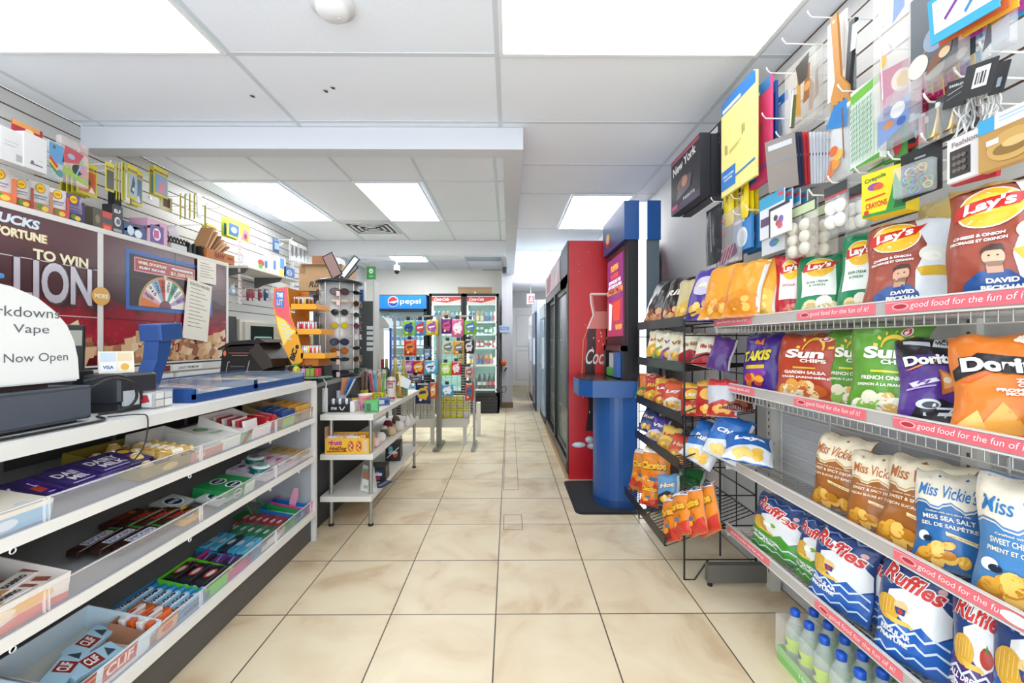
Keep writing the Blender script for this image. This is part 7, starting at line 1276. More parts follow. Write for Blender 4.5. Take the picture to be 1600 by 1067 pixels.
# ---- goods on top of the poster cabinet
CZ = 1.829
pc = [('#d8744a', '#d9ccc6'), ('#a04a3c', '#cdc4c0'), ('#b8836a', '#c9c8c8'), ('#c8554c', '#dcd6d4'), ('#4a3f6a', '#6a5a90')]
for k, (pl, pr, yt) in enumerate(((-30, 16, 262), (14, 44, 280), (44, 74, 286), (72, 100, 296), (98, 124, 304), (122, 145, 310))):
    X = PX-0.06; ya, yb_ = at(pl, 533, X=X).y, at(pr, 533, X=X).y; w_ = yb_-ya; zt = 1.19+(533-yt)/F*((ya+yb_)/2); c1, c2 = pc[min(k, 4)]
    if k == 5: continue
    mb = pkg(w_*1.02, zt-CZ, 0.05, c2, [('R', -0.95, 0.95, 0.05, 0.32, c1), ('E', -0.1, 0.78, 0.42, 0.15, '#2f2a20'), ('E', -0.1, 0.78, 0.38, 0.135, '#ecc01e'), ('T', 'LION', -0.1, 0.78, 0.45, 0.08, '#b8342c'), ('R', -0.7, 0.5, 0.52, 0.56, '#8a8694'), ('R', -0.6, 0.4, 0.44, 0.47, '#8a8694'), ('E', -0.1, 0.2, 0.3, 0.09, '#5f8f3c'), ('E', 0.3, 0.16, 0.3, 0.08, '#e0c04a'), ('R', 0.7, 0.98, 0.1, 0.75, c1)], 'pouch')
    mb.obj('snack_pouch', label=['pouch with yellow sun badge and orange base at the picture edge', 'pouch with yellow sun badge and brown red base, second on the cabinet', 'pouch with yellow sun badge and tan base, third on the cabinet', 'pouch with yellow sun badge and red base, fourth on the cabinet', 'purple pouch with yellow sun badge on the cabinet'][k], cat='pouch', mw=T(X, (ya+yb_)/2, zt, math.pi/2-0.25))
def cabbox(label, pl, pr, yt, dep, col, ops, name='small_box', cat='box', X=PX-0.05, rot=0.0, kind='box', extra=None):
    ya, yb_ = at(pl, 533, X=X).y, at(pr, 533, X=X).y; w_ = yb_-ya; zt = 1.19+(533-yt)/F*((ya+yb_)/2); zt = max(zt, CZ+0.03)
    return pkg(w_*0.97, zt-CZ, dep, col, ops, kind).obj(name, label=label, cat=cat, mw=T(X-dep/2, (ya+yb_)/2, zt, math.pi/2+rot))
cabbox('dark olive pouch on the cabinet beside the purple pouch', 145, 160, 326, 0.05, '#4a4230', [('E', 0, 0.5, 0.5, 0.2, '#7a6a4a')])
cabbox('red and black box on the cabinet', 160, 176, 332, 0.06, '#c8342a', [('R', -1, 1, 0.4, 0.7, '#26262a'), ('R', -0.8, 0.6, 0.1, 0.3, '#e0603c')])
cabbox('tall black and white printed box on the cabinet', 175, 192, 322, 0.06, '#24262a', [('T', 'ELF', 0, 0.8, 1.2, 0.12, WHITE), ('E', 0, 0.45, 0.6, 0.16, '#c9ccd0'), ('E', 0.1, 0.45, 0.4, 0.1, '#4a4d52'), ('R', -0.8, 0.8, 0.1, 0.2, '#8f9296')])
cabbox('slim dark stand with red band rising behind the black box', 176, 190, 300, 0.03, '#1c1d24', [('R', -1, 1, 0.2, 0.28, '#c8303c'), ('R', -0.9, 0.4, 0.5, 0.9, '#3a4a5c')], X=PX-0.16)
cabbox('blue pictured box lying on the cabinet', 193, 228, 350, 0.10, '#2c4c84', [('E', -0.4, 0.5, 0.3, 0.3, '#c9d4e4'), ('E', 0.3, 0.4, 0.35, 0.25, '#e0e4ea'), ('R', -0.9, 0.9, 0.8, 1, '#1c2c50')])
o = MB(T(0, 0, 0, 0.1, 0, -0.3)).box(-0.1, 0.1, -0.14, 0.14, 0, 0.012, mat('#23304f', 0.4)); o.box(-0.1, -0.05, -0.14, 0.1, 0.014, 0.02, mat('#5a6a8a')); 
MB(T(0, 0, 0, 0, 0.35)).box(-0.09, 0.05, -0.15, 0.13, 0, 0.015, mat('#26304c', 0.4)).box(-0.085, 0.045, -0.14, 0.12, 0.015, 0.0155, mat('#4f628a', 0.4)).obj('dark_booklet', label='dark blue booklet leaning across the boxes on the cabinet', cat='booklet', mw=T(PX-0.1, 2.76, 1.92))
cabbox('pink and blue pictured box on the cabinet', 230, 262, 346, 0.12, '#d8a4bc', [('R', -0.75, 0.6, 0.1, 0.8, '#5a3f8a'), ('E', -0.1, 0.45, 0.4, 0.25, '#e0e0ee'), ('R', -0.4, 0.1, 0.3, 0.6, '#c84a8a')])
MB(T(0, 0, 0, 0, 0.6)).rbox(-0.08, 0.08, -0.12, 0.12, 0, 0.07, mat('#5d4a5c', 0.4), r=0.03).obj('toy_package', label='plum coloured curved package lying behind the pink box', cat='package', mw=T(PX-0.2, 2.98, 1.90))
MB(T(0, 0, 0, 0, 0.4)).rbox(-0.05, 0.05, -0.07, 0.07, 0, 0.09, mat('#d9d0dc', 0.3), r=0.03).obj('toy_package', label='pale white package lying on the plum coloured one', cat='package', mw=T(PX-0.17, 3.1, 1.93))
t = thing('gadget_rack', 'small black and white rack with criss cross top on the cabinet', 'gadget rack', (PX-0.1, 3.06, CZ)); MB().box(-0.05, 0.05, -0.08, 0.06, 0, 0.05, mat('#c9cbc9')).obj('base', t)
q = MB()
for k in range(6): q.cyl((0.03, -0.09+0.03*k, 0.05), (0.03, -0.06+0.03*k, 0.10), 0.005, blackm, 6).cyl((0.03, -0.06+0.03*k, 0.05), (0.03, -0.09+0.03*k, 0.10), 0.005, blackm, 6)
q.obj('lattice', t)
for k, y_ in enumerate((3.15, 3.2)): MB().prism([(-0.02, 0), (0.02, 0), (0.012, 0.07), (-0.005, 0.09)], -0.012, 0.012, mat('#202428'), axis='x').obj('black_clip', label=('black pointed clip standing on the cabinet by the rack', 'second black pointed clip nearer the brown display box')[k], cat='clip', mw=T(PX-0.06, y_, CZ))
slab('green_packet', 'packet', 'flat pale green packet on the cabinet beside the brown display box', PX-0.08, 3.29, CZ, 0.1, 0.1, 0.02, '#a8c88a', [('E', 0, 0.5, 0.5, 0.3, '#dfe9c8')])
t = thing('rolling_paper_display', 'orange brown display box of rolling papers at the cabinet end', 'display box', (PX-0.07, 3.38, CZ+0.0)); bx = mat('#b8702c', 0.6); 
MB().box(-0.07, 0.07, -0.13, 0.2, 0, 0.075, bx).obj('carton', t)
q = MB(); g = plane((0.0702, 0, 0), (0, 1, 0), (0, 0, 1)); q.text(g, 'RAW', 0.02, 0.04, 0.12, 0.045, mat('#7a2418'), 1, bold=0.06); g2 = plane((0, 0, 0), (1, 0, 0), (0, 0, 1)); q.rect(g, 0.11, 0.18, 0.03, 0.05, mat('#8a3a24'), 1); q.obj('front_print', t)
for k in range(6): MB(T(0, 0, 0, 0, -0.5-0.1*k)).box(-0.05, 0.05, -0.008, 0.008, 0, 0.20-0.015*k, mat(['#b8885c', '#c9a070', '#8a5a38'][k % 3], 0.6)).obj('paper_booklet', label='tan rolling paper booklet sticking up from the brown display box', cat='paper booklet', group='rolling paper booklets in the brown display box', mw=T(PX-0.07, 3.27+0.035*k, CZ+0.076))
cabbox('small black box beside the brown display box', 315, 325, 386, 0.05, '#2b2522', [('R', -0.6, 0.6, 0.3, 0.7, '#8a6a50')], X=PX-0.02)

# ---- wall shelf beyond the cabinet
t = thing('wall_bracket_shelf', 'pale wall shelf on grey brackets beyond the cabinet', 'shelf', (-2.48, 4.3, 1.50))
ys0, ys1 = at(388, 440, X=-2.33).y, at(470, 440, X=-2.33).y; zs = at(470, 438, X=-2.33).z
t.location = (-2.49, (ys0+ys1)/2, zs); hw = (ys1-ys0)/2
MB().box(-0.155, 0.16, -hw, hw, -0.02, 0.0, mat('#dddad0', 0.5)).obj('board', t)
for y_ in (-hw+0.04, hw*0.3): MB().prism([(-0.155, -0.02), (0.13, -0.02), (0.10, -0.06), (-0.05, -0.09), (-0.155, -0.14)], y_-0.008, y_+0.008, mat('#5d6163', 0.5), axis='y').obj('bracket', t)
for k, (pl, pr, yt, c, ops, lb) in enumerate([(400, 423, 404, '#dfe8ee', [('E', -0.2, 0.6, 0.45, 0.28, '#d8453c'), ('E', -0.3, 0.3, 0.3, 0.2, '#4fb03c'), ('R', 0.3, 0.7, 0.3, 0.9, '#3f7cc0'), ('E', 0.4, 0.15, 0.2, 0.12, '#e8c83a')], 'paper towel pack with red and green blobs on the wall shelf'), (422, 434, 404, '#e4ecf2', [('R', 0.1, 0.8, 0.3, 0.9, '#3f7cc0')], 'white and blue paper pack next to the red and green one'), (434, 448, 402, '#dde6ee', [('R', -0.3, 0.7, 0.4, 0.95, '#4a86c4'), ('E', 0, 0.2, 0.5, 0.18, '#ecd23a')], 'white and blue pack with a yellow spot on the wall shelf'), (445, 462, 418, '#2c64a4', [('E', 0, 0.5, 0.5, 0.25, '#dfe6ee'), ('E', 0, 0.5, 0.4, 0.18, '#2c64a4'), ('T', 'Brite', 0, 0.5, 0.7, 0.12, WHITE)], 'dark blue box with a white ring on the wall shelf')]):
    X = -2.36; ya, yb_ = at(pl, 533, X=X).y, at(pr, 533, X=X).y; zt = 1.19+(533-yt)/F*((ya+yb_)/2)
    pkg((yb_-ya)*0.96, zt-zs-0.002, 0.14, c, ops, 'box').obj('paper_pack', label=lb, cat='paper goods', mw=T(X-0.08, (ya+yb_)/2, zt, math.pi/2))
# ---- pale fridge and black column past the cabinet
t = thing('black_locker', 'tall black panel between the poster cabinet and the small fridge', 'locker', (-2.40, 3.57, 0)); MB().box(-0.2, 0.09, -0.06, 0.05, 0.0, 1.40, blackm).obj('board', t); MB().box(0.09, 0.094, -0.05, 0.04, 0.2, 1.38, mat('#202022')).obj('face', t)
t = thing('small_fridge', 'cream small display fridge with a reflecting glass door', 'fridge', (-2.45, 4.05, 0)); cm = mat('#c9c4b4', 0.4)
MB().box(-0.2, 0.15, -0.40, 0.5, 0, 1.38, cm).obj('cabinet', t); d_ = MB().box(0.15, 0.17, -0.36, 0.36, 0.85, 1.36, mat('#b8b4a6', 0.4)).obj('door', t)
q = MB(); q.box(0.17, 0.174, -0.28, 0.08, 0.9, 1.33, mat('#1f2a26', 0.08)); q.box(0.174, 0.176, -0.22, 0.02, 0.95, 1.2, mat('#3f5a50', 0.1)); q.obj('window', d_)
q = MB()
for x0, x1, z0, z1 in ((-0.24, 0.04, 1.22, 1.235), (-0.24, 0.04, 1.0, 1.01), (-0.24, -0.225, 0.93, 1.235), (0.03, 0.04, 0.93, 1.235)): q.box(0.176, 0.178, x0, x1, z0, z1, mat('#9cc4b4', 0.3))
q.obj('trim', d_)
MB().box(0.17, 0.176, 0.14, 0.34, 1.24, 1.32, mat('#c9a88a')).obj('label', t)
t = thing('cream_cabinet', 'cream cupboard right behind the lighter rack', 'cupboard', (-2.45, 4.9, 0)); MB().box(-0.2, 0.12, -0.34, 0.4, 0, 1.3, cm).obj('carcass', t); MB().box(0.12, 0.135, -0.3, 0.34, 0.7, 1.26, mat('#a89a7c', 0.5)).obj('door', t)
t = thing('cardboard_box', 'large brown cardboard box with script lettering behind the sunglasses', 'cardboard box', (-1.95, 4.55, 1.50)); 
pl, pr = at(467, 450, Y=4.4), at(535, 450, Y=4.4); zt = at(470, 413, Y=4.4).z; zb = at(470, 454, Y=4.4).z; t.location = ((pl.x+pr.x)/2, 4.6, zb); w2 = (pr.x-pl.x)/2; hh = zt-zb
MB().box(-w2, w2, -0.2, 0.2, 0, hh, kraft).obj('carton', t); q = MB(); g = plane((0, -0.2005, 0), (1, 0, 0), (0, 0, 1)); q.text(g, 'Ruffles', 0.0, hh*0.25, w2*1.1, 0.06, mat('#3a2c24'), 1, shear=0.3); q.rect(g, -w2*0.95, -w2*0.7, hh*0.65, hh*0.95, mat('#8f6f50'), 1); q.obj('print', t); MB().box(-w2*0.9, w2*1.0, -0.23, -0.2, hh, hh+0.004, kraft).obj('flap', t)
t = thing('stock_stand', 'dark standing unit carrying the cardboard box', 'stand', (t.location.x, 4.6, 0)); MB().box(-w2*0.9, w2*0.9, -0.19, 0.19, zb-0.04, zb-0.001, mat('#55575a', 0.5)).obj('top', t); MB().box(-w2*0.5, w2*0.5, -0.12, 0.12, 0, zb-0.04, mat('#4a4c4e', 0.6)).obj('column', t)
slab('brown_package', 'package', 'small brown package on the cardboard box', pl.x+0.18, 4.55, zt+0.006, 0.14, 0.2, 0.10, '#7a5438', None)
slab('white_package', 'package', 'small white and grey package on the cardboard box', pl.x+0.36, 4.5, zt+0.006, 0.1, 0.14, 0.07, '#c9cccb', [('E', 0, 0.5, 0.5, 0.3, '#8a9094')])

# ================================================================ corner cabinet: lighter rack, sunglasses spinner
KZ = 0.931
t = thing('lighter_rack', 'yellow orange tiered lighter display rack at the counter end', 'display rack', (-1.37, 2.83, KZ+0.10)); t.scale = (0.78, 1, 1); yo = mat('#e8a01e', 0.4); yd = mat('#c97c12', 0.45)
# curved side panel facing the camera
prof = [(-0.17, 0.50), (-0.06, 0.51), (-0.045, 0.40), (-0.03, 0.31), (0.02, 0.22), (0.05, 0.12), (0.07, 0.08), (0.06, 0.03), (0.01, 0.0), (-0.03, 0.02), (-0.09, 0.12), (-0.13, 0.22), (-0.16, 0.31), (-0.18, 0.40)]
MB().prism(prof, -0.10, -0.092, yo, axis='y').obj('side_panel', t)
q = MB(); g = plane((0, -0.1005, 0), (1, 0, 0), (0, 0, 1))
q.poly(g, [(-0.165, 0.495), (-0.065, 0.505), (-0.05, 0.40), (-0.04, 0.32), (0.01, 0.235), (-0.08, 0.30), (-0.15, 0.33), (-0.175, 0.40)], mat('#e4606a', 0.4), 1); q.rect(g, -0.155, -0.085, 0.38, 0.48, mat('#3f7fc4'), 2); q.text(g, 'THE', -0.12, 0.455, 0.05, 0.03, mat(WHITE), 3, bold=0.06); q.text(g, 'LIT', -0.12, 0.41, 0.05, 0.04, mat('#e9b0b4'), 3, bold=0.06)
q.poly(g, [(-0.15, 0.32), (-0.08, 0.295), (-0.03, 0.24), (0.01, 0.225), (-0.05, 0.18), (-0.09, 0.13), (-0.14, 0.26)], mat('#f0d86a'), 1.4)
for k in range(4): q.strip(g, [(-0.11+k*0.006, 0.27-k*0.028), (-0.04+k*0.006, 0.255-k*0.028)], 0.008, mat('#c9d2dc'), 2.4)
q.text(g, 'BIC', -0.01, 0.075, 0.075, 0.045, mat('#1c1a1a'), 3, rot=1.2, bold=0.06); q.ell(g, 0.02, 0.125, 0.014, 0.014, mat('#1c1a1a'), 3); q.obj('panel_print', t)
for i, (z, x0, x1) in enumerate(((0.05, 0.0, 0.24), (0.205, -0.04, 0.21), (0.365, -0.08, 0.17))):
    s_ = MB(); s_.box(x0, x1, -0.095, 0.10, z, z+0.008, yo).prism([(x0+0.05, z), (x1, z), (x1+0.012, z+0.012), (x1-0.01, z+0.035), (x0+0.05, z+0.035)], -0.100, -0.094, yo, axis='y').box(x0, x0+0.01, -0.095, 0.10, z, z+0.14, yd); s_.box(x1-0.004, x1+0.004, -0.095, 0.10, z, z+0.035, yo); s_.obj('tier', t)
MB().box(-0.12, 0.0, 0.09, 0.1, 0.0, 0.5, yd).box(-0.02, 0.18, -0.08, 0.1, 0.0, 0.05, mat('#b8691a')).obj('back_panel', t)
MB().box(-0.10, 0.2, -0.02, 0.1, -0.099, 0.0, mat('#2c2a2c')).obj('base', t)
lc = [['#c9702a', '#7a3a20', '#e0a83a', '#5a3a24', '#d8d0c4', '#e8c23a', '#26242a'], ['#e4e0e0', '#c8283a', '#c22a44', '#d8d4d8', '#b82838', '#e4e0e0', '#c86a7a'], ['#f0f0ee', '#f0f0ee', '#e9e9e6', '#e8d81e', '#c8303c', '#d8d6dc', '#e0703c']]
lp = {}
for i, (z, x0) in enumerate(((0.365, -0.03), (0.205, 0.0), (0.05, 0.035))):
    for k in range(8):
        for j in range(2):
            c = lc[i][k % 7]
            M = T(-1.37+0.78*(x0+0.008+k*0.0175), 2.83-0.07+j*0.04, KZ+z+0.109)
            if c not in lp:
                tt = thing('lighter', 'lighter', 'lighter', mw=M); MB().lathe([(0.0001, 0), (0.0068, 0.001), (0.0068, 0.056), (0.006, 0.06)], mat(c, 0.3), 8, sy=0.7).obj('body', tt); MB().lathe([(0.0062, 0.06), (0.0062, 0.074), (0.0001, 0.076)], mat('#cfcfcd', 0.25, 0.8), 8, sy=0.7).cyl((0, -0.002, 0.074), (0, -0.002, 0.079), 0.003, mat('#b83030'), 6).obj('cap', tt); lp[c] = tt
            else: tt = dup(lp[c], M)
            nm = ('top', 'middle', 'lowest')[i]; cn = {'#c9702a': 'orange brown', '#7a3a20': 'dark brown', '#e0a83a': 'gold', '#5a3a24': 'brown', '#d8d0c4': 'pale', '#e8c23a': 'yellow', '#26242a': 'black', '#e4e0e0': 'white', '#c8283a': 'red', '#c22a44': 'crimson', '#d8d4d8': 'pale grey', '#b82838': 'dark red', '#c86a7a': 'pink', '#f0f0ee': 'white', '#e9e9e6': 'off white', '#e8d81e': 'bright yellow', '#c8303c': 'red', '#d8d6dc': 'pale violet', '#e0703c': 'orange'}[c]
            tt['label'] = '%s lighter standing on the %s tier of the yellow rack' % (cn, nm); tt['group'] = '%s lighters on the %s tier' % (cn, nm)
# bottles and gum box at its foot
for k, (px, c, c2, h, lb) in enumerate(((443, '#20264a', '#d9dce4', 0.10, 'dark bottle with pale label at the foot of the lighter rack'), (458, '#e0b81e', '#3aa03c', 0.12, 'yellow bottle with green cap at the foot of the lighter rack'), (470, '#26242e', '#3a8a9a', 0.11, 'black and teal can at the foot of the lighter rack'), (480, '#2c2a3a', '#c23a6a', 0.11, 'black and pink can at the foot of the lighter rack'))):
    p = at(px, 560, Y=2.66); tt = thing('small_bottle', lb, 'bottle', (p.x, 2.70, KZ)); MB().lathe([(0.0001, 0), (0.02, 0.001), (0.021, 0.01), (0.021, h*0.75), (0.012, h*0.85)], mat(c, 0.3), 12).obj('body', tt); MB().lathe([(0.0125, h*0.84), (0.0125, h), (0.0001, h)], mat('#2a9a3c' if k == 1 else '#1c1c1e', 0.3), 12).obj('cap', tt); MB().lathe([(0.0215, h*0.3), (0.0215, h*0.6)], mat(c2, 0.4), 12).obj('label', tt)
_t = thing('gum_rack', 'small rack of green pink and red gum packs on a glass plate', 'gum rack', (-1.25, 2.72, KZ)); MB().lathe([(0.0001, 0.03), (0.12, 0.03), (0.12, 0.038), (0.0001, 0.038)], mat('#6f9a8c', 0.1, alpha=0.7), 24).box(-0.05, 0.05, -0.04, 0.04, 0, 0.03, blackm).obj('plate', _t)
for k, c in enumerate(('#8cab3a', '#d08ad0', '#8fb03c', '#86a83a', '#c83a4a')): slab('gum_pack', 'gum pack', ('green gum pack first on the glass plate', 'pink gum pack on the glass plate', 'green gum pack after the pink one on the glass plate', 'green gum pack beside the red one on the glass plate', 'red gum pack last on the glass plate')[k], -1.32+0.028*k, 2.70, KZ+0.039, 0.025, 0.05, 0.05, c, None)
slab('orange_packet', 'packet', 'orange packet lying in front of the glass plate', -1.30, 2.66, KZ+0.0, 0.12, 0.06, 0.02, '#e0762c', None, rz=0.1)

t = thing('sunglasses_spinner', 'tall silver round sunglasses stand with small mirrors on top', 'sunglasses stand', (-1.28, 3.22, KZ)); alu = mat('#c9c7c5', 0.35, 0.3); SR = 0.135
MB().lathe([(0.0001, 0.0), (0.14, 0.0), (0.145, 0.015), (0.0001, 0.02)], blackm, 28).cyl((0, 0, 0.015), (0, 0, 0.09), 0.03, mat('#2a2c2e')).obj('base', t)
MB().lathe([(0.0001, 0.02), (SR, 0.02), (SR, 0.69), (0.0001, 0.69)], alu, 36).lathe([(SR+0.008, 0.015), (SR+0.012, 0.025), (SR+0.002, 0.03)], mat('#3a3c3e'), 36).obj('drum', t)
MB().lathe([(0.0001, 0.69), (SR+0.03, 0.69), (SR+0.035, 0.705), (SR, 0.72), (0.0001, 0.722)], mat('#22302f', 0.3), 36).obj('top_disc', t)
q = MB()
for k in range(8):
    a = math.radians(-90+22.5+45*k); q.box(0, 0, 0, 0, 0, 0, alu) if False else q.cyl(((SR+0.001)*math.cos(a), (SR+0.001)*math.sin(a), 0.03), ((SR+0.001)*math.cos(a), (SR+0.001)*math.sin(a), 0.69), 0.006, mat('#c3c2c0', 0.3, 0.6), 6)
q.obj('rib', t)
def mirror(a, lean, w_, h, lb, zrot):
    m_ = MB(T(0, 0, 0.72, zrot) @ Matrix.Rotation(lean, 4, 'Y')); m_.box(-w_/2, w_/2, -0.006, 0.006, 0.03, 0.03+h, blackm).cyl((0, 0, 0), (0, 0, 0.04), 0.006, blackm); o = m_.obj('mirror_frame', t)
    MB(T(0, 0, 0.72, zrot) @ Matrix.Rotation(lean, 4, 'Y')).box(-w_/2+0.008, w_/2-0.008, -0.0075, -0.006, 0.038, 0.022+h, mat('#b08f8a' if lb else '#d8d6d0', 0.2 if lb else 0.1, 0.2)).obj('mirror_glass', o)
mirror(0, -0.45, 0.09, 0.19, True, -0.1); mirror(0, 0.62, 0.05, 0.19, False, 0.2); mirror(0, 0.75, 0.07, 0.16, False, 0.9)
def glasses(lens, frame, shape):
    tt = thing('sunglasses', 'sunglasses', 'sunglasses'); q = MB(); fm = mat(frame, 0.25)
    for s_ in (-1, 1):
        n = 14; pts = []
        for i in range(n):
            a = 2*math.pi*i/n; e = {0: (0.026, 0.017), 1: (0.024, 0.021), 2: (0.031, 0.024), 3: (0.031, 0.012)}[shape]; r_ = 1.0 if shape != 2 else 1-0.15*math.sin(a)*0-0.12*(math.cos(a)*s_ < 0)*(math.sin(a) < 0)
            pts.append((s_*0.033+e[0]*math.cos(a)*r_, e[1]*math.sin(a)*r_))
        q2 = MB(); f = lambda x, y, l=0: Vector((x, -abs(x)*-0.25-0.003*l, y)); q2.poly(f, pts, mat(lens, 0.08), 1); q2.poly(f, pts, mat(lens, 0.08), 0.6); q2.obj('lens', tt)
        q.tube([f(x, y, 1) for x, y in pts], 0.0022 if shape != 3 else 0.003, fm, 5, True)
        q.tube([(s_*0.062, 0.014, 0.008), (s_*0.066, 0.05, 0.008), (s_*0.064, 0.10, 0.0)], 0.002, fm, 5)
    q.tube([(-0.008, -0.004, 0.006), (0, -0.006, 0.009), (0.008, -0.004, 0.006)], 0.002, fm, 5); q.obj('frame', tt); return tt
gd = {0: [(0.62, '#4a2c2a', '#2a1a1c', 2, 'dark brown'), (0.555, '#c9b8a4', '#b8a890', 3, 'pale beige'), (0.47, '#2a3236', '#101416', 1, 'round black'), (0.375, '#c8b418', '#a8a030', 1, 'yellow green mirrored'), (0.255, '#30304c', '#1a1a28', 2, 'large aviator'), (0.19, '#b8601c', '#6a3a1c', 1, 'amber'), (0.13, '#20242c', '#101216', 3, 'black wraparound'), (0.04, '#1c2034', '#181a24', 3, 'small dark blue')]}
def place_gl(tt, ang, z, lean=0.0, tag_=False):
    a = math.radians(ang); r_ = SR+0.022
    return T(-1.28+r_*math.sin(a), 3.22-r_*math.cos(a), KZ+z, a)
for z, l_, fr_, sh_, nm in gd[0]:
    tt = glasses(l_, fr_, sh_); tt.matrix_world = place_gl(tt, 22, z); tt['label'] = '%s sunglasses on the front of the round stand' % nm
    if nm in ('dark brown', 'pale beige', 'amber', 'black wraparound', 'small dark blue'):
        MB().box(-0.022, 0.002, -0.014, -0.012, -0.035, 0.0, mat('#e9c9c4', 0.6)).obj('price_tag', tt)
cols_ = [('#1c1d20', '#111214', 'black'), ('#6a3440', '#4a2a30', 'wine red'), ('#3a2a24', '#b89a70', 'brown'), ('#d8d4d0', '#c8c6c2', 'pale grey'), ('#1f3a34', '#1c2c2a', 'dark green')]
gp = [glasses(a, b, (3, 1, 2, 1, 0)[i]) for i, (a, b, c) in enumerate(cols_)]
used = set()
for ci, ang in ((0, 82), (1, -62)):
    for k in range(8 if ang > 0 else 4):
        z = 0.62-0.082*k; i = (k*2+ci) % 5; M = place_gl(None, ang, z); nm = cols_[i][2]
        side_ = 'side of the round stand facing the aisle' if ang > 0 else 'side of the round stand above the lighter rack'
        if i not in used: gp[i].matrix_world = M; o = gp[i]; used.add(i)
        else: o = dup(gp[i], M)
        o['label'] = '%s sunglasses on the %s' % (nm, side_); o['group'] = '%s sunglasses %s' % (nm, 'aisle side' if ang > 0 else 'rack side')
        if ang > 0: MB().tube([(0.0, -0.02, 0.01), (0.07, -0.03, 0.01)], 0.002, mat('#e8e6e0'), 5).obj('temple_tag', o) if False else None
for k in range(8): pass
# dark card tower just behind the spinner, phone card and wall hooks
t = thing('accessory_tower', 'dark grey peg tower with white packs beside the sunglasses stand', 'accessory tower', (-1.30, 3.62, KZ)); dg = mat('#4b4f50', 0.5)
MB().box(-0.16, 0.155, -0.02, 0.10, 0, 0.60, dg).obj('panel', t); MB().box(0.155, 0.165, -0.03, 0.11, 0, 0.77, mat('#c9cac6')).obj('edge_strip', t)
q = MB()
for k in range(5): q.box(0.10, 0.152, -0.026, -0.021, 0.36-0.045*k, 0.39-0.045*k, mat('#dfe1e4', 0.4))
q.obj('label_strip', t)
for k in range(8): MB().cyl((0.06, -0.02, 0.07+0.07*k), (0.06, -0.16, 0.075+0.07*k), 0.002, wire_white, 5).obj('peg', t)
pkg(0.075, 0.105, 0.006, '#3c9a48', [('E', 0, 0.65, 0.45, 0.2, '#e9f2e8'), ('P', [(-0.2, 0.6), (0.2, 0.75), (0.05, 0.55)], '#3c9a48'), ('R', -0.5, 0.5, 0.25, 0.29, '#cfe4cf'), ('R', -0.4, 0.4, 0.17, 0.2, '#cfe4cf')]).obj('gift_card', label='green gift card hanging by the sunglasses mirrors', cat='gift card', mw=T(at(580, 420, Y=3.5).x, 3.5, at(580, 416, Y=3.5).z))
MB().box(-0.10, 0.07, -0.01, 0.03, 0.0, 0.17, mat('#d9dadc')).box(-0.06, 0.02, -0.014, -0.01, 0.02, 0.12, mat('#6a6e74')).box(0.03, 0.06, -0.014, -0.01, 0.0, 0.1, mat('#2c4f9a')).obj('picture_card', label='grey and white pictured card standing behind the mirrors', cat='card', mw=T(at(560, 420, Y=3.7).x, 3.66, KZ+0.602))

# ================================================================ goods on the three tier shelf
D1, D2, D3 = 0.725, 0.473, 0.206
def at2(px, z): p = at(px, 533, Y=1.0); return p
def spot(px, py, z): return at(px, py, Z=z)
p = spot(520, 644, D1)
t = thing('black_white_box', 'black and white box with packets standing in it', 'display box', (p.x+0.035, p.y+0.06, D1)); MB().box(-0.07, 0.07, -0.04, 0.04, 0, 0.045, mat('#19191d', 0.4)).box(0.07, 0.10, -0.04, 0.04, 0, 0.07, mat('#e0dcda')).obj('carton', t)
q = MB(); g = plane((0, -0.0402, 0), (1, 0, 0), (0, 0, 1)); q.text(g, 'STAR', -0.035, 0.024, 0.04, 0.018, mat(WHITE), 1, bold=0.04); q.strip(g, [(0.0, 0.035), (0.015, 0.012)], 0.006, mat(WHITE), 1); q.strip(g, [(0.02, 0.012), (0.035, 0.035)], 0.005, mat(WHITE), 1); q.obj('front_print', t)
for k in range(6): MB().lathe([(0.008, 0), (0.013, 0.02), (0.011, 0.035), (0.0001, 0.04)], mat(['#e4e4e6', '#4a4c54'][k % 2], 0.3), 10).obj('foil_packet', label='small black and white packet standing in the black and white box', cat='packet', group='packets in the black and white box', mw=T(p.x-0.02+0.022*k, p.y+0.06, D1+0.046))
p = spot(565, 642, D1)
t = thing('pink_cup', 'pink plastic cup with lid on the three tier shelf', 'cup', (p.x-0.0, p.y+0.07, D1)); MB().lathe([(0.0001, 0), (0.034, 0.0), (0.044, 0.10)], mat('#e09aa8', 0.4), 24).obj('cup', t); MB().lathe([(0.046, 0.10), (0.047, 0.108), (0.0001, 0.11)], mat('#e9d4d4', 0.4), 24).obj('lid', t)
q = MB(); f = lambda x, y, l=0: Vector(((0.037+0.1*y+l*0.0004)*math.sin(x/0.04), -(0.037+0.1*y+l*0.0004)*math.cos(x/0.04), y+0.002)); q.ell(f, 0.01, 0.03, 0.018, 0.018, mat('#c83a8c'), 1, 0.01); q.ell(f, 0.01, 0.02, 0.014, 0.01, mat('#3f5fb8'), 2, 0.01); q.ell(f, 0.015, 0.075, 0.02, 0.012, mat('#d87060'), 1, 0.01); q.obj('cup_print', t)
p = spot(576, 644, D1)
t = thing('green_tin', 'bright green flip open box on the front corner of the shelf', 'box', (p.x+0.01, p.y+0.035, D1), 0.25); MB().rbox(-0.045, 0.045, -0.03, 0.035, 0, 0.072, mat('#1f9a3c', 0.25, coat=0.5), r=0.006).obj('body', t); MB().box(-0.035, -0.005, -0.0315, -0.03, 0.01, 0.058, mat('#0d5a22', 0.3)).prism([(-0.046, 0.068), (0.046, 0.072), (0.046, 0.078), (-0.046, 0.074)], -0.032, 0.036, mat('#2fb04a', 0.3), axis='y').obj('front_panel', t)
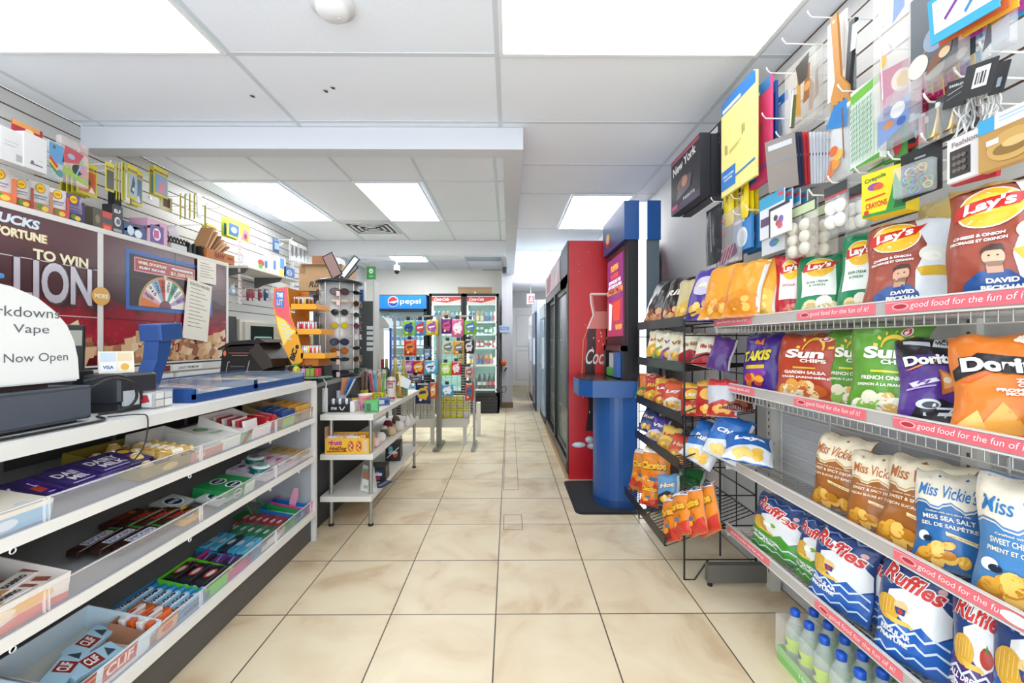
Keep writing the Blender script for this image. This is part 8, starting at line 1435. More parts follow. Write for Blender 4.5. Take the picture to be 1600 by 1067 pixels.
for px, py, c, ops, w_, h_, lb in ((594, 634, '#4a6ab0', [('R', -0.8, 0.2, 0.2, 0.8, '#c8cdd8'), ('R', 0.3, 0.8, 0.3, 0.7, '#22305c')], 0.10, 0.05, 'blue and silver packet between the green box and the beer can'), (552, 632, '#2c2a3a', [('R', -0.8, 0.8, 0.3, 0.7, '#d8c83a')], 0.08, 0.07, 'dark packet with yellow band behind the pink cup')):
    q_ = spot(px, py, D1); pkg(w_, h_, 0.04, c, ops, 'box').obj('packet', label=lb, cat='packet', mw=T(q_.x, q_.y+0.05, D1+h_, 0.5))
for k in range(7):
    q_ = spot(540+3*k, 632, D1); MB(T(0, 0, 0, 0.3*k, 0.15*(k-3), 0)).box(-0.035, 0.035, -0.004, 0.004, 0, 0.12, foil(['#8fb0d8', '#d87a6a', '#5f8fc8', '#c8d0dc', '#e09a7a', '#4a78b8', '#b8c8dc'][k])).obj('wrapped_snack', label=['pale blue wrapped snack in the front bundle', 'salmon wrapped snack in the front bundle', 'mid blue wrapped snack in the front bundle', 'silver wrapped snack in the front bundle', 'orange pink wrapped snack in the front bundle', 'deep blue wrapped snack in the front bundle', 'grey blue wrapped snack in the front bundle'][k], cat='snack', mw=T(q_.x-0.03, 3.02+0.015*(k % 3), D1+0.09*(k > 3)+0.0))
def cigar_box(px, py, lb, cc, grp):
    q_ = spot(px, py, D1); t = thing('cigar_box', lb, 'cigar display', (q_.x, q_.y+0.05, D1)); MB().box(-0.05, 0.05, -0.04, 0.04, 0, 0.065, mat('#d9cf2e', 0.4)).obj('carton', t); w = MB(); g = plane((0, -0.0402, 0), (1, 0, 0), (0, 0, 1)); w.ell(g, 0, 0.033, 0.034, 0.024, mat('#2c2a20'), 1); w.ell(g, 0, 0.033, 0.029, 0.019, mat('#d9cf2e'), 2); w.text(g, 'Cigars', 0, 0.033, 0.045, 0.012, mat('#2c2a20'), 3); w.obj('front_print', t)
    for k in range(8): MB(T(0, 0, 0, 0, 0.12, 0.06*(k % 4-1.5))).cyl((0, 0, 0), (0, 0, 0.20-0.012*(k % 3)), 0.0085, mat(cc[k % len(cc)], 0.4), 8).box(-0.013, 0.013, -0.001, 0.001, 0.03, 0.23-0.012*(k % 3), mat('#e6e2dc', 0.1, alpha=0.3)).obj('cigar_pack', label=grp, cat='cigar', group=grp, mw=T(q_.x-0.036+0.024*(k % 4), q_.y+0.04+0.02*(k//4), D1+0.02))
cigar_box(560, 622, 'yellow cigar box holding tall brown cigars', ['#6a4030', '#8a5a44', '#7a4a38'], 'tall brown cigar in a clear sleeve in the yellow box')
cigar_box(588, 626, 'yellow cigar box with colourful wrappers beside the beer can', ['#c8305a', '#3fa0c8', '#e08a2c', '#5fa83c'], 'colourful wrapped cigar beside the beer can')
q_ = spot(610, 626, D1); t = thing('beer_can', 'large white and gold beer can near the shelf edge', 'beer can', (q_.x, q_.y+0.03, D1)); MB().lathe([(0.0001, 0.003), (0.026, 0.0), (0.033, 0.012), (0.033, 0.165), (0.027, 0.182)], mat('#dad4c8', 0.3), 24).obj('body', t); MB().lathe([(0.0275, 0.182), (0.0275, 0.186), (0.024, 0.183), (0.0001, 0.183)], steel, 20).obj('lid', t)
w = MB(); f = lambda x, y, l=0: Vector(((0.0332+l*0.0004)*math.sin(x/0.033), -(0.0332+l*0.0004)*math.cos(x/0.033), y)); w.poly(f, [(-0.04, 0.015), (0.04, 0.015), (0.04, 0.03), (-0.04, 0.03)], mat('#a83240'), 1, 0.012); w.poly(f, [(-0.04, 0.145), (0.04, 0.145), (0.04, 0.16), (-0.04, 0.16)], mat('#b85a60'), 1, 0.012); w.poly(f, [(-0.02, 0.10), (0.02, 0.10), (0.02, 0.14), (-0.02, 0.14)], mat('#8a3a48'), 1, 0.012); w.text(f, 'BEER', 0, 0.118, 0.034, 0.022, mat('#e9dcd0'), 2); w.rect(f, -0.018, 0.018, 0.06, 0.065, mat('#5a6a8a'), 1); w.rect(f, -0.018, 0.018, 0.08, 0.085, mat('#5a6a8a'), 1); w.obj('label_print', t)
q_ = spot(622, 622, D1); t = thing('beer_can', 'tall gold and red can behind the white beer can', 'beer can', (q_.x-0.0, q_.y+0.06, D1)); MB().lathe([(0.0001, 0.003), (0.026, 0.0), (0.033, 0.012), (0.033, 0.19), (0.027, 0.205)], mat('#b59a5c', 0.25, 0.6), 24).obj('body', t); MB().lathe([(0.0275, 0.205), (0.0001, 0.206)], steel, 20).obj('lid', t)
def wine(px, py, z, c1, c2, lb, h=0.31):
    q_ = spot(px, py, z); t = thing('wine_bottle', lb, 'wine bottle', (q_.x, q_.y, z)); r_ = 0.034
    MB().lathe([(0.0001, 0.004), (r_*0.8, 0), (r_, 0.01), (r_, h*0.58), (r_*0.75, h*0.68), (0.014, h*0.76), (0.0135, h*0.8)], mat(c1, 0.1, coat=0.3), 20).obj('glass', t); MB().lathe([(0.0145, h*0.76), (0.0145, h), (0.0001, h)], mat(c2, 0.35, 0.3), 16).obj('capsule', t); MB().lathe([(r_+0.0006, h*0.15), (r_+0.0006, h*0.45)], mat('#3aa8b4' if 'teal' in lb else '#e4dccb', 0.5), 20, a0=200, a1=340).obj('label', t)
for a_ in ((585, 612, '#1a0f12', '#a8182c', 'red wine bottle with a red neck, first in the row'), (590, 609, '#3a3a20', '#b99a5c', 'wine bottle with a gold neck behind the first red one'), (598, 611, '#1a0f12', '#8c1424', 'red wine bottle with a dark red neck, second red one'), (604, 609, '#4a4626', '#a88a4c', 'wine bottle with a gold neck next to the second red one'), (618, 612, '#a89a58', '#c9a860', 'pale wine bottle with gold neck and teal label behind the cans'), (631, 618, '#9a8f50', '#b99a5c', 'pale wine bottle with teal label, last near the shelf end')): wine(a_[0], a_[1]+(5 if a_[0] < 610 else 0), D1, a_[2], a_[3], a_[4])
w = MB(T(0, 0, 0, 0.2, 0, 0.35)); w.prism([(-0.05, 0), (0.05, 0), (0.05, 0.07), (-0.04, 0.09)], -0.002, 0.002, mat('#d9e0e0'), axis='y'); q_ = spot(631, 620, D1); w.obj('neck_tag', label='white tag hanging on the last wine bottle', cat='tag', mw=T(q_.x, q_.y-0.045, D1+0.09))
# middle tier: candy box, plush balls
q_ = spot(520, 710, D2); t = thing('gummy_box', 'yellow open display box of gummy snacks on the middle tier', 'display box', (q_.x+0.075, q_.y+0.08, D2), 0.03); yb2 = mat('#e6b62a', 0.45)
MB().box(-0.13, 0.14, -0.06, 0.06, 0, 0.004, yb2).box(-0.13, 0.14, -0.063, -0.06, 0, 0.10, yb2).box(0.14, 0.143, -0.063, 0.063, 0, 0.10, yb2).box(-0.133, -0.13, -0.063, 0.063, 0, 0.17, mat('#c89a6a')).box(-0.13, 0.14, 0.06, 0.063, 0, 0.115, yb2).obj('carton', t)
w = MB(); g = plane((0, -0.0632, 0), (1, 0, 0), (0, 0, 1)); w.text(g, 'efrutti', -0.07, 0.072, 0.09, 0.03, mat('#b8289c'), 1, bold=0.05); w.text(g, 'HotDog', -0.05, 0.032, 0.11, 0.032, mat('#7a2418'), 2, bold=0.04, shear=0.3); w.poly(g, [(-0.12, 0.012), (0.01, 0.014), (0.01, 0.018), (-0.12, 0.02)], mat('#b83a2c'), 1)
for x in (0.03, 0.08): w.ell(g, x, 0.05, 0.02, 0.036, mat('#d9742c'), 1); w.ell(g, x+0.003, 0.05, 0.01, 0.026, mat('#a8342a'), 2); w.strip(g, [(x-0.008, 0.07), (x+0.008, 0.055), (x-0.006, 0.04), (x+0.008, 0.025)], 0.004, mat('#f2e6c8'), 3)
w.rect(g, 0.108, 0.135, 0.01, 0.09, mat('#dcb890'), 1); w.obj('front_print', t)
rr = random.Random(8)
for k in range(22):
    c = rr.choice(['#e8862c', '#d8c8e0', '#7a8ad0', '#e0b0b8', '#c8d0dc', '#e0a040']); 
    pk = pkg(0.05, 0.035, 0.012, c, [('E', 0, 0.5, 0.5, 0.3, '#f0e8e0')], 'pouch').obj('gummy_pack', label='small wrapped gummy pack in the yellow display box', cat='gummy pack', group='gummy packs in the yellow box', mw=T(q_.x-0.03+0.038*(k % 6), q_.y+0.045+0.025*(k//6), D2+0.11, rr.uniform(-0.5, 0.5), -0.6))
for k, (px, py, r_, c, lb) in enumerate(((594, 698, 0.034, '#e0c4c4', 'pale pink plush ball nearest the yellow box'), (602, 690, 0.036, '#e6e2da', 'white plush ball behind the pale pink one'), (606, 684, 0.034, '#5d5650', 'dark grey plush ball in the middle of the tier'), (606, 676, 0.03, '#dcd6cc', 'cream plush ball behind the dark grey one'), (618, 680, 0.036, '#cdb48c', 'tan plush ball beside the dark red one'), (612, 670, 0.038, '#7a2430', 'dark red plush ball'), (630, 672, 0.040, '#dfdad0', 'large off white plush ball'), (624, 662, 0.036, '#6e6256', 'brown grey plush ball at the back'))):
    q_ = spot(px, py, D2); t = thing('plush_ball', lb, 'plush toy', (q_.x-0.03, q_.y, D2+r_*0.93)); MB().ball((0, 0, 0), r_, mat(c, 0.95, bump=0.8, bscale=160), n=18).obj('body', t)
    for s_ in (-1, 1): MB().ball((s_*r_*0.5, -r_*0.1, r_*0.8), r_*0.22, mat(c, 0.95), n=8).obj('ear', t)
for k, (px, py) in enumerate(((642, 664), (647, 660))): q_ = spot(px, py, D2); MB().lathe([(0.035, 0), (0.04, 0.02), (0.02, 0.05), (0.006, 0.085), (0.0001, 0.09)], mat('#dcd4d0', 0.9, bump=0.6, bscale=120), 12).obj('plush_toy', label=('pale pointed plush toy near the end of the middle tier', 'second pale pointed plush toy at the tier end')[k], cat='plush toy', mw=T(q_.x-0.03, q_.y, D2))
# bottom tier
q_ = spot(572, 772, D3); t = thing('card_stand', 'clear stand with leaflets on the bottom tier', 'leaflet stand', (q_.x, q_.y+0.05, D3), -0.5); MB().prism([(-0.03, 0), (0.03, 0), (0.0, 0.17)], -0.05, 0.05, glassy(0.3), axis='x').obj('stand', t)
w = MB(); g = plane((0, -0.031, 0.0), (1, 0, 0), (0, 0.18, 0.98)); w.rect(g, -0.045, 0.045, 0.09, 0.15, mat('#7a8a6a'), 1); w.rect(g, -0.035, 0.03, 0.095, 0.13, mat('#b86a5a'), 2); w.rect(g, -0.04, 0.045, 0.01, 0.085, mat('#dfe0d8'), 1); w.rect(g, -0.02, 0.02, 0.03, 0.05, mat('#a8b4a0'), 2); w.obj('leaflet', t)
for px, py, c, ops, w_, h_, d_, lb, rz in ((593, 752, '#16161c', [('E', 0, 0.5, 0.8, 0.4, '#23204a'), ('T', 'Smokies', 0, 0.55, 1.2, 0.3, WHITE), ('R', -0.4, 0.4, 0.12, 0.3, '#b8242c')], 0.13, 0.10, 0.14, 'black rounded box with red and white lettering on the bottom tier', 0.1), (617, 720, '#101216', [('E', -0.3, 0.7, 0.3, 0.2, '#5fa8c8'), ('E', 0.3, 0.4, 0.3, 0.2, '#c8402c'), ('T', 'chips', 0, 0.5, 1.2, 0.25, '#d8e4ea'), ('S', [(-0.8, 0.2), (0.8, 0.8)], 0.06, '#d8dce0')], 0.12, 0.14, 0.18, 'black and white printed carton farther along the bottom tier', 0.15)):
    q_ = spot(px, py, D3); o = pkg(w_, h_, d_, c, ops, 'box').obj('snack_carton', label=lb, cat='carton', mw=T(q_.x-0.03, q_.y+d_/2, D3+h_, rz))
q_ = spot(598, 756, D3); slab('dark_leaflet', 'leaflet', 'dark blue leaflet lying at the shelf edge of the bottom tier', q_.x, q_.y, D3, 0.08, 0.14, 0.004, '#2c3a5a', [('R', -0.7, 0.7, 0.3, 0.6, '#8a9ab4')], rz=-0.3)
# chair back between the counter end and the shelf
MB().rbox(-0.02, 0.02, -0.012, 0.012, 0, 0.16, mat('#dcdad4', 0.4), r=0.01).obj('white_plastic_panel', label='white rounded plastic piece between the counter end and the box', cat='plastic piece', mw=T(at(507, 640, Y=2.80).x, 2.80, D1))
MB().tube([(at(505, 590, Y=2.75).x, 2.75, 0.95), (at(508, 600, Y=2.75).x+0.01, 2.75, 0.92), (at(506, 620, Y=2.75).x, 2.76, 0.85), (at(505, 632, Y=2.75).x, 2.76, 0.80)], 0.004, mat('#e4e2dc')).obj('white_cable', label='white cable hanging behind the counter end', cat='cable')

# ================================================================ candy peg racks in the back
def pegrack(x0, x1, y, z1, label, posts):
    t = thing('peg_candy_rack', label, 'candy rack', ((x0+x1)/2, y, 0)); a = (x1-x0)/2; st = mat('#8d8a84', 0.35, 0.7)
    for s_ in posts:
        MB().box(s_*a-0.014, s_*a+0.014, -0.014, 0.014, 0.03, z1, st).obj('post', t)
        MB().box(s_*a-0.018, s_*a+0.018, -0.22, 0.22, 0.0, 0.03, st).obj('foot', t)
    w = MB(); w.box(-a, a, -0.01, 0.01, z1-0.02, z1, st)
    for k in range(int(z1/0.03)-12): w.box(-a, a, -0.003, 0.003, 0.36+k*0.03, 0.366+k*0.03, mat('#a9a7a2', 0.35, 0.5)) if (0.36+k*0.03) < z1-0.35 else None
    for k in range(1, 6): w.cyl((-a+2*a*k/6, 0.004, 0.33), (-a+2*a*k/6, 0.004, z1-0.02), 0.0025, st, 5)
    w.obj('grid', t); return t
YR = 4.80
X0, X1, X2 = at(617, 600, Y=YR).x, at(686, 600, Y=YR).x, at(741, 600, Y=YR).x; ZR = at(680, 492, Y=YR).z
pegrack(X0, X1-0.015, YR, ZR, 'metal grid rack of hanging candy bags, the one next to the wine bottles', (-1, 1)); pegrack(X1+0.015, X2, YR, ZR, 'metal grid rack of hanging candy bags next to the drinks fridge', (-1, 1))
t = thing('low_base_shelf', 'low white stand behind the candy racks carrying boxes', 'stand', ((X0+X2)/2-0.05, YR+0.25, 0)); a = (X2-X0)/2-0.04
MB().box(-a, a, -0.14, 0.16, 0.20, 0.30, mat('#d9d6cc', 0.5)).obj('board', t)
for x in (-a+0.03, 0, a-0.03): MB().box(x-0.02, x+0.02, -0.13, -0.09, 0, 0.2, mat('#cfccc2')).obj('leg', t)
for k in range(10):
    c = '#dcd8cc' if k < 5 else ('#e2d61e' if k < 9 else '#d8d4cc'); x = X0+0.06+k*0.078+(0.03 if k > 4 else 0)
    pkg(0.068, 0.25, 0.10, c, [('R', -0.8, 0.8, 0.3, 0.7, '#c4c0b4' if k < 5 else '#cabf1a'), ('T', 'SALT' if k < 5 else 'MIX', 0, 0.8, 1.2, 0.06, '#8a8478' if k < 5 else '#8a7c10')], 'box').obj('food_box', label=('pale box behind the grid on the low stand', 'yellow box behind the grid on the low stand', 'white box at the end of the yellow ones on the low stand')[0 if k < 5 else (1 if k < 9 else 2)], cat='box', group=('pale boxes on the low stand', 'yellow boxes on the low stand', None)[0 if k < 5 else (1 if k < 9 else 2)], mw=T(x, YR+0.22, 0.552))
cd_ = [  # px centre, y top, y bottom, half width px, colour, ops colour, text, label
    (639, 500, 524, 9, '#8cc83a', '#2c4a9a', 'green candy bag with blue oval, top row, first'), (657, 500, 524, 9, '#4a9ad0', '#c8343c', 'blue and red candy bag, top row'), (675, 499, 523, 9, '#e0c83a', '#a03aa8', 'yellow and purple candy bag, top row'),
    (698, 497, 521, 8, '#6a2a80', '#c83a6a', 'dark purple candy bag, top row of the second rack'), (715, 498, 526, 9, '#e06a9a', '#f0e6ea', 'pink candy bag with white spot, top row of the second rack'), (735, 499, 522, 9, '#7ac03a', '#3f6ab0', 'green candy bag next to the drinks fridge, top row'),
    (641, 530, 555, 9, '#d9382c', '#e8862c', 'red and orange candy bag alone in the second row'), (700, 532, 552, 8, '#d8c8a8', '#4a7a6a', 'beige candy bag, second row'), (717, 532, 554, 8, '#e0a02c', '#6a6a6a', 'orange gold candy bag, second row'), (733, 530, 552, 7, '#2c2a34', '#d8d0d4', 'black candy bag, second row'),
    (638, 562, 583, 8, '#9a3aa8', '#d8a0c8', 'purple candy bag, third row'), (654, 562, 584, 9, '#c8242c', '#e8b43a', 'bright red candy bag, third row'), (673, 562, 584, 10, '#4ab0d8', '#e9eef0', 'sky blue candy bag, third row'), (697, 566, 586, 8, '#9acc2c', '#d8e8b0', 'lime green candy bag, third row of the second rack'), (713, 564, 585, 7, '#d82c3c', '#e8d8d8', 'red candy bag, third row of the second rack'),
    (661, 598, 630, 11, '#1c2c5c', '#d8b43a', 'large navy candy bag with yellow band, low row'), (677, 596, 622, 5, '#c8562c', '#e8b080', 'orange red narrow candy bag, low row'), (699, 600, 618, 9, '#4a9ac8', '#dfeaf0', 'pale blue cup shaped bag, low row of the second rack'), (733, 598, 625, 6, '#c84a3c', '#3a4a6a', 'red and grey candy bag, low row next to the fridge'), (733, 572, 590, 6, '#d8a898', '#8a4a4a', 'pinkish candy bag above the red and grey one'), (650, 586, 598, 9, '#8a5a4a', '#4a6a9a', 'small brownish bag between the low rows'), (720, 552, 568, 5, '#c8b45a', '#8a8a5a', 'small olive bag hanging below the gold one'), (668, 545, 562, 5, '#5a7aa0', '#8fb0c8', 'small blue bag on an almost empty hook of the second row')]
for k, (px, yt, yb, hw, c, c2, lb) in enumerate(cd_):
    p1, p2 = at(px-hw, yt, Y=YR-0.12), at(px+hw, yb, Y=YR-0.12); w_ = p2.x-p1.x; h_ = p1.z-p2.z
    o = pkg(w_*1.06, h_, 0.035, c, [('E', 0, 0.5, 0.75, 0.28, c2), ('P', [(-0.5, 0.46), (0.45, 0.52), (0.5, 0.62), (-0.45, 0.57)], '#f2f0ec' if k % 3 else '#23305c'), ('E', -0.3, 0.2, 0.2, 0.07, '#f0d8a0'), ('E', 0.35, 0.25, 0.2, 0.07, c2), ('E', 0.4, 0.8, 0.25, 0.07, c2), ('R', -0.7, 0.7, 0.93, 0.99, '#e8e4e0')], 'pouch').obj('candy_bag', label=lb, cat='candy bag', mw=T((p1.x+p2.x)/2, YR-0.12, p1.z))
    q = MB().tube([(0, 0.12, 0.0), (0, -0.02, 0.004), (0, -0.025, 0.02)], 0.003, chrome, 5); q.box(-0.02, 0.02, -0.03, -0.026, 0.005, 0.04, blackm); q.obj('rack_peg', label='chrome peg with black tag holding a candy bag', cat='peg', group='chrome pegs of the candy racks', mw=T((p1.x+p2.x)/2, YR-0.125, p1.z-0.004))

# ================================================================ back wall coolers
def cooler(x0, x1, y0, y1, z1, label, body, signc, head, sign_fn, shelves, fill):
    t = thing('drinks_fridge', label, 'drinks fridge', ((x0+x1)/2, (y0+y1)/2, 0)); a, b = (x1-x0)/2, (y1-y0)/2; bm_ = mat(body, 0.35); hz = z1-head
    MB().box(-a, -a+0.03, -b, b, 0, z1, bm_).box(a-0.03, a, -b, b, 0, z1, bm_).box(-a, a, b-0.03, b, 0, z1, bm_).box(-a, a, -b, b, z1-0.03, z1, bm_).box(-a, a, -b, b, 0.0, 0.32, bm_).obj('cabinet', t)
    MB().box(-a+0.03, a-0.03, b-0.05, b-0.03, 0.32, hz, mat('#b9d4cc', 0.5)).box(-a+0.03, -a+0.035, -b+0.05, b-0.04, 0.32, hz, mat('#c4dcd6', 0.5)).box(a-0.035, a-0.03, -b+0.05, b-0.04, 0.32, hz, mat('#c4dcd6', 0.5)).obj('interior', t)
    MB().box(-a+0.036, -a+0.05, -b+0.06, -b+0.08, 0.34, hz-0.02, mat('#eafffa', 0.5, emit=14)).box(a-0.05, a-0.036, -b+0.06, -b+0.08, 0.34, hz-0.02, mat('#eafffa', 0.5, emit=14)).obj('light_tube', t)
    g_ = MB(); 
    for k in range(5): g_.box(-a+0.02, a-0.02, -b-0.012, -b, 0.04+0.05*k, 0.07+0.05*k, mat('#232425', 0.4))
    g_.obj('grille', t)
    if head > 0.03: s_ = MB(); s_.box(-a+0.01, a-0.01, -b-0.01, -b+0.02, hz, z1-0.01, mat(signc, 0.3, emit=0.35)); sign_fn(s_, plane((0, -b-0.0102, 0), (1, 0, 0), (0, 0, 1), 0.001), a, hz, z1); s_.obj('sign', t)
    d = MB(); dz = hz
    d.box(-a, -a+0.045, -b-0.045, -b-0.005, 0.30, dz, bm_).box(a-0.045, a, -b-0.045, -b-0.005, 0.30, dz, bm_).box(-a, a, -b-0.045, -b-0.005, 0.30, 0.345, bm_).box(-a, a, -b-0.045, -b-0.005, dz-0.045, dz, bm_); d = d.obj('door_frame', t)
    MB().box(-a+0.045, a-0.045, -b-0.03, -b-0.026, 0.345, dz-0.045, mat('#dff0ee', 0.02, alpha=0.07)).obj('door_glass', d); MB().box(a-0.04, a-0.02, -b-0.075, -b-0.045, 0.9, 1.35, blackm).obj('handle', d)
    for z in shelves:
        MB().box(-a+0.04, a-0.04, -b+0.03, b-0.06, z-0.012, z, mat('#dfeeea', 0.4)).box(-a+0.04, a-0.04, -b+0.02, -b+0.03, z-0.018, z+0.012, mat('#e9f6f4', 0.3)).obj('fridge_shelf', t)
    return t
def coke_sign(s, g, a, z0, z1):
    s.rect(g, -a+0.02, a-0.02, z0+0.02, z1-0.05, mat('#c23a30', 0.3, emit=0.3), 1); s.poly(g, [(-a+0.03, z0+0.08), (0, z0+0.04), (a-0.03, z0+0.11), (a-0.03, z0+0.05), (0, z0+0.02), (-a+0.03, z0+0.03)], mat('#e8d0c8', 0.3), 1.5); s.text(g, 'Coca-Cola', -0.06, z1-0.10, 0.26, 0.05, mat('#f6eeea', 0.3, emit=0.4), 3, shear=0.4)
XC1, XC2, XC3 = at(671, 600, Y=7.05).x, at(725.5, 600, Y=7.05).x, at(779.5, 600, Y=7.05).x; ZC = at(750, 458, Y=7.05).z
sh5 = [0.36, 0.80, 1.08, 1.34, 1.60]
zpx = lambda y: at(760, y, Y=7.1).z
sh5 = [zpx(608), zpx(570), zpx(543), zpx(522), zpx(503)]
cooler(XC2+0.004, XC3, 7.05, 7.75, ZC, 'black glass door drinks fridge with a red sign, nearest the aisle', '#151617', '#c23a30', 0.01, coke_sign, sh5, None)
cooler(XC1, XC2-0.004, 7.05, 7.75, ZC, 'black glass door drinks fridge with a red sign, between the blue fridge and the other', '#151617', '#c23a30', 0.01, coke_sign, sh5, None)
for x0, x1, nm in ((XC2, XC3, 'nearest the aisle'), (XC1, XC2, 'beside the blue fridge')):
    s_ = MB(); g = plane((0, 0, 0), (1, 0, 0), (0, 0, 1), 0.001); a = (x1-x0)/2-0.05; s_.box(-a, a, 0, 0.003, -0.15, 0.0, mat('#d9e0dc', 0.3)); s_.rect(g, -a, a, -0.11, -0.01, mat('#c23a30', 0.3), 1); s_.poly(g, [(-a, -0.08), (0, -0.11), (a, -0.05), (a, -0.12), (-a, -0.12)], mat('#e0c8c0', 0.3), 2); s_.text(g, 'Coca-Cola', -0.08, -0.05, 0.24, 0.05, mat('#f6eeea', 0.3), 3, shear=0.4); s_.obj('cooler_decal', label='red lettered strip at the top of the fridge %s' % nm, cat='sign', mw=T((x0+x1)/2, 7.0, ZC-0.05))
cp = {}
def can(x, y, z, c, c2, kind, label, group):
    key = (c, c2, kind); M = T(x, y, z)
    if key in cp: return dup(cp[key], M, label, group)
    t = thing('drink_'+kind, label, 'drink '+kind, group=group, mw=M)
    if kind == 'can': MB().lathe([(0.0001, 0), (0.026, 0.001), (0.030, 0.01), (0.030, 0.11), (0.025, 0.122)], mat(c, 0.25), 14).obj('body', t); MB().lathe([(0.0302, 0.035), (0.0302, 0.085)], mat(c2, 0.3), 14).obj('label', t); MB().lathe([(0.025, 0.122), (0.0001, 0.123)], steel, 12).obj('lid', t)
    else: MB().lathe([(0.0001, 0), (0.036, 0.002), (0.038, 0.02), (0.038, 0.13), (0.03, 0.18), (0.014, 0.235), (0.0135, 0.25)] if kind == 'bottle' else [(0.0001, 0), (0.028, 0.002), (0.029, 0.14), (0.014, 0.17)], mat(c, 0.1), 14).obj('body', t); MB().lathe([(0.0385, 0.07), (0.0385, 0.125)] if kind == 'bottle' else [(0.0295, 0.03), (0.0295, 0.11)], mat(c2, 0.35), 14).obj('label', t); zt = 0.25 if kind == 'bottle' else 0.17; MB().lathe([(0.0155, zt-0.004), (0.0155, zt+0.016), (0.0001, zt+0.016)], mat('#151515' if kind == 'bottle' else c2, 0.3), 12).obj('cap', t)
    cp[key] = t; return t
rows = {4: [('#2f5f9a', '#d8dce0', 'flask'), ('#c9843a', '#e8d8b0', 'flask'), ('#8ab0c8', '#3a5a8a', 'flask'), ('#e0c890', '#c83a3c', 'flask')], 3: [('#d0d8d4', '#8a9a94', 'can'), ('#d8dcd8', '#3a8a5a', 'can'), ('#2f8a5c', '#d8e4dc', 'can'), ('#dfe4e0', '#6aa884', 'can')],
        2: [('#d8dcdc', '#a83a4a', 'can'), ('#c83a44', '#e0e4e4', 'can'), ('#dfe0de', '#c8303c', 'can'), ('#b82c38', '#dcdad8', 'can')], 1: [('#2c6ab0', '#e0b83a', 'flask'), ('#c8502c', '#3a4a9a', 'flask'), ('#d8a02c', '#c23a6a', 'flask'), ('#d8e0dc', '#b0c4bc', 'can')], 0: [('#1d3a2c', '#2a4a3a', 'bottle'), ('#26201e', '#e0d8d4', 'bottle'), ('#26201e', '#c8444c', 'bottle')]}
CN = {'#2f5f9a': 'blue', '#c9843a': 'orange', '#8ab0c8': 'pale blue', '#e0c890': 'cream', '#d0d8d4': 'silver', '#d8dcd8': 'silver green', '#2f8a5c': 'green', '#dfe4e0': 'white green', '#d8dcdc': 'silver', '#c83a44': 'red', '#dfe0de': 'white red', '#b82c38': 'dark red', '#2c6ab0': 'blue', '#c8502c': 'orange red', '#d8a02c': 'yellow', '#d8e0dc': 'pale', '#1d3a2c': 'green', '#26201e': 'dark'}
for (x0, x1, nm, lv) in ((XC2, XC3, 'aisle side fridge', (4, 3, 2, 1, 0)), (XC1, XC2, 'fridge by the blue one', (4, 3))):
    for i in lv:
        n = 7 if i else 6
        for k in range(n):
            c = rows[i][k*len(rows[i])//n]; x = x0+0.075+(x1-x0-0.15)*k/(n-1)
            for yy in (7.16,): can(x, yy, sh5[i]+0.001, c[0], c[1], c[2], '%s %s in the %s row of the %s' % (CN[c[0]], {'flask': 'slim bottle', 'can': 'can', 'bottle': 'large cola bottle'}[c[2]], ('bottom', 'fourth', 'third', 'second', 'top')[i], nm), '%s %s drinks in row %d of the %s' % (CN[c[0]], c[2], i+1, nm))
# blue sign cooler
XP0 = at(585, 600, Y=6.9).x; XP1 = XC1-0.012; ZP = at(630, 460, Y=6.9).z
def pep(s, g, a, z0, z1):
    s.text(g, 'pepsi', 0.16, (z0+z1)/2-0.005, 0.33, 0.10, mat('#f4f8ff', 0.3, emit=0.5), 3, bold=0.0); cx, cz = -0.12, (z0+z1)/2+0.005; s.ell(g, cx, cz, 0.085, 0.085, mat('#f0f4fa', 0.3), 1.4, n=24); s.poly(g, [(cx+0.076*math.cos(math.pi*k/10+0.2), cz+0.076*math.sin(math.pi*k/10+0.2)) for k in range(11)]+[(cx-0.02, cz+0.0)], mat('#c8282c', 0.3), 2.2); s.poly(g, [(cx+0.076*math.cos(math.pi+math.pi*k/10+0.1), cz-0.01+0.07*math.sin(math.pi+math.pi*k/10+0.1)) for k in range(11)]+[(cx+0.02, cz-0.03)], mat('#123a8c', 0.3), 2.2)
hp = at(630, 460, Y=6.9).z-at(630, 482, Y=6.9).z
cooler(XP0, XP1, 6.9, 7.7, ZP, 'wide fridge with a bright blue lit sign', '#16181a', '#1466c8', hp, pep, [0.42, 0.78, 1.1, 1.42], None)
for i, z in enumerate((0.42, 0.78, 1.1, 1.42)):
    for k in range(9): can(XP0+0.10+(XP1-XP0-0.2)*k/8, 7.05, z+0.001, '#1f5fb4', '#d8e0ee', 'flask', 'blue slim drink bottle in the fridge with the blue sign', 'blue bottles in the blue sign fridge')
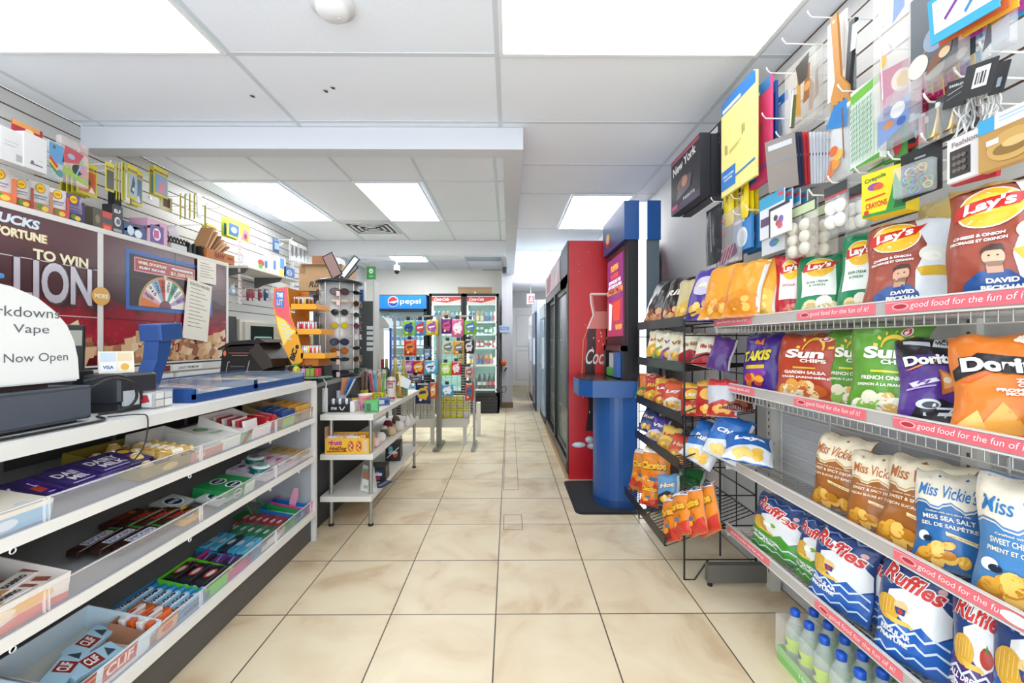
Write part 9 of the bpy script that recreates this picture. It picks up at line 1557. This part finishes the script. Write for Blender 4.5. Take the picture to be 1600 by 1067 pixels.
# grey freezer in front of the blue sign fridge
t = thing('grey_freezer', 'grey curved top freezer partly hidden behind the sunglasses tower', 'freezer', (at(600, 600, Y=6.2).x-0.05, 6.3, 0)); fz = at(600, 495, Y=6.2).z
MB().box(-0.22, 0.06, -0.15, 0.3, 0, fz, mat('#b4b5b4', 0.4)).prism([(-0.22, fz), (0.06, fz), (0.14, fz-0.12), (0.14, fz-0.16), (-0.22, fz-0.16)], -0.16, -0.14, mat('#a9aaa9', 0.4), axis='y').obj('cabinet', t)
MB().box(0.065, 0.14, -0.13, -0.12, 0.3, fz-0.2, mat('#d8f4ee', 0.3, emit=1.6)).obj('light_panel', t); MB().box(0.14, 0.17, -0.15, -0.1, 0.2, fz-0.16, mat('#2a3f9a', 0.4)).obj('side_trim', t)
q = pkg(XC2-XC1, 0.12, 0.4, '#a0805c', [('R', -1, 1, 0.72, 0.78, '#7a5c40'), ('E', 0, 0.2, 0.06, 0.15, '#d8d0c4')], 'box'); q.obj('flat_cardboard_box', label='flat brown cardboard box on top of the red sign fridges', cat='cardboard box', mw=T((XC2-0.06+at(770, 450, Y=7.3).x)/2-0.03, 7.35, ZC+0.122))
# camera, sign, wall bits
pcx = at(620, 420, Y=5.9)
t = thing('security_camera', 'small dome security camera under the soffit', 'security camera', (pcx.x, 7.0, at(620, 424, Y=7.0).z)); t.location.x = at(620, 424, Y=7.0).x
MB().lathe([(0.0001, 0.10), (0.045, 0.10), (0.05, 0.03), (0.045, 0.02)], mat('#e4e4e2'), 16).cyl((0, 0, 0.1), (0, 0, H-t.location.z), 0.012, mat('#dcdcda')).obj('housing', t); MB().lathe([(0.044, 0.02), (0.04, -0.015), (0.02, -0.035), (0.0001, -0.04)], mat('#15171a', 0.1), 16).obj('dome', t)
p = at(620, 416, Y=7.85); MB().box(-0.42, 0.36, -0.012, 0.012, -0.012, 0.012, mat('#c9c9c5')).obj('wall_rail', label='thin white conduit along the top of the back wall', cat='conduit', mw=T(p.x, 7.885, p.z))
p = at(785, 415, Y=6.9); t = thing('corner_speaker', 'small dark device on a bracket at the bulkhead end', 'wall device', (-0.075, 7.0, 2.36)); MB().rbox(-0.035, 0.035, -0.05, 0.05, -0.045, 0.05, mat('#3c3e42', 0.4), r=0.01).obj('housing', t); MB().box(-0.36, -0.02, -0.006, 0.006, 0.0, 0.012, mat('#6a6c70')).obj('bracket', t)
px_ = at(789, 513, Y=7.62); t = thing('wall_notice', 'small pale blue sign on the corner wall', 'sign', (px_.x, 7.636, px_.z)); w = MB(); w.box(-0.10, 0.08, 0, 0.01, -0.07, 0.06, mat('#b9c9dc', 0.4)); g = plane((0, -0.0003, 0), (1, 0, 0), (0, 0, 1)); w.rect(g, -0.09, 0.07, -0.02, 0.03, mat('#6f94c4'), 1); w.text(g, 'PULL', -0.01, 0.005, 0.1, 0.03, mat('#e4ecf4'), 2); w.obj('plate', t)
pz = at(787, 567, Y=7.6); MB().ball((0, 0, 0), 0.06, mat('#d9642c', 0.6), n=10).obj('orange_cloth', label='crumpled orange cloth hung on the corner wall', cat='cloth', mw=T(pz.x-0.01, 7.60, pz.z)); MB(T(0, 0, 0, 0.3, 0.3)).box(-0.05, 0.04, -0.02, 0.02, -0.06, 0.05, mat('#cfd0d4')).cyl((-0.01, -0.03, -0.03), (0.02, -0.03, 0.03), 0.012, blackm).obj('hand_tool', label='white and black gadget hanging below the orange cloth', cat='gadget', mw=T(pz.x+0.02, 7.605, pz.z-0.10))
MB().tube([(0, 0, 0), (0.05, -0.01, 0.02), (0.08, -0.01, -0.04), (0.04, -0.01, -0.09), (-0.02, 0, -0.08)], 0.006, blackm).obj('black_cable', label='short black cable loop low on the corner wall', cat='cable', mw=T(pz.x-0.03, 7.62, at(787, 605, Y=7.6).z))
t = thing('white_jug', 'white jug on the floor beside the candy racks', 'jug', (at(747, 640, Y=5.4).x, 5.4, 0)); z_ = at(747, 628, Y=5.4).z; MB().box(-0.02, 0.03, -0.05, 0.05, 0.0, z_, mat('#dcdad2')).obj('body', t)
